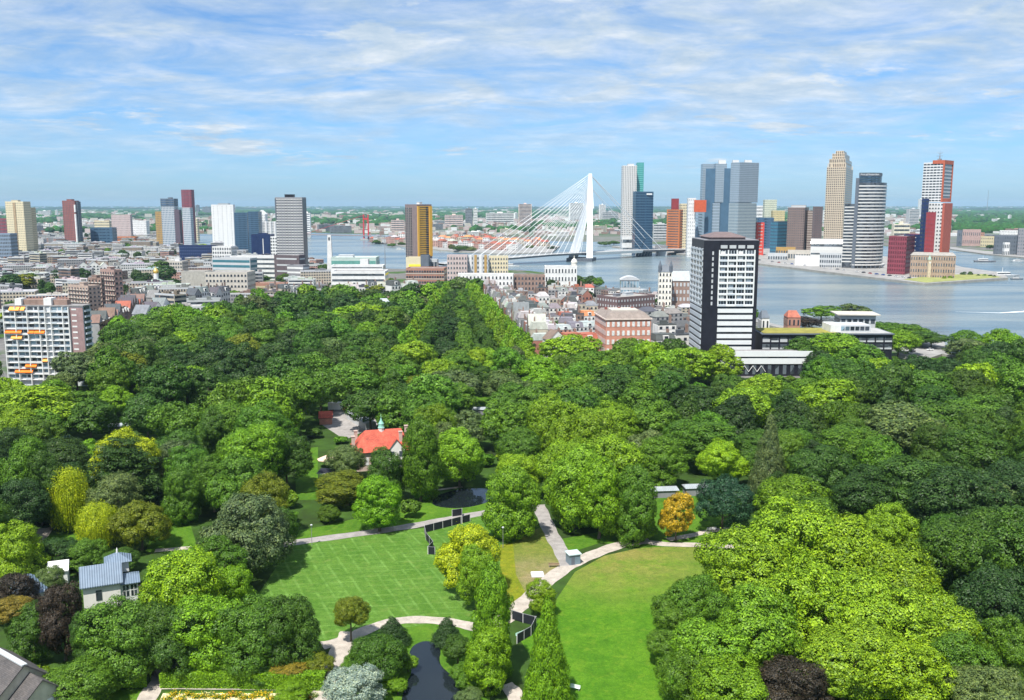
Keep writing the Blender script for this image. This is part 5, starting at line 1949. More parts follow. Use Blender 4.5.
# ================================================================== houses: prototypes copied along streets
def house_proto(kind_, i):
    """a terraced town house at the origin, street front towards -y"""
    r = random.Random(40 + i)
    w, d = 7.2, 11.0
    h = (9.5, 11.5, 13.0)[i % 3]
    nm = {'gable': 'gabled_house', 'mansard': 'town_house', 'flat': 'flat_roofed_house', 'hip': 'hip_roofed_house'}[kind_]
    root = bpy.data.objects.new(nm, None)
    COL.objects.link(root)
    wl = MB().prism(rect(w, d), 0, h)
    if kind_ == 'gable':
        wl.poly([(-w / 2, -d / 2 + .003, h), (w / 2, -d / 2 + .003, h), (0, -d / 2 + .003, h + 4.4)])
        wl.poly([(w / 2, d / 2, h), (-w / 2, d / 2, h), (0, d / 2, h + 4.4)])
    wl.build('wall', WALLP, root)
    rf = MB()
    if kind_ == 'gable':
        o = .35
        rf.poly([(-w / 2 - o, -d / 2 - .2, h - .3), (-w / 2 - o, d / 2 + .2, h - .3), (0, d / 2 + .2, h + 4.6), (0, -d / 2 - .2, h + 4.6)][::-1])
        rf.poly([(w / 2 + o, -d / 2 - .2, h - .3), (w / 2 + o, d / 2 + .2, h - .3), (0, d / 2 + .2, h + 4.6), (0, -d / 2 - .2, h + 4.6)])
    elif kind_ == 'mansard':
        rf.prism(rect(w + .3, d + .3), h + .01, h + 3.0, 0, pts2=rect(w - .4, d - 3.0))
        rf.prism(rect(w - .4, d - 3.0), h + 3.01, h + 3.3)
    elif kind_ == 'hip':
        rf.prism(rect(w + .5, d + .5), h + .01, h + 3.4, 0, pts2=rect(w * .5, d * .25))
    else:
        rf.box(-w / 2 + .3, w / 2 - .3, -d / 2 + .3, d / 2 - .3, h - .2, h + .25)
        rf.box(-w / 2, w / 2, -d / 2, -d / 2 + .3, h - .001, h + .9)
        rf.box(-1.5, 1.2, 0, 2.6, h + .25, h + 2.4)
    roof = rf.build('roof', ROOFP, root)
    ch = MB().box(-.5, .5, -.4, .4, -1.5, 3.0).box(-.4, -.1, -.2, .1, 3.0, 3.5)
    ch.build('chimney', BROWNBRICK, roof, (w * .36, d * .18, h + 2.2))
    nst = int(h // 3)
    me = win_mesh(rect(w, d), 2.4, .46, 1.7, .09, [0], DARKGLASS, WALLP)
    for f in range(nst):
        link('window_row', me, root, (0, 0, .9 + f * h / nst))
    if kind_ in ('mansard', 'gable') :
        dm = MB().box(-1.0, 1.0, -1.2, 1.0, 0, 2.2, 0).box(-.7, .7, -1.26, -1.21, .4, 1.9, 1)
        if kind_ == 'mansard':
            dm.build('dormer', [WHITE, DARKGLASS], root, (0, -d / 2 + .8, h + .4))
    MB().box(-.5, .5, -.12, .02, 0, 2.3).build('door', BLACKP, root, (-w * .3, -d / 2, 0))
    root.location = (0, -3000, 0)
    return remember(root)


PROTO = {k: [house_proto(k, i) for i in range(3)] for k in ('gable', 'mansard', 'flat', 'hip')}
WCOL = {'white': ((0.62, 0.615, 0.6), 'white'), 'cream': ((0.46, 0.41, 0.33), 'cream'), 'grey': ((0.28, 0.28, 0.285), 'grey'), 'brown': ((0.21, 0.145, 0.12), 'brown brick'),
        'red': ((0.34, 0.15, 0.11), 'red brick'), 'pink': ((0.46, 0.28, 0.23), 'pinkish'), 'tan': ((0.32, 0.26, 0.2), 'tan brick'), 'dark': ((0.13, 0.1, 0.1), 'dark brick')}
RCOL = {'slate': ((0.085, 0.09, 0.1), 'slate'), 'grey': ((0.2, 0.2, 0.205), 'grey'), 'red': ((0.36, 0.11, 0.07), 'red-tiled'), 'brown': ((0.2, 0.14, 0.11), 'brown'), 'orange': ((0.6, 0.25, 0.1), 'orange-tiled'),
        'pale': ((0.42, 0.42, 0.41), 'pale grey')}
KNAME = {'gable': 'gabled house', 'mansard': 'mansard house', 'flat': 'flat-topped house', 'hip': 'hipped house'}


def house(kind_, x, y, rz, wc, rc, sx=1.0, sy=1.0, sz=1.0, group='town houses'):
    r, kids = dup(PROTO[kind_][rng.randrange(3)], (x, y, 0), rz, (sx, sy, sz))
    a, b = WCOL[wc][0], RCOL[rc][0]
    j = rng.uniform(.85, 1.12)
    for k in kids:
        if k.name.startswith(('wall', 'window_row')):
            k.color = (*[v * j for v in a], 1)
        elif k.name.startswith('roof'):
            k.color = (*[v * rng.uniform(.9, 1.1) for v in b], 1)
    later(r, f"{WCOL[wc][1].replace(' ', '-')} {KNAME[kind_]} with {RCOL[rc][1].replace(' ', '-')} roof", 'house', group, x, y)
    FOOT.append((x, y, 7.5))
    return r


def street(p0, p1, kinds, walls, roofs, sz=1.0, side=1, group='town houses', wid=7.2, dsc=1.0):
    """a terrace from ground pixel p0 to p1; fronts face the right-hand side seen from p0 (side=1)"""
    a, b = at(*p0).xy, at(*p1).xy
    L = (b - a).length
    n = max(1, int(L / wid))
    u = (b - a) / L
    rz = math.atan2(u.y, u.x) + (0 if side == 1 else math.pi)
    for i in range(n):
        p = a + u * (i + .5) * L / n
        house(rng.choice(kinds), p.x, p.y, rz, rng.choice(walls), rng.choice(roofs), L / n / 7.2 * .995, dsc, sz * rng.uniform(.88, 1.14), group)


GR = ['slate', 'grey', 'grey', 'pale', 'pale']
# right of the avenue
street((489, 300), (541, 358), ['mansard', 'flat', 'gable', 'mansard'], ['white', 'cream', 'brown', 'grey', 'red'], GR, 1.25, -1, 'houses along the avenue', 8)
street((506, 299), (552, 345), ['flat', 'flat', 'mansard', 'hip'], ['white', 'grey', 'cream', 'tan'], GR, 1.0, 1, 'houses behind the avenue', 8.5)
street((546, 360), (594, 357), ['gable', 'gable', 'mansard'], ['pink', 'white', 'red'], ['red', 'red', 'brown'], 1.05, 1, 'houses facing the park', 8)
street((556, 345), (592, 343), ['flat', 'mansard'], ['white', 'pink', 'grey'], GR, .9, 1, 'houses behind the park front', 8)
street((548, 332), (592, 330), ['flat', 'gable', 'mansard', 'hip'], ['white', 'red', 'tan', 'brown', 'cream'], ['orange', 'grey', 'slate', 'red', 'pale'], 1.0, 1, 'houses of the middle block', 8)
street((536, 320), (596, 319), ['flat', 'mansard', 'hip'], ['white', 'grey', 'tan', 'cream'], GR, 1.0, 1, 'houses of the middle block', 9)
street((526, 311), (590, 309), ['flat', 'hip', 'gable'], ['white', 'grey', 'red', 'cream'], ['grey', 'pale', 'slate', 'red'], 1.0, 1, 'houses of the middle block', 9.5)
street((516, 303), (586, 301), ['flat', 'mansard', 'flat'], ['white', 'grey', 'cream', 'brown'], GR, 1.0, 1, 'houses near the museum', 10)
street((548, 296.5), (594, 297), ['flat', 'hip'], ['white', 'cream', 'brown'], ['grey', 'pale', 'red'], .9, 1, 'houses near the museum', 11)
street((566, 341), (572, 311), ['flat', 'mansard'], ['white', 'grey', 'cream'], GR, 1.0, 1, 'houses of the middle block', 9)
# around the brick building and towards the black tower
street((652, 356), (690, 354), ['flat', 'mansard'], ['grey', 'brown', 'white'], ['slate', 'slate', 'grey'], 1.1, 1, 'houses by the black and white tower', 9)
street((655, 341), (691, 340), ['hip', 'mansard', 'flat'], ['brown', 'grey', 'white'], ['slate', 'grey'], 1.05, 1, 'houses by the black and white tower', 10)
street((652, 330), (692, 328), ['hip', 'flat'], ['grey', 'brown', 'cream'], ['slate', 'grey', 'grey'], .95, 1, 'houses by the black and white tower', 10)
street((622, 327), (655, 326), ['hip', 'flat'], ['brown', 'grey', 'tan'], ['brown', 'slate', 'grey'], .9, 1, 'houses behind the brick building', 10)
street((640, 318), (692, 317), ['flat', 'hip', 'flat'], ['grey', 'white', 'cream'], GR, .75, 1, 'low houses near the riverside', 11)
street((598, 296), (628, 300), ['flat', 'flat', 'hip'], ['white', 'grey', 'brown'], GR, .7, 1, 'low houses near the riverside', 11)
street((640, 302), (660, 303), ['flat'], ['white', 'grey'], GR, .8, 1, 'low houses near the riverside', 10)
# left of the avenue: white rows at the park edge, mansard villa, villa in the trees
street((262, 305), (330, 300), ['flat', 'mansard', 'flat'], ['white', 'white', 'cream'], GR, 1.1, 1, 'white houses at the park edge', 8.5)
street((332, 301), (386, 300), ['mansard', 'flat', 'mansard'], ['white', 'white', 'grey'], ['slate', 'grey', 'pale'], 1.15, 1, 'white houses at the park edge', 8.5)
street((330, 294), (388, 293), ['flat', 'mansard'], ['white', 'cream', 'grey'], GR, .9, 1, 'houses behind the park edge', 10)
street((389, 304), (416, 302), ['mansard', 'mansard'], ['grey', 'white'], ['slate', 'pale'], 1.3, 1, 'grey mansard houses left of the avenue', 9)
street((268, 297), (325, 293), ['flat', 'hip'], ['white', 'grey', 'tan'], GR, .9, 1, 'houses behind the park edge', 10)
# gabled rows and villas on the left
street((92, 343), (140, 318), ['gable', 'gable', 'mansard'], ['dark', 'brown', 'grey'], ['brown', 'slate', 'red'], 1.2, 1, 'gabled row above the dark trees', 7.5)
street((140, 330), (165, 324), ['gable', 'gable'], ['white', 'white', 'cream'], ['slate', 'grey'], 1.2, 1, 'white gabled houses', 9)
street((152, 317), (226, 307), ['gable', 'mansard', 'mansard', 'gable'], ['white', 'cream', 'pink', 'grey', 'white'], ['slate', 'grey', 'slate'], 1.15, 1, 'gabled villas at the wood edge', 8)
street((160, 308), (228, 301), ['mansard', 'flat', 'gable'], ['white', 'grey', 'cream'], ['slate', 'grey', 'pale'], 1.05, 1, 'houses behind the villas', 8.5)
street((126, 312), (156, 303), ['mansard', 'flat'], ['white', 'grey', 'brown'], GR, 1.1, 1, 'houses near the little church', 8.5)
street((46, 278), (140, 274.5), ['gable', 'mansard', 'gable'], ['white', 'white', 'grey'], ['slate', 'grey', 'pale'], 1.1, 1, 'long white gabled row', 12)
s_ = at(384, 316)
house('hip', s_.x, s_.y, 0.1, 'white', 'pale', 1.5, 1.1, .9, 'villas in the trees')
s_ = at(240, 323)
house('gable', s_.x, s_.y, 0.5, 'white', 'slate', 1.1, 1.0, .8, 'villas in the trees')

# the little church with a golden onion dome among dark trees
p = at(157, 291)
t = thing('church', 'small pale church with a golden onion dome among dark trees', 'church', p)
MB().prism(rect(16, 14), 0, 9).build('wall', CREAM, t)
MB().prism(rect(17, 15), 9.01, 13, 0, pts2=rect(6, 5)).build('roof', COP, t)
MB().lathe([(2.6, 12), (2.6, 19), (2.8, 19.2)], 0, 0, 12).build('drum', WHITE, t)
MB().lathe([(2.2, 19.2), (3.0, 20.6), (2.8, 22), (1.5, 23.6), (.5, 24.8), (.2, 26), (.15, 28)], 0, 0, 14).build('onion_dome', mat('gold_leaf', (0.75, 0.5, 0.12), .3, .05, metal=.6), t)
landmark('the gold-domed church', p)
FOOT.append((p.x, p.y, 14))

# ---- filler blocks of the city on the left, flat-roofed and plain
def block_proto(i):
    r = random.Random(90 + i)
    w, d, h = (22, 30, 38, 26)[i % 4], (12, 14, 16, 20)[(i * 3) % 4], (9, 12, 15, 11, 18)[i % 5]
    root = bpy.data.objects.new(('city_block', 'office_block', 'apartment_block')[i % 3], None)  # all plain filler blocks; the names merely alternate between prototypes
    COL.objects.link(root)
    MB().prism(rect(w, d), 0, h).build('wall', WALLP, root)
    rf = MB().box(-w / 2 + .4, w / 2 - .4, -d / 2 + .4, d / 2 - .4, h - .3, h + .12)
    for q in range(3):
        x, y = r.uniform(-w * .38, w * .38), r.uniform(-d * .25, d * .25)
        rf.box(x - 1.8, x + 1.8, y - 1.4, y + 1.4, h + .12, h + r.uniform(1.4, 2.8))
    roof = rf.build('roof', ROOFP, root)
    MB().box(-w / 2 - .05, w / 2 + .05, -d / 2 - .05, -d / 2 + .35, h - .5, h + .7).box(-w / 2 - .05, w / 2 + .05, d / 2 - .35, d / 2 + .05, h - .5, h + .7).build('parapet', PALEGREY, roof)
    n = int(h // 3)
    me = win_mesh(rect(w, d), (3.2, None, 2.6)[i % 3], (.5, .95, .6)[i % 3], 1.5, .1, None, DARKGLASS, WALLP)
    for f in range(n):
        link('window_row', me, root, (0, 0, .9 + f * h / n))
    root.location = (0, -3200, 0)
    return remember(root), max(w, d) / 2


BLOCKS = [block_proto(i) for i in range(6)]


def clear(x, y, r):
    return all((x - a) ** 2 + (y - b) ** 2 > (r * .8 + c * .85) ** 2 for a, b, c in FOOT)


def block(x, y, rz, wc, rc, sz=1.0, group='city blocks'):
    pr, rad = BLOCKS[rng.randrange(6)]
    r, kids = dup(pr, (x, y, 0), rz, (rng.uniform(.85, 1.15), rng.uniform(.9, 1.1), sz))
    j = rng.uniform(.85, 1.1)
    for k in kids:
        if k.name.startswith(('wall', 'window_row')):
            k.color = (*[v * j for v in WCOL[wc][0]], 1)
        elif k.name.startswith('roof'):
            k.color = (*[v * rng.uniform(.85, 1.1) for v in RCOL[rc][0]], 1)
    later(r, f"{WCOL[wc][1].replace(' ', '-')} low block with {RCOL[rc][1].replace(' ', '-')} roof", 'building', group, x, y)
    FOOT.append((x, y, rad))
    return r


PARKW = [p.xy for p in pxpoly(PARK)]
RIVW = [p.xy for p in pxpoly(RIVER)]
CITYTREES = []
for q_ in ((160, 285, 62), (18, 292, 46), (72, 284, 42), (126, 304, 24), (47, 302, 22), (10, 314, 24), (205, 257, 30), (130, 262, 26), (268, 282, 26), (310, 290, 30)):
    q0 = at(q_[0], q_[1])
    FOOT.append((q0.x, q0.y, q_[2] * .8))
Y = 640.0
while Y < 2750:
    X = -0.62 * Y
    while X < 0.0:
        px, py = pix(X, Y, 0)
        x, y = X + rng.uniform(-5, 5), Y + rng.uniform(-5, 5)
        if px > -40 and not inpoly(x, y, PARKW) and not inpoly(x, y, RIVW) and px < 330 and min((math.hypot(x - q[0], y - q[1]) for q in RIVW)) > 30:
            if rng.random() < (.8 if Y > 900 else .62) and clear(x, y, 13):
                block(x, y, rng.choice((.18, .18, .26, -.5, 0.0)), rng.choice(['white', 'white', 'cream', 'tan', 'grey', 'cream', 'grey', 'brown', 'pink']), rng.choice(['grey', 'pale', 'grey', 'pale', 'slate', 'brown']),
                      rng.uniform(.75, 1.25) * (1.0 if Y < 1400 else .9))
            elif rng.random() < .8:
                CITYTREES.append((x, y))
        X += 33 + Y * .004
    Y += 31 + (Y - 640) * .018

# island in the river: pale quay houses and red roofs behind trees
for (a, b, c, e, kinds, wl, rf_, n) in [(372, 243.2, 440, 247.8, ['flat', 'hip'], ['white', 'cream', 'pink'], ['pale', 'grey', 'red'], 15), (440, 248.5, 520, 252, ['flat', 'hip', 'gable'], ['white', 'pink', 'white'], ['red', 'red', 'pale'], 15),
                              (440, 243.5, 548, 247.5, ['hip', 'gable'], ['white', 'cream', 'pink'], ['red', 'orange', 'red'], 16), (400, 241.5, 540, 244.2, ['flat', 'hip'], ['white', 'tan', 'grey'], ['grey', 'slate', 'red'], 20)]:
    A, B = at(a, b).xy, at(c, e).xy
    u = (B - A).normalized()
    for i in range(n):
        p = A.lerp(B, (i + .5) / n)
        r = house(rng.choice(kinds), p.x, p.y, math.atan2(u.y, u.x), rng.choice(wl), rng.choice(rf_), (B - A).length / n / 7.2 * .97, 1.3, rng.uniform(.95, 1.35), 'quay houses on the island')
        r.location.z = 2.6
landmark('the river island', at(450, 247))
# ================================================================== things in the park
landmark('the mown lawn', at(350, 585))
landmark('the open right-hand lawn', at(615, 610))
landmark('the dark pond', at(430, 680))
landmark('the tree avenue', at(455, 330))
landmark('the riverside square', at(925, 352))
landmark('the orange autumn tree', at(677, 548))

# villa with a blue-grey metal roof
def standing_seam(name, col):
    m, t, b = new_mat(name)
    tcn = nd(t, 'ShaderNodeTexCoord')
    w = nd(t, 'ShaderNodeTexWave', wave_type='BANDS', bands_direction='X')
    w.inputs['Scale'].default_value = 0.55
    lk(t, tcn.outputs['Object'], w.inputs['Vector'])
    n = noise(t, tcn.outputs['Object'], 0.5, 4, .6)
    k = mth(t, 'MULTIPLY_ADD', w.outputs['Fac'], 5.0, -4.2, True)
    c = ramp(t, n, [(.3, tuple(v * .85 for v in col)), (.7, tuple(v * 1.12 for v in col))])
    lk(t, mixc(t, k, c, tuple(v * .72 for v in col)), b.inputs['Base Color'])
    b.inputs['Roughness'].default_value = .45
    bn = nd(t, 'ShaderNodeBump')
    bn.inputs['Distance'].default_value = .1
    lk(t, w.outputs['Fac'], bn.inputs['Height'])
    lk(t, bn.outputs[0], b.inputs['Normal'])
    return m


def tile_mat(name, col):
    m, t, b = new_mat(name)
    tcn = nd(t, 'ShaderNodeTexCoord')
    br_ = nd(t, 'ShaderNodeTexBrick')
    br_.inputs['Scale'].default_value = 1.1
    br_.inputs['Mortar Size'].default_value = .02
    br_.inputs['Color1'].default_value = (*[v * .8 for v in col], 1)
    br_.inputs['Color2'].default_value = (*[min(1, v * 1.15) for v in col], 1)
    br_.inputs['Mortar'].default_value = (*[v * .5 for v in col], 1)
    lk(t, tcn.outputs['Object'], br_.inputs['Vector'])
    n = noise(t, tcn.outputs['Object'], .4, 5, .6)
    f = ramp(t, n, [(.3, (.6, .62, .64)), (.7, (1.25, 1.2, 1.15))])
    lk(t, mixc(t, 1.0, br_.outputs['Color'], f, 'MULTIPLY'), b.inputs['Base Color'])
    b.inputs['Roughness'].default_value = .85
    return m


SEAM = standing_seam('blue_grey_metal_roof', (0.16, 0.215, 0.29))
SLATET = tile_mat('weathered_slate', (0.1, 0.092, 0.092))
REDT = tile_mat('bright_red_tile', (0.55, 0.105, 0.065))
BANDED = mat('banded_plaster', (0.72, 0.69, 0.66), .85, .06)


def gable_roof(mb, x0, x1, y0, y1, z, rise, over=.5, mi=0, th=.25):
    """ridge along x"""
    ym = (y0 + y1) / 2
    sl_ = rise / (ym - y0)
    for s_ in (-1, 1):
        ye = ym + s_ * ((ym - y0) + over)
        ze = z - over * sl_
        a, b, c, d = (x0 - over, ye, ze), (x1 + over, ye, ze), (x1 + over, ym, z + rise), (x0 - over, ym, z + rise)
        up = [(p[0], p[1], p[2] + th) for p in (a, b, c, d)]
        q = [a, b, c, d]
        if s_ > 0:
            up = up[::-1]
            q = q[::-1]
        mb.poly(up, mi).poly(q[::-1], mi)
        for i in range(4):
            j = (i + 1) % 4
            mb.poly([q[i], q[j], up[j], up[i]], mi)


def gable_wall(mb, x, y0, y1, z, rise, flip):
    pts = [(x, y0, z), (x, y1, z), (x, (y0 + y1) / 2, z + rise)]
    mb.poly(pts[::-1] if flip else pts)


p = at(112, 601)
villa = thing('villa', 'white villa with a blue-grey standing-seam metal roof among the trees', 'house', p, R(24))
wm = MB().box(-6.5, 2.2, -4.4, 4.4, 0, 6.6)
gable_wall(wm, -6.5, -4.4, 4.4, 6.6, 3.2, True)
gable_wall(wm, 2.2, -4.4, 4.4, 6.6, 3.2, False)
w = wm.build('wall', BANDED, villa)
rm = MB()
gable_roof(rm, -6.5, 2.2, -4.4, 4.4, 6.6, 3.2, .7)
rf = rm.build('roof', SEAM, villa)
MB().box(-3.6, -2.2, -4.5, -4.38, 2.4, 5.0).build('window', DARKGLASS, villa)
MB().box(2.2, 6.4, -4.0, 2.8, 0, 5.6).build('bay', WHITE, villa)
rm = MB()
rm.poly([(2.25, -4.6, 5.62), (7.0, -4.6, 5.62), (7.0, -1.0, 6.5), (2.25, -.6, 7.0)]).poly([(7.0, 3.4, 5.62), (2.25, 3.4, 5.62), (2.25, -.6, 7.0), (7.0, -1.0, 6.5)]).poly([(7.0, -4.6, 5.62), (7.0, 3.4, 5.62), (7.0, -1, 6.5)])
rm.box(2.22, 7.0, -4.62, 3.42, 5.45, 5.61)
rm.build('bay_roof', SEAM, villa)
for xa in (2.8, 4.7):
    wn = MB().box(xa, xa + 1.4, -4.08, -3.98, 2.2, 5.0).build('window', DARKGLASS, villa)
    MB().box(xa + .62, xa + .78, -4.14, -4.085, 2.2, 5.0).box(xa, xa + 1.4, -4.145, -4.09, 3.6, 3.75).build('sash', WHITE, wn)
for ya in (-3.0, -.6, 1.4):
    MB().box(6.38, 6.46, ya, ya + 1.3, 2.0, 5.0).build('window', DARKGLASS, villa)
MB().box(6.5, 8.6, -3.4, 2.4, 0, 2.2).build('terrace', mat('terrace_brick', (.4, .22, .15)), villa)
tw = MB().box(-.5, 4.6, 2.0, 6.5, 6.4, 9.2).build('upper_storey', WHITE, villa)
rm = MB().prism([(-1.3, 1.2), (5.4, 1.2), (5.4, 7.3), (-1.3, 7.3)], 0, 1.7, 0, pts2=[(1.6, 4), (2.4, 4), (2.4, 4.6), (1.6, 4.6)])
rm.build('upper_roof', SEAM, villa, (0, 0, 9.21))
MB().lathe([(.25, 0), (.22, .9), (.02, 1.5)], 2, 4.3, 8).build('finial', WHITE, villa, (0, 0, 10.8))
villa.scale = (.9, .9, .94)
landmark('the blue-grey roofed villa', p)

p = at(31, 611)
t = thing('villa', 'small white villa with a slate-blue hipped roof half hidden by trees at the left edge', 'house', p, R(30))
w = MB().box(-3.2, 3.2, -4, 4, 0, 5.6).build('wall', WHITE, t)
MB().prism(rect(7.2, 8.8), 5.61, 8.4, 0, pts2=rect(1.0, 3.0)).build('roof', standing_seam('slate_blue_roof', (.17, .24, .33)), t)
MB().box(-.7, .7, -4.1, -3.98, 2.2, 4.2).build('window', DARKGLASS, t)
p = at(60, 583)
t = thing('garden_house', 'tiny white gabled garden house left of the blue-grey roofed villa', 'house', p, R(20))
wm = MB().box(-2, 2, -2, 2, 0, 4)
gable_wall(wm, -2, -2, 2, 4, 1.6, True)
gable_wall(wm, 2, -2, 2, 4, 1.6, False)
wm.build('wall', WHITE, t)
rm = MB()
gable_roof(rm, -2, 2, -2, 2, 4, 1.6, .4)
rm.build('roof', WHITE, t)

p = at(10, 712)
t = thing('villa', 'stone house with weathered slate gabled roofs in the lower left corner', 'house', p, R(-36))
wm = MB().box(-9, 6.5, -5, 5, 0, 7)
gable_wall(wm, 6.5, -5, 5, 7, 4.2, False)
gable_wall(wm, -9, -5, 5, 7, 4.2, True)
wm.build('wall', mat('sand_stone_wall', (.5, .45, .36)), t)
rm = MB()
gable_roof(rm, -9, 6.5, -5, 5, 7, 4.2, .6)
rm.build('roof', SLATET, t)
wm = MB().box(2, 10.5, -2.5, 4.5, 0, 6.2)
gable_wall(wm, 10.5, -2.5, 4.5, 6.2, 3.0, False)
wm.build('side_wing', mat('sand_stone_wall', (.5, .45, .36)), t)
rm = MB()
gable_roof(rm, 2, 10.5, -2.5, 4.5, 6.2, 3.0, .6)
rm.build('wing_roof', SLATET, t)
for ya in (-.6, 1.8):
    MB().box(10.48, 10.58, ya, ya + 1.1, 3, 5.2).build('window', WHITE, t)
rm = MB()
rm.box(-9.5, 7.1, -.5, .5, 11.25, 11.5)
rm.build('ridge', PALEGREY, t)
landmark('the slate-roofed corner house', p)

# restaurant with the red roof and the little spire
p = at(382, 465)
t = thing('restaurant', 'park restaurant with a bright red tiled roof, green spire and brick chimneys', 'building', p, R(16))
RB = mat('restaurant_brick', (.5, .38, .33), .85, .15)
wm = MB().box(-10, 9.5, -6.5, 6.5, 0, 7)
wm.build('wall', RB, t)
rm = MB()
rm.prism([(-10.8, -7.3), (10.3, -7.3), (10.3, 7.3), (-10.8, 7.3)], 7.01, 13.6, 0, pts2=[(-6, -.3), (7.4, -.3), (7.4, .3), (-6, .3)])
rf = rm.build('roof', REDT, t)
wm = MB().box(1.0, 7.6, -8.6, -6.4, 0, 7.5)
gm = [(1.0, -8.6, 7.5), (7.6, -8.6, 7.5), (4.3, -8.6, 11.5)]
wm.poly(gm)
wm.build('front_gable', BANDED, t)
rm = MB()
rm.poly([(.6, -9.0, 7.2), (.6, -2.5, 7.2), (4.3, -2.5, 11.7), (4.3, -9.0, 11.7)][::-1]).poly([(8.0, -9.0, 7.2), (8.0, -2.5, 7.2), (4.3, -2.5, 11.7), (4.3, -9.0, 11.7)])
rm.build('gable_roof', REDT, t)
for x_, y_, h_ in ((-10.6, -2, 12.0), (9.8, 3, 13.6), (6.5, -4, 13.2), (-9, 4, 12.6)):
    MB().box(x_ - .6, x_ + .6, y_ - .5, y_ + .5, 6, h_).box(x_ - .75, x_ + .75, y_ - .65, y_ + .65, h_ + .002, h_ + .3).build('chimney', RB, t)
sp_ = MB().lathe([(1.1, 12.4), (1.1, 14.2), (1.3, 14.3)], 0, 0, 8).build('spire_base', WHITE, t)
MB().lathe([(1.25, 14.31), (1.0, 14.9), (.95, 15.7), (1.1, 15.8), (.5, 16.8), (.12, 18.0), (.04, 19.6)], 0, 0, 8).build('spire', mat('copper_green', (.24, .5, .42), .6, .1), sp_)
for i in range(5):
    MB().box(-9 + i * 2.1, -7.8 + i * 2.1, -6.62, -6.48, 2.2, 5.0).build('window', WHITE if i % 2 else DARKGLASS, t)
for za in (2.0, 5.2):
    for xa in (1.9, 5.2):
        MB().box(xa, xa + 1.5, -8.72, -8.58, za, za + 2.0).build('window', DARKGLASS, t)
t.scale = (.96, .96, .96)
landmark('the red-roofed restaurant', p)

# yard behind the restaurant: truck, shed with red roof, long grey lean-to
p = at(338, 411)
t = thing('delivery_truck', 'white box truck parked in the yard behind the restaurant', 'truck', (p.x, p.y, .08), R(8))
MB().box(-4.4, 2.2, -1.25, 1.25, .9, 4.0).build('cargo_box', WHITE, t)
cb = MB().prism([(2.3, -1.15), (4.5, -1.15), (4.5, 1.15), (2.3, 1.15)], .6, 2.9, 0, pts2=[(2.3, -1.1), (4.0, -1.1), (4.0, 1.1), (2.3, 1.1)]).build('cab', mat('orange_paint', (.8, .3, .05), .4), t)
MB().prism([(4.24, -1.0), (4.44, -1.0), (4.44, 1.0), (4.24, 1.0)], 1.7, 2.6, 0, pts2=[(3.95, -1.0), (4.14, -1.0), (4.14, 1.0), (3.95, 1.0)]).build('windscreen', DARKGLASS, cb)
for x_ in (-3.0, 3.2):
    for y_ in (-1.2, 1.2):
        wh = MB().lathe([(.48, -.14), (.48, .14)], 0, 0, 12).build('wheel', BLACKP, t, (x_, y_, .48))
        wh.rotation_euler = (math.pi / 2, 0, 0)
p = at(326, 423)
t = thing('yard_shed', 'small yard shed with an orange-red pitched roof left of the truck', 'shed', p, R(10))
MB().box(-2.6, 2.6, -3, 3, 0, 3).build('wall', PINKBRICK, t)
rm = MB()
gable_roof(rm, -2.6, 2.6, -3, 3, 3, 2, .4)
rm.build('roof', REDT, t)
p = at(361, 424)
t = thing('yard_shed', 'long grey-roofed shed running down from the truck to the restaurant', 'shed', p, R(-62))
MB().box(-13, 13, -2.2, 2.2, 0, 3).build('wall', PALEGREY, t)
MB().prism([(-13.4, -2.7), (13.4, -2.7), (13.4, 2.7), (-13.4, 2.7)], 3.01, 4.0, 0, pts2=[(-13.2, -.2), (13.2, -.2), (13.2, .2), (-13.2, .2)]).build('roof', standing_seam('grey_seam', (.4, .43, .47)), t)
# terrace with parasol and white marquee
p = at(327, 467)
t = thing('parasol', 'large beige parasol on the terrace left of the restaurant', 'parasol', p)
MB().bar((0, 0, 0), (0, 0, 4.2), .08).build('pole', WHITE, t)
mb = MB()
for i in range(8):
    a, b = i * math.pi / 4, (i + 1) * math.pi / 4
    mb.poly([(3.4 * math.cos(a), 3.4 * math.sin(a), 3.0), (3.4 * math.cos(b), 3.4 * math.sin(b), 3.0), (0, 0, 4.4)])
    mb.poly([(3.4 * math.cos(a), 3.4 * math.sin(a), 2.75), (3.4 * math.cos(b), 3.4 * math.sin(b), 2.75), (3.4 * math.cos(b), 3.4 * math.sin(b), 3.0), (3.4 * math.cos(a), 3.4 * math.sin(a), 3.0)])
mb.build('canopy', mat('beige_canvas', (.68, .5, .4), .9, .06), t)
p = at(334, 480)
t = thing('marquee', 'low dark terrace tent with white edging in front of the restaurant', 'tent', p, R(-12))
for x_ in (-4.5, 0, 4.5):
    for y_ in (-2.2, 2.2):
        MB().bar((x_, y_, 0), (x_, y_, 2.9), .08).build('post', WHITE, t)
MB().prism([(-5, -2.6), (5, -2.6), (5, 2.6), (-5, 2.6)], 2.9, 3.9, 0, pts2=[(-4.6, -.2), (4.6, -.2), (4.6, .2), (-4.6, .2)]).build('canopy', BLACKP, t)
MB().box(-5.05, 5.05, -2.66, -2.58, 2.6, 2.95).build('valance', WHITE, t)
for i in range(3):
    q = at(325 + i * 6, 479.5)
    tt = thing('terrace_table', 'small white terrace table in a row in front of the dark tent', 'table', q, group='terrace tables by the dark tent')
    MB().lathe([(.7, .72), (.7, .78)], 0, 0, 12).build('table_top', WHITE, tt)
    MB().lathe([(.3, 0), (.06, .1), (.06, .72)], 0, 0, 8).build('stand', WHITE, tt)
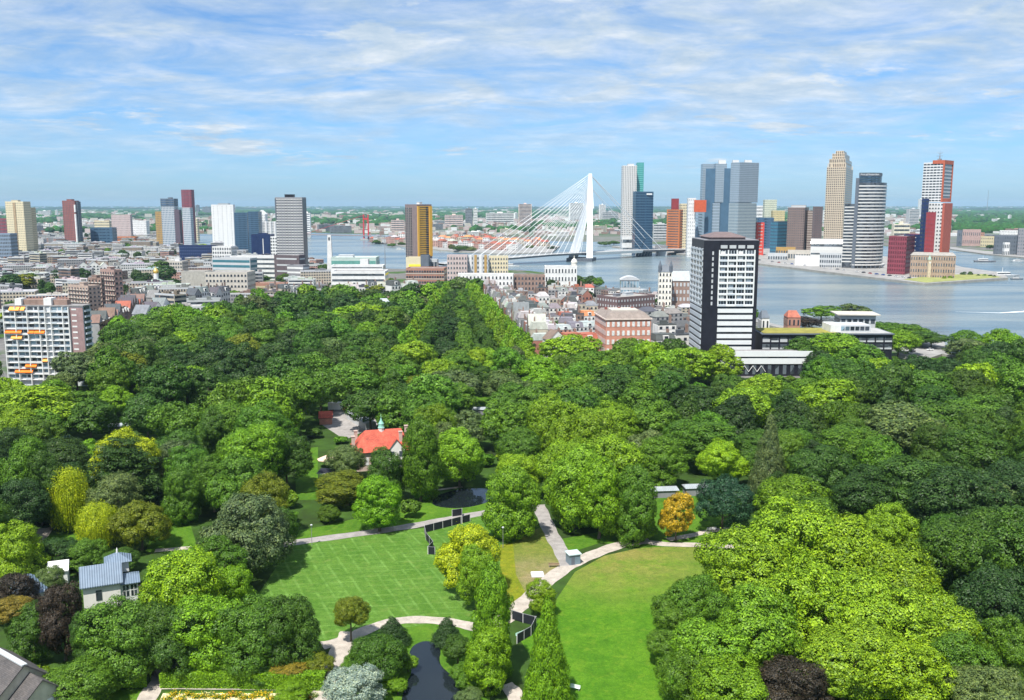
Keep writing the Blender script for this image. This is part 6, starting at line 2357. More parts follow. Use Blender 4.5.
# other roofs showing between the crowns
for (px, py, w_, d_, h_, rz_, m_, lab) in [(120, 431, 8, 5, 3.2, 12, 'grey_seam2', 'grey-roofed shed between the trees above the cedar'), (483, 414, 9, 4, 3.0, 0, 'grey_seam3', 'low grey shelter beside the path in the middle of the wood'),
                                           (698, 494, 9, 4, 3.2, 6, 'grey_seam4', 'low grey shelter behind the orange autumn tree'), (664, 496, 8, 4, 3, 6, 'grey_seam5', 'low grey shelter half hidden left of the other shelter')]:
    p = at(px, py)
    t = thing('shelter', lab, 'shelter', p, R(rz_))
    MB().box(-w_ / 2, w_ / 2, -d_ / 2, d_ / 2, 0, h_ - .6).build('wall', MIDGREY, t)
    MB().prism(rect(w_ + .8, d_ + .8), h_ - .59, h_ + .2, 0, pts2=rect(w_, .4)).build('roof', standing_seam(m_, (.36, .4, .43)), t)
    FOOT.append((p.x, p.y, 5))

# fence panels of black mesh round the lawn corner and by the path
SCREEN = mat('black_screen', (.012, .015, .022), .7, .2, 1.0)
def panel(a, b, lab, grp):
    A, B = at(*a), at(*b)
    d = B - A
    L = d.length
    t = thing('fence_panel', lab, 'fence', (A.x, A.y, .06), math.atan2(d.y, d.x), grp)
    MB().box(.06, L - .06, -.03, .03, .1, 2.1).build('screen', SCREEN, t)
    for x_ in (0, L - .04):
        MB().box(x_, x_ + .08, -.07, .07, 0, 2.25).build('post', WHITE, t)
    MB().box(.0, L, -.05, .05, 2.12, 2.2).build('rail', MIDGREY, t)


def fence_run(pts, n, lab, grp):
    P = [Vector(p) for p in pts]
    k = 0
    for a, b in zip(P, P[1:]):
        for i in range(n):
            panel(tuple(a.lerp(b, i / n)), tuple(a.lerp(b, (i + 1) / n)), lab, grp)


fence_run([(424.5, 533), (470, 521.5)], 5, 'black screened fence panel along the path at the upper right corner of the mown lawn', 'black fence panels along the path')
fence_run([(424.5, 533), (426, 540), (433, 549)], 2, 'black screened fence panel down the right end of the mown lawn', 'black fence panels down the lawn edge')
fence_run([(433, 549), (428, 554.5), (435, 555)], 1, 'black screened fence panel of the small pen at the lawn edge', 'black fence panels of the small pen')
fence_run([(452, 517), (462, 515.5), (462, 524)], 1, 'black screened fence panel of the gate behind the path fence', 'black fence panels of the gate')
fence_run([(512, 619.5), (523, 623), (535, 626)], 1, 'black screened fence panel across the end of the gravel path', 'black fence panels across the path')
fence_run([(536, 626), (531, 636), (517, 644)], 2, 'black screened fence panel in front of the pale green bench', 'black fence panels by the green bench')
landmark('the lawn-corner fence', at(447, 528))
landmark('the path-end fence', at(524, 630))


def bench(lab, px, py, rz, m_, L=2.2, grp=None):
    p = at(px, py)
    t = thing('park_bench', lab, 'bench', (p.x, p.y, .1), rz, grp)
    MB().box(-L / 2, L / 2, -.25, .22, .42, .48).build('seat', m_, t)
    b = MB().box(-L / 2, L / 2, .2, .27, .5, .95).build('backrest', m_, t)
    for x_ in (-L / 2 + .15, L / 2 - .25):
        MB().box(x_, x_ + .1, -.22, .25, 0, .42).build('leg', MIDGREY, t)
    return t


MINT = mat('mint_paint', (.45, .72, .62), .5, .05)
bench('pale green bench behind the black fence at the path end', 522, 636, R(40), MINT, 3.2)
bench('pale bench at the left edge of the open right-hand lawn', 574.5, 690, R(-22), mat('pale_bench', (.68, .76, .68)), 2.2)
bench('white bench by the path right of the orange autumn tree', 712, 531, R(15), WHITE, 3.0)
bench('brown log bench on the dry grass by the path fork', 554, 567, R(2), mat('log', (.26, .19, .12)), 2.8)
bn_ = bench('garden bench with two seated people in front of the clipped hedge', 208, 687.2, R(0), mat('bench_brown', (.25, .17, .1)), 2.4)

# kiosk at the fork and the white information board
p = at(573, 563)
t = thing('kiosk', 'blue-grey kiosk with a pale flat roof at the path fork', 'kiosk', p, R(18))
MB().box(-1.5, 1.5, -1.4, 1.4, 0, 2.7).build('body', mat('kiosk_blue', (.16, .22, .27), .5), t)
MB().box(-1.75, 1.75, -1.65, 1.65, 2.71, 2.95).build('roof', mat('kiosk_roof', (.5, .6, .64), .5, .04), t)
MB().box(1.49, 1.56, -1.0, 1.0, .4, 2.3).build('shutter', BLACKP, t)
MB().box(-1.0, -.1, -1.46, -1.39, .1, 2.2).build('door', SLATE, t)
landmark('the blue-grey kiosk', p)
p = at(537.5, 575)
t = thing('ground_plate', 'white rectangular plate lying on the dry grass below the path fork', 'plate', (p.x, p.y, .07), R(4))
MB().box(-1.5, 1.5, -1.6, 1.6, .1, .25).build('slab', WHITE, t)
MB().box(-1.65, 1.65, -1.75, 1.75, 0, .1).build('plinth', GREY, t)


# people on the bench
def person(lab, x, y, z, shirt, trousers, hair, lean=0.0):
    """seated figure facing -y, hip at the given point"""
    bm_v = [(0, 0, 0), (0, .03, .25), (0, .02, .48), (0, -.02, .58), (0, -.03, .70), (0, -.04, .82)]
    rad = [(.17, .14), (.155, .115), (.19, .12), (.06, .06), (.095, .11), (.085, .09)]
    ed = [(0, 1), (1, 2), (2, 3), (3, 4), (4, 5)]
    for sx in (-1, 1):
        b0 = len(bm_v)
        bm_v += [(sx * .1, -.08, -.02), (sx * .11, -.44, 0), (sx * .11, -.46, -.42), (sx * .11, -.6, -.45)]
        rad += [(.1, .1), (.07, .07), (.045, .045), (.04, .035)]
        ed += [(0, b0), (b0, b0 + 1), (b0 + 1, b0 + 2), (b0 + 2, b0 + 3)]
        b0 = len(bm_v)
        bm_v += [(sx * .21, 0, .45), (sx * .26, -.06, .2), (sx * .18, -.3, .1), (sx * .15, -.38, .09)]
        rad += [(.07, .07), (.05, .05), (.036, .036), (.035, .03)]
        ed += [(2, b0), (b0, b0 + 1), (b0 + 1, b0 + 2), (b0 + 2, b0 + 3)]
    me = bpy.data.meshes.new('person')
    me.from_pydata(bm_v, ed, [])
    o = link('person', me, None, (x, y, z))
    o.modifiers.new('skin', 'SKIN')
    me.skin_vertices.new() if not me.skin_vertices else None
    for i, rr in enumerate(rad):
        me.skin_vertices[0].data[i].radius = rr
    me.skin_vertices[0].data[0].use_root = True
    su = o.modifiers.new('sub', 'SUBSURF')
    su.levels = su.render_levels = 1
    dg_ = bpy.context.evaluated_depsgraph_get()
    m2 = bpy.data.meshes.new_from_object(o.evaluated_get(dg_))
    o.modifiers.clear()
    o.data = m2
    m2.materials.clear()
    for m_ in (shirt, trousers, hair):
        m2.materials.append(m_)
    skin = mat('skin', (.6, .38, .28), .6, .05)
    m2.materials.append(skin)
    for f in m2.polygons:
        c = f.center
        f.material_index = 3 if c.z > .53 else (1 if (c.z < .03) else 0)
        if abs(c.x) > .1 and c.y < -.24 and .03 <= c.z < .2:
            f.material_index = 3
    tag(o, lab, 'person', 'people on the garden bench')
    MB().lathe([(.1, .70), (.118, .78), (.1, .88), (.02, .92)], 0, -.02, 10).build('hair', hair, o)
    return o


HAIRM = mat('brown_hair', (.07, .045, .03))
bl = bn_.location
person('person in a white shirt seated on the garden bench', bl.x - .55, bl.y + .02, .1 + .56, WHITE, mat('dark_trousers', (.05, .05, .09)), HAIRM)
person('person in a pale pink shirt seated on the garden bench', bl.x + .5, bl.y + .02, .1 + .56, mat('pink_shirt', (.75, .45, .4)), mat('grey_trousers', (.2, .18, .18)), HAIRM)


# clipped hedges and flower beds of the garden at the bottom
def leafy_box(name, L, Wd, H, n, size, col, lab, cat, px0, px1, grp=None, seed=1, zb=0.0):
    A, B = at(*px0), at(*px1)
    d = (B - A)
    L = d.length
    r = np.random.default_rng(seed)
    P = np.stack([r.uniform(0, L, n), r.uniform(-Wd / 2, Wd / 2, n), r.uniform(0, H, n)], 1)
    face = r.random(n)
    N = np.zeros((n, 3))
    topm = face < Wd / (Wd + 1.6 * H)
    P[topm, 2] = H + r.normal(0, .05, topm.sum())
    N[topm, 2] = 1
    sd = ~topm
    sgn = np.where(r.random(n) < .7, -1.0, 1.0)
    P[sd, 1] = (sgn * Wd / 2)[sd] + r.normal(0, .05, sd.sum())
    N[sd, 1] = sgn[sd]
    N = nrm(N + r.normal(0, .5, (n, 3)))
    t1 = nrm(np.cross(N, r.normal(0, 1, (n, 3))))
    t2 = np.cross(N, t1)
    s_ = size * r.uniform(.6, 1.4, n)[:, None]
    q = np.stack([P - t1 * s_, P - t2 * s_ * .8, P + t1 * s_, P + t2 * s_ * .8], 1).reshape(-1, 3)
    me = quads_mesh('foliage', q)
    me.materials.append(LEAF)
    t = thing(name, lab, cat, (A.x, A.y, 0), math.atan2(d.y, d.x), grp)
    f = link('foliage', me, t)
    f.color = (*TREE_COL[col][0], 1)
    core = MB().box(.1, L - .1, -Wd / 2 + .12, Wd / 2 - .12, 0, H - .12).build('core', mat('hedge_core', (.02, .05, .008)), t)
    return t


leafy_box('hedge', 0, 2.0, 3.0, 7000, .17, 'lime', 'long clipped hedge behind the bench in the flower garden', 'hedge', (162, 686), (241, 686.4), seed=3)
leafy_box('hedge', 0, 2.4, 3.0, 8000, .17, 'lime', 'long loose-topped hedge continuing to the gravel path', 'hedge', (242, 686.4), (326, 688), seed=4)
leafy_box('hedge', 0, 2.4, 3.4, 5500, .16, 'lime', 'square clipped hedge left of the garden path', 'hedge', (104, 685), (149, 684.5), seed=5)
BED = mat('bed_gravel', (.68, .6, .36), .95, .1, .6)
sheet('bed_gravel', pxpoly([(163, 693.5), (322, 693.5), (325, 722), (150, 722)]), .07, BED)
rngb = random.Random(8)
FLW = {'yellow': (.6, .42, .02), 'orange': (.55, .24, .02), 'pale': (.6, .57, .3)}
for i in range(22):
    px, py = 168 + i * 6.9 + rngb.uniform(-1.5, 1.5), 695.5 + rngb.uniform(0, 5.0)
    p = at(px, py)
    k = rngb.choice(['yellow', 'yellow', 'pale', 'yellow', 'orange'])
    r = np.random.default_rng(i)
    n = 260
    P = np.stack([r.normal(0, .55, n), r.normal(0, .4, n), np.abs(r.normal(.25, .2, n))], 1)
    N = nrm(r.normal(0, .6, (n, 3)) + [0, 0, .8])
    t1 = nrm(np.cross(N, r.normal(0, 1, (n, 3))))
    t2 = np.cross(N, t1)
    q = np.stack([P - t1 * .12, P - t2 * .12, P + t1 * .12, P + t2 * .12], 1).reshape(-1, 3)
    t = thing('flower_bed', 'x', 'flowers', (p.x, p.y, .08))
    me = quads_mesh('leaves', q[:600])
    me.materials.append(LEAF)
    f = link('leaves', me, t)
    f.color = (*TREE_COL['mid'][0], 1)
    q[:, 2] += .12
    me = quads_mesh('blossoms', q[600:])
    me.materials.append(LEAF)
    f = link('blossoms', me, t)
    f.color = (*FLW[k], 1)
    later(t, f'clump of {k} flowers', 'flowers', 'flower clumps in the gravel garden', p.x, p.y)
p = at(174.5, 668)
t = thing('gate_post', 'pale stone post where the garden path enters the trees', 'post', p)
MB().box(-.2, .2, -.2, .2, 0, 2.6).build('shaft', BEIGE, t)
MB().prism(rect(.6, .6), 2.6, 2.9, 0, pts2=rect(.1, .1)).build('cap', BEIGE, t)
landmark('the clipped garden hedges', at(240, 686))

# lamp posts along the paths
for i, (px, py, lab) in enumerate([(312, 545.5, 'grey lamp post beside the path left of the mown lawn'), (393, 531, 'grey lamp post beside the path at the top of the mown lawn'), (503, 548, 'grey lamp post on the yellow grass strip'),
                                   (418, 469, 'grey lamp post behind the red-roofed restaurant')]):
    p = at(px, py)
    t = thing('street_lamp', lab, 'lamp post', p)
    MB().bar((0, 0, 0), (0, 0, 5.4), .09, .06).build('pole', MIDGREY, t)
    MB().lathe([(.08, 5.4), (.3, 5.7), (.34, 5.9), (.05, 6.1)], 0, 0, 10).build('lamp_head', PALEGREY, t)

# parked cars: at the wood road and by the riverside
def car(px, py, rz, col, lab, z=.02, grp=None):
    p = at(px, py)
    t = thing('parked_car', lab, 'car', (p.x, p.y, z), rz, grp)
    b = MB().prism([(-2.1, -.85), (2.1, -.85), (2.1, .85), (-2.1, .85)], .35, .95, 0, pts2=[(-2.0, -.8), (2.0, -.8), (2.0, .8), (-2.0, .8)]).build('body', PAINT, t)
    b.color = (*col, 1)
    c = MB().prism([(-1.6, -.78), (1.1, -.78), (1.1, .78), (-1.6, .78)], .951, 1.48, 0, pts2=[(-1.2, -.65), (.5, -.65), (.5, .65), (-1.2, .65)]).build('cabin', DARKGLASS, t)
    rf_ = MB().box(-1.15, .45, -.62, .62, 1.481, 1.52).build('roof', PAINT, c)
    rf_.color = (*col, 1)
    for x_ in (-1.3, 1.3):
        for y_ in (-.8, .8):
            w_ = MB().lathe([(.33, -.1), (.33, .1)], 0, 0, 10).build('wheel', BLACKP, t, (x_, y_, .33))
            w_.rotation_euler = (math.pi / 2, 0, 0)
    return t


for i in range(34):
    u = i / 33
    if .52 < u < .58 or rng.random() < .12:
        continue
    px, py = 694 + u * 215, 255.4 + u * 26.6 - 1.1
    nm, cc = rng.choice([('white', (.7, .7, .7)), ('white', (.68, .68, .7)), ('grey', (.3, .3, .32)), ('black', (.03, .03, .04)), ('red', (.4, .04, .03)), ('blue', (.04, .1, .35))])
    o_ = car(px, py, .35 + 1.5 * (i % 2), cc, 'x', 3.05, 'vehicles parked along the pier edge')
    o_.scale = (1.25, 1.25, 1.3)
    later(o_, f'{nm} car parked on the pier edge', 'car', 'vehicles parked along the pier edge', o_.location.x, o_.location.y)
car(525.5, 361, 1.0, (.8, .8, .8), 'white car parked under the trees at the street end')
car(516.5, 369, 1.0, (.75, .76, .78), 'white car driving on the wood road nearer the viewer')
car(64.5, 438, .2, (.03, .1, .5), 'blue car parked between trees above the yellow willow')
for i, (px, c, nm) in enumerate([(906, (.7, .7, .72), 'silver'), (912, (.05, .05, .06), 'black'), (930, (.75, .75, .75), 'white')]):
    car(px, 356 - i * 1.6, .3, c, f'{nm} car on the riverside square', 1.52)
# ================================================================== trees placed as in the photograph
T = tree_px
# --- the big sunlit clump lower right
for cx, top, w_, hm, col in [(745, 528, 92, 21, 'bright'), (790, 505, 112, 24, 'bright'), (850, 512, 108, 23, 'bright'), (893, 538, 96, 21, 'bright'), (815, 558, 110, 22, 'bright'), (880, 585, 104, 19, 'bright'),
                             (930, 588, 92, 18, 'bright'), (760, 592, 104, 19, 'lime'), (845, 628, 104, 16, 'bright'), (905, 640, 92, 15, 'bright'), (716, 622, 84, 15, 'lime'), (700, 572, 66, 15, 'mid'),
                             (678, 598, 52, 10, 'mid'), (690, 646, 62, 12, 'mid'), (735, 662, 84, 13, 'lime'), (962, 636, 72, 14, 'mid'), (668, 628, 42, 8, 'mid')]:
    T(cx, top, w_, hm, col, low=.06)
T(795, 664, 86, 13, 'copper', label='dark copper-leaved tree at the bottom edge below the sunlit clump', low=.1)
T(990, 664, 80, 13, 'grey')
T(1012, 622, 64, 16, 'mid')
T(968, 672, 44, 10, 'deep')
for cx, top, w_, hm, col in [(905, 455, 100, 22, 'deep'), (960, 468, 100, 23, 'dark'), (1010, 505, 90, 22, 'deep'), (955, 520, 84, 20, 'deep'), (1000, 560, 84, 20, 'dark'), (870, 470, 80, 19, 'dark'),
                             (850, 425, 76, 18, 'mid'), (905, 405, 84, 20, 'grey'), (985, 430, 84, 21, 'deep'), (1015, 455, 70, 20, 'dark'), (945, 400, 70, 19, 'deep'), (975, 395, 60, 18, 'mid')]:
    T(cx, top, w_, hm, col)
# --- middle foreground
T(467, 527, 66, 17, 'yellow', label='tall feathery yellow-green tree beside the right end of the mown lawn', low=.1)
T(476, 548, 46, 15, 'lime', 'oval')
T(492, 570, 50, 22, 'lime', 'oval', label='tall lime-green tree standing right of the pond', low=.04)
T(488, 630, 52, 13, 'lime', 'oval', low=.04)
T(542, 581, 33, 8, 'bright', label='small bright yellow-green tree by the gravel path end', low=.1)
T(548, 602, 50, 21, 'lime', 'cone', label='pointed lime-green tree at the left edge of the open lawn', low=.02)
T(350, 597, 38, 10, 'olive', label='small airy olive tree on the gravel path at the lawn corner', low=.28)
T(380, 633, 58, 9.5, 'deep', label='round deep green bush on the pond bank', low=.03)
T(392, 618, 34, 6, 'dark', 'cone', name='conical_shrub', cat='shrub')
T(360, 651, 42, 5, 'mid', name='garden_shrub', cat='shrub')
T(447, 618, 30, 6, 'dark', 'cone', name='conical_shrub', cat='shrub')
T(458, 636, 34, 6, 'deep', name='garden_shrub', cat='shrub')
T(470, 660, 36, 6, 'mid', name='garden_shrub', cat='shrub')
T(408, 655, 20, 3.5, 'lime', name='garden_shrub', cat='shrub')
T(398, 680, 20, 3, 'lime', name='garden_shrub', cat='shrub')
T(355, 668, 66, 9, 'silver', label='silvery pale round tree at the bottom edge left of the pond', low=.05)
T(291, 681, 36, 4.5, 'lime', name='garden_shrub', cat='shrub')
T(468, 690, 30, 4, 'grey', name='garden_shrub', cat='shrub')
T(318, 652, 34, 5, 'olive', name='garden_shrub', cat='shrub', label='dome-shaped clipped bush beside the gravel path')
T(288, 662, 40, 4, 'rusty', name='garden_shrub', cat='shrub')
T(258, 664, 34, 4, 'deep', name='garden_shrub', cat='shrub')
# --- behind the lawn
T(513, 466, 62, 21, 'lime', 'oval', label='dense upright tree between the pond and the path fork', low=.02)
T(419, 421, 50, 26, 'mid', 'oval', label='tall green tree right of the red-roofed restaurant', low=.04)
T(385, 450, 46, 17, 'deep', 'oval', low=.05)
T(346, 474, 70, 10, 'olive', label='wide olive tree in front of the restaurant terrace', low=.08)
T(345, 444, 42, 13, 'grey', low=.1)
T(446, 425, 48, 18, 'grey')
T(575, 448, 66, 24, 'lime', 'oval', low=.06)
T(608, 438, 74, 24, 'bright', low=.08)
T(600, 462, 60, 22, 'lime', 'oval')
T(638, 470, 52, 21, 'mid', 'oval', label='upright green tree by the path left of the orange autumn tree', low=.05)
T(636, 512, 42, 8, 'lime')
T(552, 396, 60, 24, 'bright', label='bright yellow-green tree standing above the middle of the wood', low=.06)
T(677, 492, 34, 14, 'orange', 'round', lod='mid', label='orange-yellow autumn tree at the far edge of the lawn', low=.1)
T(724, 474, 58, 17, 'teal', label='bluish dark tree right of the grassy clearing', low=.08)
T(771, 416, 40, 27, 'grey', 'cone', label='slim dark spire-shaped tree in the middle of the right wood', low=.02)
T(778, 472, 48, 12, 'dark', 'cone')
T(648, 402, 60, 19, 'mid')
T(702, 420, 78, 18, 'mid', label='wide mid green tree above the grassy clearing')
T(745, 384, 60, 21, 'bright')
T(826, 378, 62, 22, 'bright', label='bright yellow-green tree in front of the planted-roof wing')
T(760, 372, 52, 20, 'bright')
T(720, 345, 50, 20, 'bright')
T(690, 348, 52, 19, 'bright')
T(838, 332, 60, 22, 'lime')
T(862, 345, 58, 20, 'mid')
T(802, 338, 44, 19, 'deep')
T(885, 356, 52, 19, 'bright')
T(912, 322, 44, 16, 'mid')
T(900, 328, 40, 18, 'lime')
T(884, 320, 44, 15, 'mid')
T(922, 331, 34, 12, 'deep', label='dark round-topped tree pair on the riverside square, left tree', low=.35)
T(932, 333, 30, 11, 'deep', label='dark round-topped tree on the riverside square nearest the water', low=.35)
T(822, 305, 32, 12, 'mid')
T(855, 304, 30, 12, 'grey')
T(740, 305, 20, 10, 'deep', 'cone')
T(750, 309, 20, 9, 'mid')
T(806, 316, 34, 10, 'copper', label='dark copper tree behind the planted-roof wing')
for cx, top, w_, hm, col, sh in [(968, 338, 44, 14, 'grey', 'round'), (990, 346, 40, 13, 'mid', 'round'), (1010, 346, 40, 14, 'deep', 'round'), (950, 360, 36, 15, 'dark', 'round'), (962, 372, 28, 12, 'lime', 'cone'), (930, 370, 36, 14, 'bright', None), (1005, 375, 36, 14, 'bright', 'round')]:
    T(cx, top, w_, hm, col, sh)
# --- centre and left
for cx, top, w_, hm, col in [(365, 302, 40, 19, 'bright'), (340, 306, 46, 19, 'lime'), (316, 312, 50, 19, 'deep'), (290, 300, 40, 19, 'deep'), (375, 283, 22, 17, 'olive'), (345, 284, 26, 16, 'mid'), (355, 288, 22, 12, 'copper'), (362, 288, 20, 12, 'copper'),
                             (415, 341, 44, 21, 'bright'), (395, 353, 46, 19, 'mid'), (440, 358, 36, 17, 'bright'), (455, 300, 26, 17, 'deep'), (458, 318, 26, 15, 'dark'), (450, 340, 34, 15, 'dark'),
                             (455, 368, 50, 18, 'grey'), (500, 370, 44, 16, 'grey'), (545, 358, 48, 19, 'lime'), (570, 334, 56, 22, 'bright'), (590, 350, 52, 19, 'mid'), (615, 370, 60, 19, 'deep'),
                             (540, 385, 50, 19, 'mid'), (590, 385, 56, 20, 'mid'), (605, 404, 64, 21, 'bright'), (665, 366, 56, 19, 'deep'), (640, 382, 56, 20, 'mid'), (700, 385, 60, 19, 'dark'), (635, 336, 38, 17, 'mid'),
                             (505, 400, 56, 19, 'mid'), (520, 430, 48, 18, 'mid'), (470, 412, 44, 15, 'grey'), (355, 360, 52, 20, 'mid'), (370, 385, 54, 20, 'deep'), (400, 390, 54, 20, 'mid'), (300, 350, 56, 22, 'mid'), (320, 370, 52, 20, 'mid'),
                             (295, 372, 60, 24, 'mid'), (270, 380, 70, 26, 'lime'), (250, 425, 66, 24, 'lime'), (235, 452, 62, 22, 'mid'), (285, 430, 54, 20, 'deep'), (228, 398, 60, 23, 'mid'), (215, 410, 44, 20, 'deep'), (262, 470, 50, 20, 'olive')]:
    T(cx, top, w_, hm, col)
T(242, 491, 92, 22, 'grey', label='large round grey-green tree at the left end of the mown lawn', low=.03)
T(278, 505, 40, 14, 'deep', low=.03)
T(181, 468, 42, 17, 'mid', 'oval', low=.03)
T(121, 438, 84, 23, 'dark', 'layer', label='broad dark layered cedar-like tree above the yellow willows', low=.02)
T(122, 424, 58, 25, 'yellow', label='pale yellow-green tree top rising behind the dark cedar')
T(66, 466, 40, 19, 'yellow', 'willow', label='tall yellow weeping willow left of the dark cedar', low=.1)
T(96, 502, 40, 13, 'yellow', 'willow', label='smaller yellow weeping willow below the dark cedar', low=.08)
T(139, 500, 54, 14, 'olive', label='olive-green bush-like tree right of the yellow willows', low=.02)
T(72, 445, 60, 13, 'lime', label='fresh lime-green low tree left of the dark cedar')
T(25, 440, 56, 25, 'mid', 'oval')
T(45, 452, 44, 23, 'deep', 'oval')
T(15, 480, 60, 18, 'dark')
T(40, 492, 36, 10, 'teal')
for cx, top, w_, hm, col in [(28, 386, 84, 21, 'bright'), (15, 408, 60, 20, 'bright'), (75, 388, 44, 16, 'mid'), (88, 400, 50, 16, 'deep'), (112, 387, 40, 13, 'lime'), (145, 395, 50, 18, 'deep'), (160, 372, 44, 17, 'grey'), (185, 365, 44, 18, 'lime'), (175, 400, 48, 20, 'mid'),
                             (56, 372, 34, 13, 'grey'), (75, 352, 44, 20, 'grey'), (100, 344, 56, 22, 'grey'), (122, 350, 46, 20, 'olive'), (142, 338, 36, 17, 'grey'), (115, 318, 30, 17, 'copper'), (128, 325, 36, 17, 'deep'),
                             (150, 312, 40, 19, 'mid'), (175, 303, 44, 20, 'mid'), (195, 318, 44, 20, 'mid'), (180, 330, 44, 19, 'bright'), (215, 340, 46, 21, 'deep'), (240, 335, 48, 21, 'olive'), (225, 318, 40, 19, 'mid'), (255, 315, 40, 19, 'deep'), (270, 330, 44, 20, 'mid'),
                             (235, 303, 34, 17, 'deep'), (255, 299, 34, 16, 'mid'), (275, 297, 34, 16, 'deep'), (232, 290, 24, 13, 'mid'), (310, 292, 36, 16, 'deep')]:
    T(cx, top, w_, hm, col)
# --- lower left
for cx, top, w_, hm, col, sh in [(12, 525, 62, 16, 'bright', None), (55, 540, 54, 8, 'dark', 'round'), (30, 545, 36, 8, 'deep', 'round'), (85, 540, 40, 8, 'mid', 'round'), (120, 550, 36, 6, 'deep', 'round'), (12, 576, 54, 11, 'copper', 'round'), (60, 586, 52, 16, 'copper', 'round'),
                                 (50, 566, 34, 9, 'grey', 'round'), (185, 549, 88, 19, 'bright', None), (232, 565, 50, 13, 'lime', 'round'), (118, 604, 84, 16, 'mid', 'round'), (150, 604, 60, 15, 'deep', 'round'), (210, 598, 84, 15, 'lime', 'round'), (245, 602, 74, 15, 'mid', 'round'), (285, 600, 66, 15, 'deep', 'round'),
                                 (175, 610, 66, 14, 'deep', 'round'), (78, 664, 78, 9, 'mid', 'round'), (22, 668, 56, 8, 'bright', None), (105, 640, 60, 9, 'deep', 'round'), (30, 606, 54, 12, 'deep', 'round'), (90, 612, 40, 13, 'deep', 'round'), (205, 655, 60, 4, 'lime', 'round'), (240, 650, 60, 5, 'mid', 'round')]:
    T(cx, top, w_, hm, col, sh, low=.05)
PB = MB()
PB.bar((0, 0, 0), (.02, 0, .5), .035, .022, 7).bar((.02, 0, .5), (-.16, .02, .78), .022, .012, 6).bar((.02, 0, .5), (.14, .02, .92), .02, .008, 6).bar((-.16, .02, .78), (-.3, 0, .85), .012, .006, 5).bar((-.16, .02, .78), (-.12, 0, 1), .01, .005, 5)
T(8, 598, 40, 13, 'rusty', label='sparse brownish tree with a pale bare forked trunk at the left edge', low=.62, bare=PB.mesh('trunk', PALEBARK))

# --- the avenue: two long double rows running towards the river
for a, b, cc in [((400, 366), (448, 300), 'lime'), ((418, 366), (452, 300), 'deep'), ((512, 369), (469, 300), 'lime'), ((530, 371), (474, 301), 'lime'), ((494, 366), (464, 300), 'deep'), ((440, 366), (456, 302), 'dark'), ((466, 366), (460, 302), 'mid')]:
    A, B = at(*a).xy, at(*b).xy
    n = int((B - A).length / 12)
    for i in range(n):
        p = A.lerp(B, i / (n - 1))
        hh_ = rng.uniform(16, 20) if cc == 'lime' else rng.uniform(10, 14)
        plant(p.x + rng.uniform(-.9, .9), p.y, hh_, rng.uniform(5.0, 6.0) * (1.12 if cc == 'lime' else 1), cc, 'cone' if cc == 'lime' else 'round', name='avenue_tree', lod='far', group='trees of the avenue', words=f'{TREE_COL[cc][1]} avenue tree')
for i in range(9):
    p = at(497 + i * 5.5, 303 + i * 6.8)
    plant(p.x - 6, p.y, rng.uniform(11, 14), 5, rng.choice(['deep', 'mid', 'dark']), 'round', name='street_tree', lod='far', group='street trees beside the avenue')

# --- everything else in the wood
KEEP = [(355, 418, 405, 470), (322, 400, 372, 434), (262, 533, 440, 645), (318, 446, 346, 482), (500, 535, 665, 640), (560, 595, 655, 700), (655, 492, 720, 545), (433, 484, 492, 510), (400, 640, 470, 700), (540, 500, 560, 540),
        (80, 553, 145, 600), (18, 570, 45, 606), (0, 640, 55, 692), (100, 655, 330, 700), (0, 303, 90, 376), (690, 235, 762, 350), (722, 345, 800, 370), (758, 315, 893, 350), (163, 520, 190, 552), (44, 533, 70, 548),
        (285, 525, 425, 546), (595, 305, 650, 342), (545, 330, 592, 346), (900, 340, 945, 356), (140, 305, 158, 320), (112, 417, 128, 426), (155, 415, 190, 424), (478, 398, 492, 416), (300, 448, 320, 495), (425, 510, 472, 545)]


def keeps(x, y, h, rad):
    cx, cy = pix(x, y, h * .5)
    _, yt = pix(x, y, h)
    _, yb = pix(x, y, h * .12)
    d = depth(y, h * .5)
    rw = rad * FPX / d * .85
    for (a, b, c, e) in KEEP:
        if cx + rw > a and cx - rw < c and yb > b and yt < e:
            return True
    return False


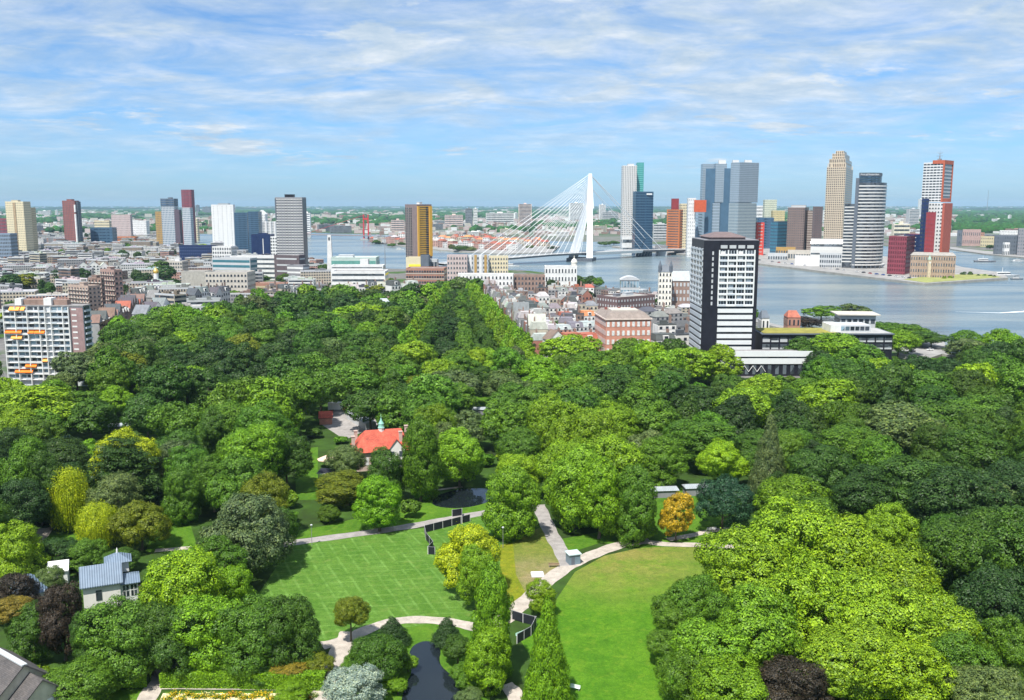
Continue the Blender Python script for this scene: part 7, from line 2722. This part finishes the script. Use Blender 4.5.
np_rng = random.Random(77)
cand = []
for k in range(26000):
    Y = 175 + (np_rng.random() ** .8) * 820
    X = np_rng.uniform(-.6, .6) * Y
    cand.append((X, Y))
grid = {}
for (x, y, r) in TREES:
    grid.setdefault((int(x // 25), int(y // 25)), []).append((x, y, r))
fills = []
for (x, y) in cand:
    px, py = pix(x, y, 0)
    if not (-50 < px < 1080 and py < 735):
        continue
    if not inpoly(x, y, PARKW) or any(inpoly(px, py, L) for L in (LAWN_L, LAWN_R, POND)):
        continue
    if inpoly(px, py, [(392, 374), (446, 299), (472, 299), (540, 374)]):
        continue
    nz = math.sin(x * .021 + 1.3) + math.sin(y * .027 + x * .013) + np_rng.uniform(-1.2, 1.2)
    right = px > 800 and py < 640
    if right:
        col = np_rng.choice(['deep', 'dark', 'mid', 'deep', 'deep'] if nz < .6 else ['mid', 'lime', 'grey', 'bright'])
    else:
        col = 'bright' if nz > 1.9 else 'lime' if nz > 1.1 else 'mid' if nz > -.3 else 'deep' if nz > -1.5 else 'dark'
        if np_rng.random() < .1:
            col = np_rng.choice(['olive', 'grey', 'grey', 'bright'])
    rad = np_rng.uniform(7.2, 11.8)
    h = rad * np_rng.uniform(1.4, 2.25) + 2
    edge = py < 330
    if edge:
        h *= .85
    ok = True
    gx, gy = int(x // 25), int(y // 25)
    for i in (-1, 0, 1):
        for j in (-1, 0, 1):
            for (a, b, c) in grid.get((gx + i, gy + j), ()):
                if (a - x) ** 2 + (b - y) ** 2 < ((c + rad) * .75) ** 2:
                    ok = False
                    break
    if not ok or not clear(x, y, rad * .5):
        continue
    if keeps(x, y, h, rad):
        # a low shrub may still fit
        h, rad = np_rng.uniform(3, 6), np_rng.uniform(2.5, 4)
        if keeps(x, y, h, rad):
            continue
    fills.append((x, y, h, rad, col))
    grid.setdefault((gx, gy), []).append((x, y, rad))
# the ones showing largest become trees of their own; the small rest far off merge into one wood
nOwn = len(TREES)
fills.sort(key=lambda q: -q[3] / q[1])
OWN = 330
woods = []
cnt = {}
for q in fills:
    x, y, h, rad, col = q
    sh = np_rng.choice(['oval', 'round', 'round', 'spread', 'spread', 'oval']) if col not in ('dark', 'deep') or np_rng.random() > .16 else 'cone'
    nm = SHAPE_NAME[sh][0] if rad > 4.2 else 'woodland_shrub'
    if len([0 for _ in ()]) == 0 and cnt.get('all', 0) < OWN:
        cnt['all'] = cnt.get('all', 0) + 1
        plant(x, y, h, rad, col, sh, name=nm, cat='tree' if rad > 4.2 else 'shrub')
    else:
        woods.append((x, y, h, rad, col, sh))
print('trees placed', nOwn, 'fills', len(fills), 'merged', len(woods))


def vcol_leaf():
    m = leaf_mat('leaf_merged')
    t = m.node_tree
    at_ = nd(t, 'ShaderNodeAttribute')
    at_.attribute_name = 'tint'
    oi = [n for n in t.nodes if n.type == 'OBJECT_INFO'][0]
    for l in list(t.links):
        if l.from_node == oi:
            to = l.to_socket
            t.links.remove(l)
            t.links.new(at_.outputs['Color'], to)
    return m


LEAFV = vcol_leaf()


def merged(name, lst, lod='far', label=None, n_leaf=None):
    """one mesh for trees nobody could count one by one"""
    qs, cs = [], []
    base = {sh: [crown_data(500 + i, n_leaf or 2400, .1, 34, sh) for i in range(3)] for sh in ('round', 'oval', 'spread', 'cone')}
    for i, (x, y, h, rad, col, sh) in enumerate(lst):
        q = base[sh][i % 3]
        a = i * 2.399
        c, s_ = math.cos(a), math.sin(a)
        zb = h * .1
        hz = (h - zb) / 2
        P = np.empty_like(q)
        P[:, 0] = (q[:, 0] * c - q[:, 1] * s_) * rad + x
        P[:, 1] = (q[:, 0] * s_ + q[:, 1] * c) * rad + y
        P[:, 2] = q[:, 2] * hz + zb + hz
        qs.append(P)
        k = TREE_COL[col][0] if isinstance(col, str) else col
        j = np.random.default_rng(i).uniform(.82, 1.18, 3)
        cs.append(np.tile(np.array([[k[0] * j[0], k[1] * j[1], k[2] * j[2], 1.0]]), (len(q) // 4, 1)))
    q = np.concatenate(qs)
    me = quads_mesh(name, q)
    me.materials.append(LEAFV)
    ca = me.attributes.new('tint', 'FLOAT_COLOR', 'FACE')
    ca.data.foreach_set('color', np.concatenate(cs).astype(np.float32).ravel())
    o = link(name, me)
    o['kind'] = 'stuff'
    o['label'] = label
    return o


if woods:
    merged('woodland', woods, label='mass of tree crowns filling the rest of the park wood')

# --- city trees on the left, island, riverside: each its own while it can be told apart
def ctree(px, py, w_, hm, col, sh='round', group='trees among the city houses', z=0):
    p = at(px, py)
    if px < 280:
        w_, hm = w_ * 1.25, hm * 1.25
    o = plant(p.x, p.y, hm, w_ * depth(p.y, 5) / FPX / 2, col, sh, name='street_tree', lod='far', group=group, words=None)
    o.location.z = z
    return o


for a in [(8, 290, 24, 14, 'dark'), (20, 289, 22, 13, 'olive'), (30, 286, 16, 12, 'deep'), (60, 282, 14, 12, 'dark'), (67, 281, 14, 11, 'deep'), (82, 282, 16, 14, 'dark'), (40, 300, 14, 9, 'deep'), (48, 299, 12, 9, 'dark'), (14, 312, 14, 8, 'deep'), (6, 330, 20, 12, 'bright'),
          (123, 260, 10, 14, 'dark'), (148, 274, 18, 15, 'dark'), (158, 276, 18, 16, 'deep'), (166, 282, 18, 16, 'dark'), (145, 288, 14, 14, 'dark'), (172, 292, 16, 12, 'dark'), (150, 300, 14, 11, 'deep'), (137, 284, 9, 14, 'dark'), (126, 303, 12, 14, 'dark'),
          (203, 253, 16, 14, 'yellow'), (209, 255, 14, 13, 'mid'), (130, 240, 10, 12, 'dark'), (322, 273, 14, 12, 'deep'), (311, 271, 6, 8, 'dark'), (336, 288, 10, 9, 'dark'), (389, 290, 11, 13, 'mid'), (330, 290, 7, 8, 'dark'), (450, 298, 18, 16, 'dark'), (262, 283, 14, 8, 'deep'),
          (250, 281, 12, 8, 'mid'), (544, 310, 15, 14, 'dark'), (560, 283, 12, 9, 'deep'), (553, 291, 16, 13, 'dark'), (578, 287, 16, 13, 'deep'), (590, 287, 14, 13, 'deep'), (598, 288, 12, 12, 'mid'), (583, 290, 12, 10, 'dark'), (527, 280, 9, 8, 'olive'), (508, 282, 12, 6, 'olive'), (540, 281, 8, 8, 'deep'),
          (590, 301, 10, 10, 'dark'), (608, 342, 15, 9, 'olive'), (560, 333, 14, 9, 'deep'), (576, 333, 14, 9, 'dark'), (661, 307, 18, 9, 'dark'), (686, 316, 16, 7, 'mid'), (668, 314, 14, 7, 'deep'), (590, 340, 16, 10, 'olive'), (488, 299, 8, 10, 'dark'), (483, 297, 8, 9, 'deep'),
          (385, 243, 14, 12, 'dark'), (376, 244, 10, 10, 'deep'), (392, 247, 10, 8, 'mid'), (402, 246, 10, 9, 'deep'), (452, 250, 8, 12, 'grey'), (461, 252, 16, 13, 'deep'), (470, 252, 14, 11, 'grey'), (455, 246, 10, 8, 'mid'), (500, 247, 12, 8, 'deep'), (518, 247, 10, 8, 'dark'), (530, 249, 10, 8, 'grey'), (552, 250, 10, 8, 'dark'),
          (604, 246, 14, 10, 'deep'), (614, 245, 12, 10, 'deep'), (944, 281, 5, 6, 'bright'), (950, 280.5, 6, 6, 'bright'), (963, 277, 6, 7, 'dark'), (970, 277, 6, 7, 'deep'), (978, 278, 5, 5, 'dark'), (984, 278, 5, 5, 'mid'), (990, 278.5, 5, 5, 'deep'), (994, 279, 4, 5, 'dark'), (990, 249, 9, 9, 'dark'), (975, 243, 8, 8, 'deep')]:
    ctree(*a)
for (x, y) in CITYTREES[:150]:
    if clear(x, y, 4):
        plant(x, y, rng.uniform(9, 15), rng.uniform(5, 8), rng.choice(['deep', 'mid', 'dark', 'dark']), 'round', name='street_tree', lod='far', group='trees among the city houses')
# ================================================================== the far city and woods towards the horizon
r = random.Random(5)
FARPROTO = []
for i, (w, d, h) in enumerate([(60, 14, 22), (24, 18, 40), (90, 30, 10), (40, 14, 14), (22, 22, 55), (70, 40, 8)]):
    mb = MB().prism(rect(w, d), 0, h, 0)
    n = max(2, int(h / 3.4))
    for f in range(n):
        z = 1 + f * h / n
        for s_ in (-1, 1):
            mb.box(-w / 2 + 1, w / 2 - 1, s_ * (d / 2 + .15) - .15, s_ * (d / 2 + .15) + .15, z, z + h / n * .42, 1)
    mb.box(-w * .1, w * .1, -d * .2, d * .2, h + .01, h + 2.5, 0)
    FARPROTO.append((mb.mesh('distant_building', [WALLP, GREYGLASS]), w, h))
FARCOL = {'white': (.74, .74, .72), 'pale grey': (.5, .51, .52), 'cream': (.6, .55, .44), 'brick': (.4, .25, .2), 'dark grey': (.2, .21, .23), 'pinkish': (.58, .46, .42)}


def far_building(x, y, i, col, rz, sc, words=None, label=None):
    me, w, h = FARPROTO[i]
    o = link('distant_building', me, None, (x, y, 0), rz, (sc[0], sc[0], sc[1]))
    j = r.uniform(.85, 1.1)
    o.color = (*[v * j for v in FARCOL[col]], 1)
    k = 'slab' if i in (0, 3) else 'tower' if i in (1, 4) else 'hall'
    if label:
        tag(o, label, 'building', 'distant buildings')
    else:
        later(o, f'distant {col} {k} on the plain', 'building', 'distant buildings', x, y)


# ones that can be made out in the photograph
for (px, yb, yt, i, col, w_, lab) in [(469, 226, 208.5, 1, 'dark grey', 7, 'distant dark and white tower slab beyond the amber tower'), (475.5, 226, 208.5, 1, 'white', 4, 'distant slim white tower beside the dark slab beyond the amber tower'), (454, 226, 215, 0, 'pinkish', 18, 'distant pinkish office beyond the amber tower'),
                                      (525, 226, 204, 4, 'pinkish', 13, 'distant pinkish tower seen behind the bridge cables'), (576, 222, 203, 4, 'white', 14, 'distant white tower seen behind the bridge cables'), (602, 221, 204.5, 4, 'white', 6, 'distant slim white tower right of the bridge pylon'), (500, 224, 213, 0, 'white', 28, 'distant long white building left of the bridge cables'),
                                      (398, 233, 220, 0, 'pinkish', 13, 'distant pinkish slab left of the amber tower'), (308, 237, 213, 1, 'white', 6, 'distant white riverside tower right of the tall grey tower'), (912, 226, 209, 1, 'pale grey', 10, 'distant pale cylinder-like tower between the curved and the stacked tower'), (920, 217, 199, 4, 'white', 4, 'distant slim white tower left of the stacked tower'),
                                      (198, 214, 205, 4, 'dark grey', 3, 'distant dark tower on the horizon right of the maroon tower'), (207, 214, 207, 0, 'dark grey', 8, 'distant dark slab on the horizon left of the plain white tower'), (45, 217, 211, 0, 'white', 12, 'distant white slab on the horizon between the cream and brown towers'), (57, 217, 210, 4, 'white', 2, 'distant slim white tower left of the red-brown tower'),
                                      (47, 231, 224, 3, 'white', 6, 'distant small white block right of the cream tower'), (610, 222, 212, 0, 'pale grey', 16, 'distant pale slab right of the bridge pylon'), (830, 222, 210, 3, 'white', 16, 'distant white hall seen behind the sandstone tower'),
                                      (660, 240, 224, 0, 'pale grey', 14, 'distant pale block between the dark blue and orange towers'), (900, 240, 224, 3, 'cream', 16, 'distant cream block left of the stacked tower'), (905, 232, 228, 3, 'brick', 18, 'distant brick row between the curved and the stacked tower')]:
    p = at(px, yb)
    me, w, h = FARPROTO[i]
    hh = zat(yt, p.y)
    far_building(p.x, p.y, i, col, 0, (w_ * depth(p.y, 0) / FPX / w, hh / h), label=lab)
    FOOT.append((p.x, p.y, 30))


def far_ok(x, y):
    return not inpoly(x, y, RIVW)


FIELD = []
n = 0
for k in range(6000):
    if n >= 235:
        break
    px = r.uniform(-20, 1045)
    py = 208.5 + 30 * r.random() ** 1.5
    p = at(px, py)
    if py > 235 and (px < 300 or 620 < px < 955):
        continue
    if not far_ok(p.x, p.y) or inpoly(px, py, [(610, 240), (1012, 270), (1012, 290), (610, 256)]) or not clear(p.x, p.y, 18):
        continue
    dens = .5 + .5 * math.sin(px * .021 + 2) * math.sin(py * .9)
    if px > 955 and py < 233 and r.random() < .7:
        continue
    if r.random() > .25 + dens:
        continue
    i = r.choice([0, 0, 2, 3, 3, 3, 5, 1] if py < 222 else [0, 3, 3, 2, 3])
    far_building(p.x, p.y, i, r.choice(['white', 'white', 'pale grey', 'cream', 'brick', 'dark grey', 'pinkish']), r.uniform(-.4, .6), (r.uniform(.6, 1.2), r.uniform(.6, 1.15)))
    FOOT.append((p.x, p.y, 26))
    n += 1

# the crowd of small pale houses and halls beyond counting, one mass
mbf = MB()
gf = random.Random(21)
nf_ = 0
for k in range(14000):
    if nf_ > 2600:
        break
    px, py = gf.uniform(-30, 1054), 207.3 + 29 * gf.random() ** 1.6
    p = at(px, py)
    if py > 236 and (px < 300 or 620 < px < 955):
        continue
    if inpoly(p.x, p.y, RIVW) or inpoly(px, py, [(600, 238), (1012, 260), (1012, 290), (600, 256)]):
        continue
    nzv = math.sin(px * .019 + py * .5) + .8 * math.sin(px * .05 - py * .7 + 1) + gf.uniform(-.7, .7)
    nzv += .9 if py > 221 else 0
    if nzv < .15 or (px > 955 and 212 < py < 233):
        continue
    k_ = max(1, p.y / 3500)
    w_, d_, h_ = gf.uniform(8, 26) * k_, gf.uniform(7, 14) * k_, gf.uniform(6, 13) * min(k_, 2)
    c_, s_ = math.cos(.3), math.sin(.3)
    mbf.prism([(p.x + x * c_ - y * s_, p.y + x * s_ + y * c_) for x, y in rect(w_, d_)], 0, h_, gf.randrange(4), gf.choice((4, 5, 0)))
    nf_ += 1
fc_ = mbf.build('far_city', [WHITE, BEIGE, PINKISH, BROWNBRICK, MIDGREY, SALMON])
fc_['kind'] = 'stuff'
fc_['label'] = 'mass of small pale houses and sheds of the far city'

# far woods: low bumpy canopy
def canopy_blobs(name, pts, label):
    k = 42
    import bmesh
    bm = bmesh.new()
    bmesh.ops.create_icosphere(bm, subdivisions=2, radius=1)
    V = np.array([v.co[:] for v in bm.verts])
    F = np.array([[v.index for v in f.verts] for f in bm.faces])
    bm.free()
    g = np.random.default_rng(3)
    vs, fs, cs = [], [], []
    off = 0
    for (x, y, w, h, col) in pts:
        P = V * (1 + g.normal(0, .13, (len(V), 1)))
        P = P * np.array([w, w, h]) + np.array([x, y, h * .45])
        vs.append(P)
        fs.append(F + off)
        off += len(V)
        cs.append(np.tile(np.array([[*col, 1]]), (len(F), 1)) * np.concatenate([g.uniform(.75, 1.3, (len(F), 3)), np.ones((len(F), 1))], 1))
    P, F2 = np.concatenate(vs), np.concatenate(fs)
    me = bpy.data.meshes.new(name)
    me.vertices.add(len(P))
    me.vertices.foreach_set('co', P.astype(np.float32).ravel())
    me.loops.add(F2.size)
    me.loops.foreach_set('vertex_index', F2.astype(np.int32).ravel())
    me.polygons.add(len(F2))
    me.polygons.foreach_set('loop_start', np.arange(0, F2.size, 3, dtype=np.int32))
    me.polygons.foreach_set('loop_total', np.full(len(F2), 3, dtype=np.int32))
    me.update(calc_edges=True)
    ca = me.attributes.new('tint', 'FLOAT_COLOR', 'FACE')
    ca.data.foreach_set('color', np.concatenate(cs).astype(np.float32).ravel())
    m, t, b = new_mat(name)
    at_ = nd(t, 'ShaderNodeAttribute')
    at_.attribute_name = 'tint'
    lk(t, at_.outputs['Color'], b.inputs['Base Color'])
    b.inputs['Roughness'].default_value = .95
    b.inputs['Specular IOR Level'].default_value = .1
    me.materials.append(m)
    o = link(name, me)
    o['kind'] = 'stuff'
    o['label'] = label
    return o


pts = []
g = random.Random(9)
for k in range(9000):
    px = g.uniform(-40, 1064)
    py = 206.6 + 26 * g.random() ** 1.7
    p = at(px, py)
    nz = math.sin(px * .017 + py * .35) + math.sin(px * .043 - py * .8 + 2) * .7 + g.uniform(-.5, .5)
    if py > 214 and nz < .25:
        continue
    if py > 226 and (nz < .9):
        continue
    if not far_ok(p.x, p.y) or inpoly(px, py, [(600, 236), (1012, 255), (1012, 290), (600, 256)]):
        continue
    if px > 955 and 214 < py < 232 and g.random() < .5:
        py -= 0
    sc = p.y / 3000
    w = g.uniform(9, 18) * max(.8, min(sc, 5))
    h = g.uniform(9, 15) * (1 if sc < 2 else 1.2)
    j = g.uniform(.7, 1.3)
    pts.append((p.x, p.y, w, h, (.03 * j, .085 * j, .025 * j)))
for k in range(900):          # dark wood on the right beyond the inner harbour
    px = g.uniform(955, 1060)
    py = g.choice([g.uniform(214, 222), g.uniform(226, 233)])
    p = at(px, py)
    j = g.uniform(.7, 1.2)
    pts.append((p.x, p.y, g.uniform(8, 16), g.uniform(9, 14), (.03 * j, .09 * j, .02 * j)))
canopy_blobs('far_woods', pts, 'far woods and tree belts fading towards the horizon')

# low ridge closing the horizon
mb = MB()
for k in range(120):
    a0, a1 = -0.95 + k * .0159, -0.95 + (k + 1) * .0159
    def ridge(a):
        D = 19000
        return (D * math.sin(a), D * math.cos(a), 34 + 16 * math.sin(a * 13) + 10 * math.sin(a * 41 + 1) + 6 * math.sin(a * 97))
    p, q = ridge(a0), ridge(a1)
    mb.poly([(p[0], p[1], -1), (q[0], q[1], -1), q, p])
    mb.poly([p, q, (q[0] * 1.15, q[1] * 1.15, -1), (p[0] * 1.15, p[1] * 1.15, -1)])
kind(mb.build('hills', mat('distant_hills', (.045, .09, .05), .95, .3, .0006)), 'structure')

# radio mast on the horizon, boats
p = at(987, 210.5)
t = thing('radio_mast', 'hair-thin radio mast on the horizon right of the stacked tower', 'mast', p)
MB().bar((0, 0, 0), (0, 0, zat(190, p.y)), 6, 2, 6).build('lattice', MIDGREY, t)


def boat(px, py, L, rz, lab, col=WHITE, z=.1):
    p = at(px, py)
    t = thing('boat', lab, 'boat', (p.x, p.y, z), rz)
    h = [(-L / 2, -L * .11), (L * .25, -L * .12), (L / 2, 0), (L * .25, L * .12), (-L / 2, L * .11)]
    MB().prism([(x * .94, y * .8) for x, y in h], 0, L * .07, 0, pts2=h).build('hull', col, t)
    cb_ = MB().box(-L * .32, L * .12, -L * .08, L * .08, L * .0705, L * .16).build('cabin', WHITE, t)
    MB().box(-L * .3, L * .125, -L * .082, L * .082, L * .1, L * .135).build('window_row', DARKGLASS, cb_)
    MB().bar((-L * .1, 0, L * .16), (-L * .1, 0, L * .3), L * .006).build('mast', WHITE, t)
    return t


boat(1018, 262, 24, R(10), 'white boat at the right edge of the inner harbour')
boat(400, 249.5, 18, R(-20), 'small white boat on the river left of the amber tower')
boat(378, 243.8, 20, R(-10), 'small white boat by the tip of the island')
boat(1017, 279.5, 16, R(0), 'small dark boat off the tip of the pier', SLATE)
boat(637, 290.8, 26, R(-5), 'moored sightseeing boat at the glass terminal')
boat(511, 266.5, 26, R(-5), 'white cruise boat at the near quay left of the bridge pylon')
boat(985, 262, 34, R(-12), 'long grey barge moored in the inner harbour', MIDGREY)
boat(1005, 277, 40, R(3), 'low pale ferry pontoon behind the tip of the pier', PALEGREY)
FOAM = mat('foam', (.8, .84, .86), .8, .04)
mb = MB()
A = [at(955, 311.8), at(1000, 313.0), at(1030, 311.3)]
Wd = [.2, 1.4, 3.6]
for i in range(2):
    a, b = A[i], A[i + 1]
    mb.poly([(a.x, a.y - Wd[i], .14), (b.x, b.y - Wd[i + 1], .14), (b.x, b.y + Wd[i + 1], .14), (a.x, a.y + Wd[i], .14)])
o = mb.build('wake_foam', FOAM)
o['kind'] = 'stuff'
o['label'] = 'white foam wake trailing across the river'

# ------------------------------------------------------------------ air
HZ = bpy.data.materials.new('haze')
HZ.use_nodes = True
t = HZ.node_tree
t.nodes.clear()
ho = nd(t, 'ShaderNodeOutputMaterial')
pv = nd(t, 'ShaderNodeVolumePrincipled')
pv.inputs['Color'].default_value = (.5, .76, 1.0, 1)
pv.inputs['Density'].default_value = HAZE
pv.inputs['Anisotropy'].default_value = 0.0
lk(t, pv.outputs[0], ho.inputs['Volume'])
if HAZE > 0:
    hz = MB().box(-27000, 27000, -620, 24000, -2, 175).build('haze', HZ)
    hz['kind'] = 'stuff'

# prototypes parked out of sight are not part of the place
for lst in list(PROTO.values()) + [[b[0] for b in BLOCKS]]:
    for o in lst:
        for c in list(o.children):
            for g_ in list(c.children):
                bpy.data.objects.remove(g_)
            bpy.data.objects.remove(c)
        bpy.data.objects.remove(o)
resolve_labels()
if LONGL:
    open('/tmp/long.txt', 'w').write('\n'.join(LONGL))
print('objects', len(bpy.data.objects))
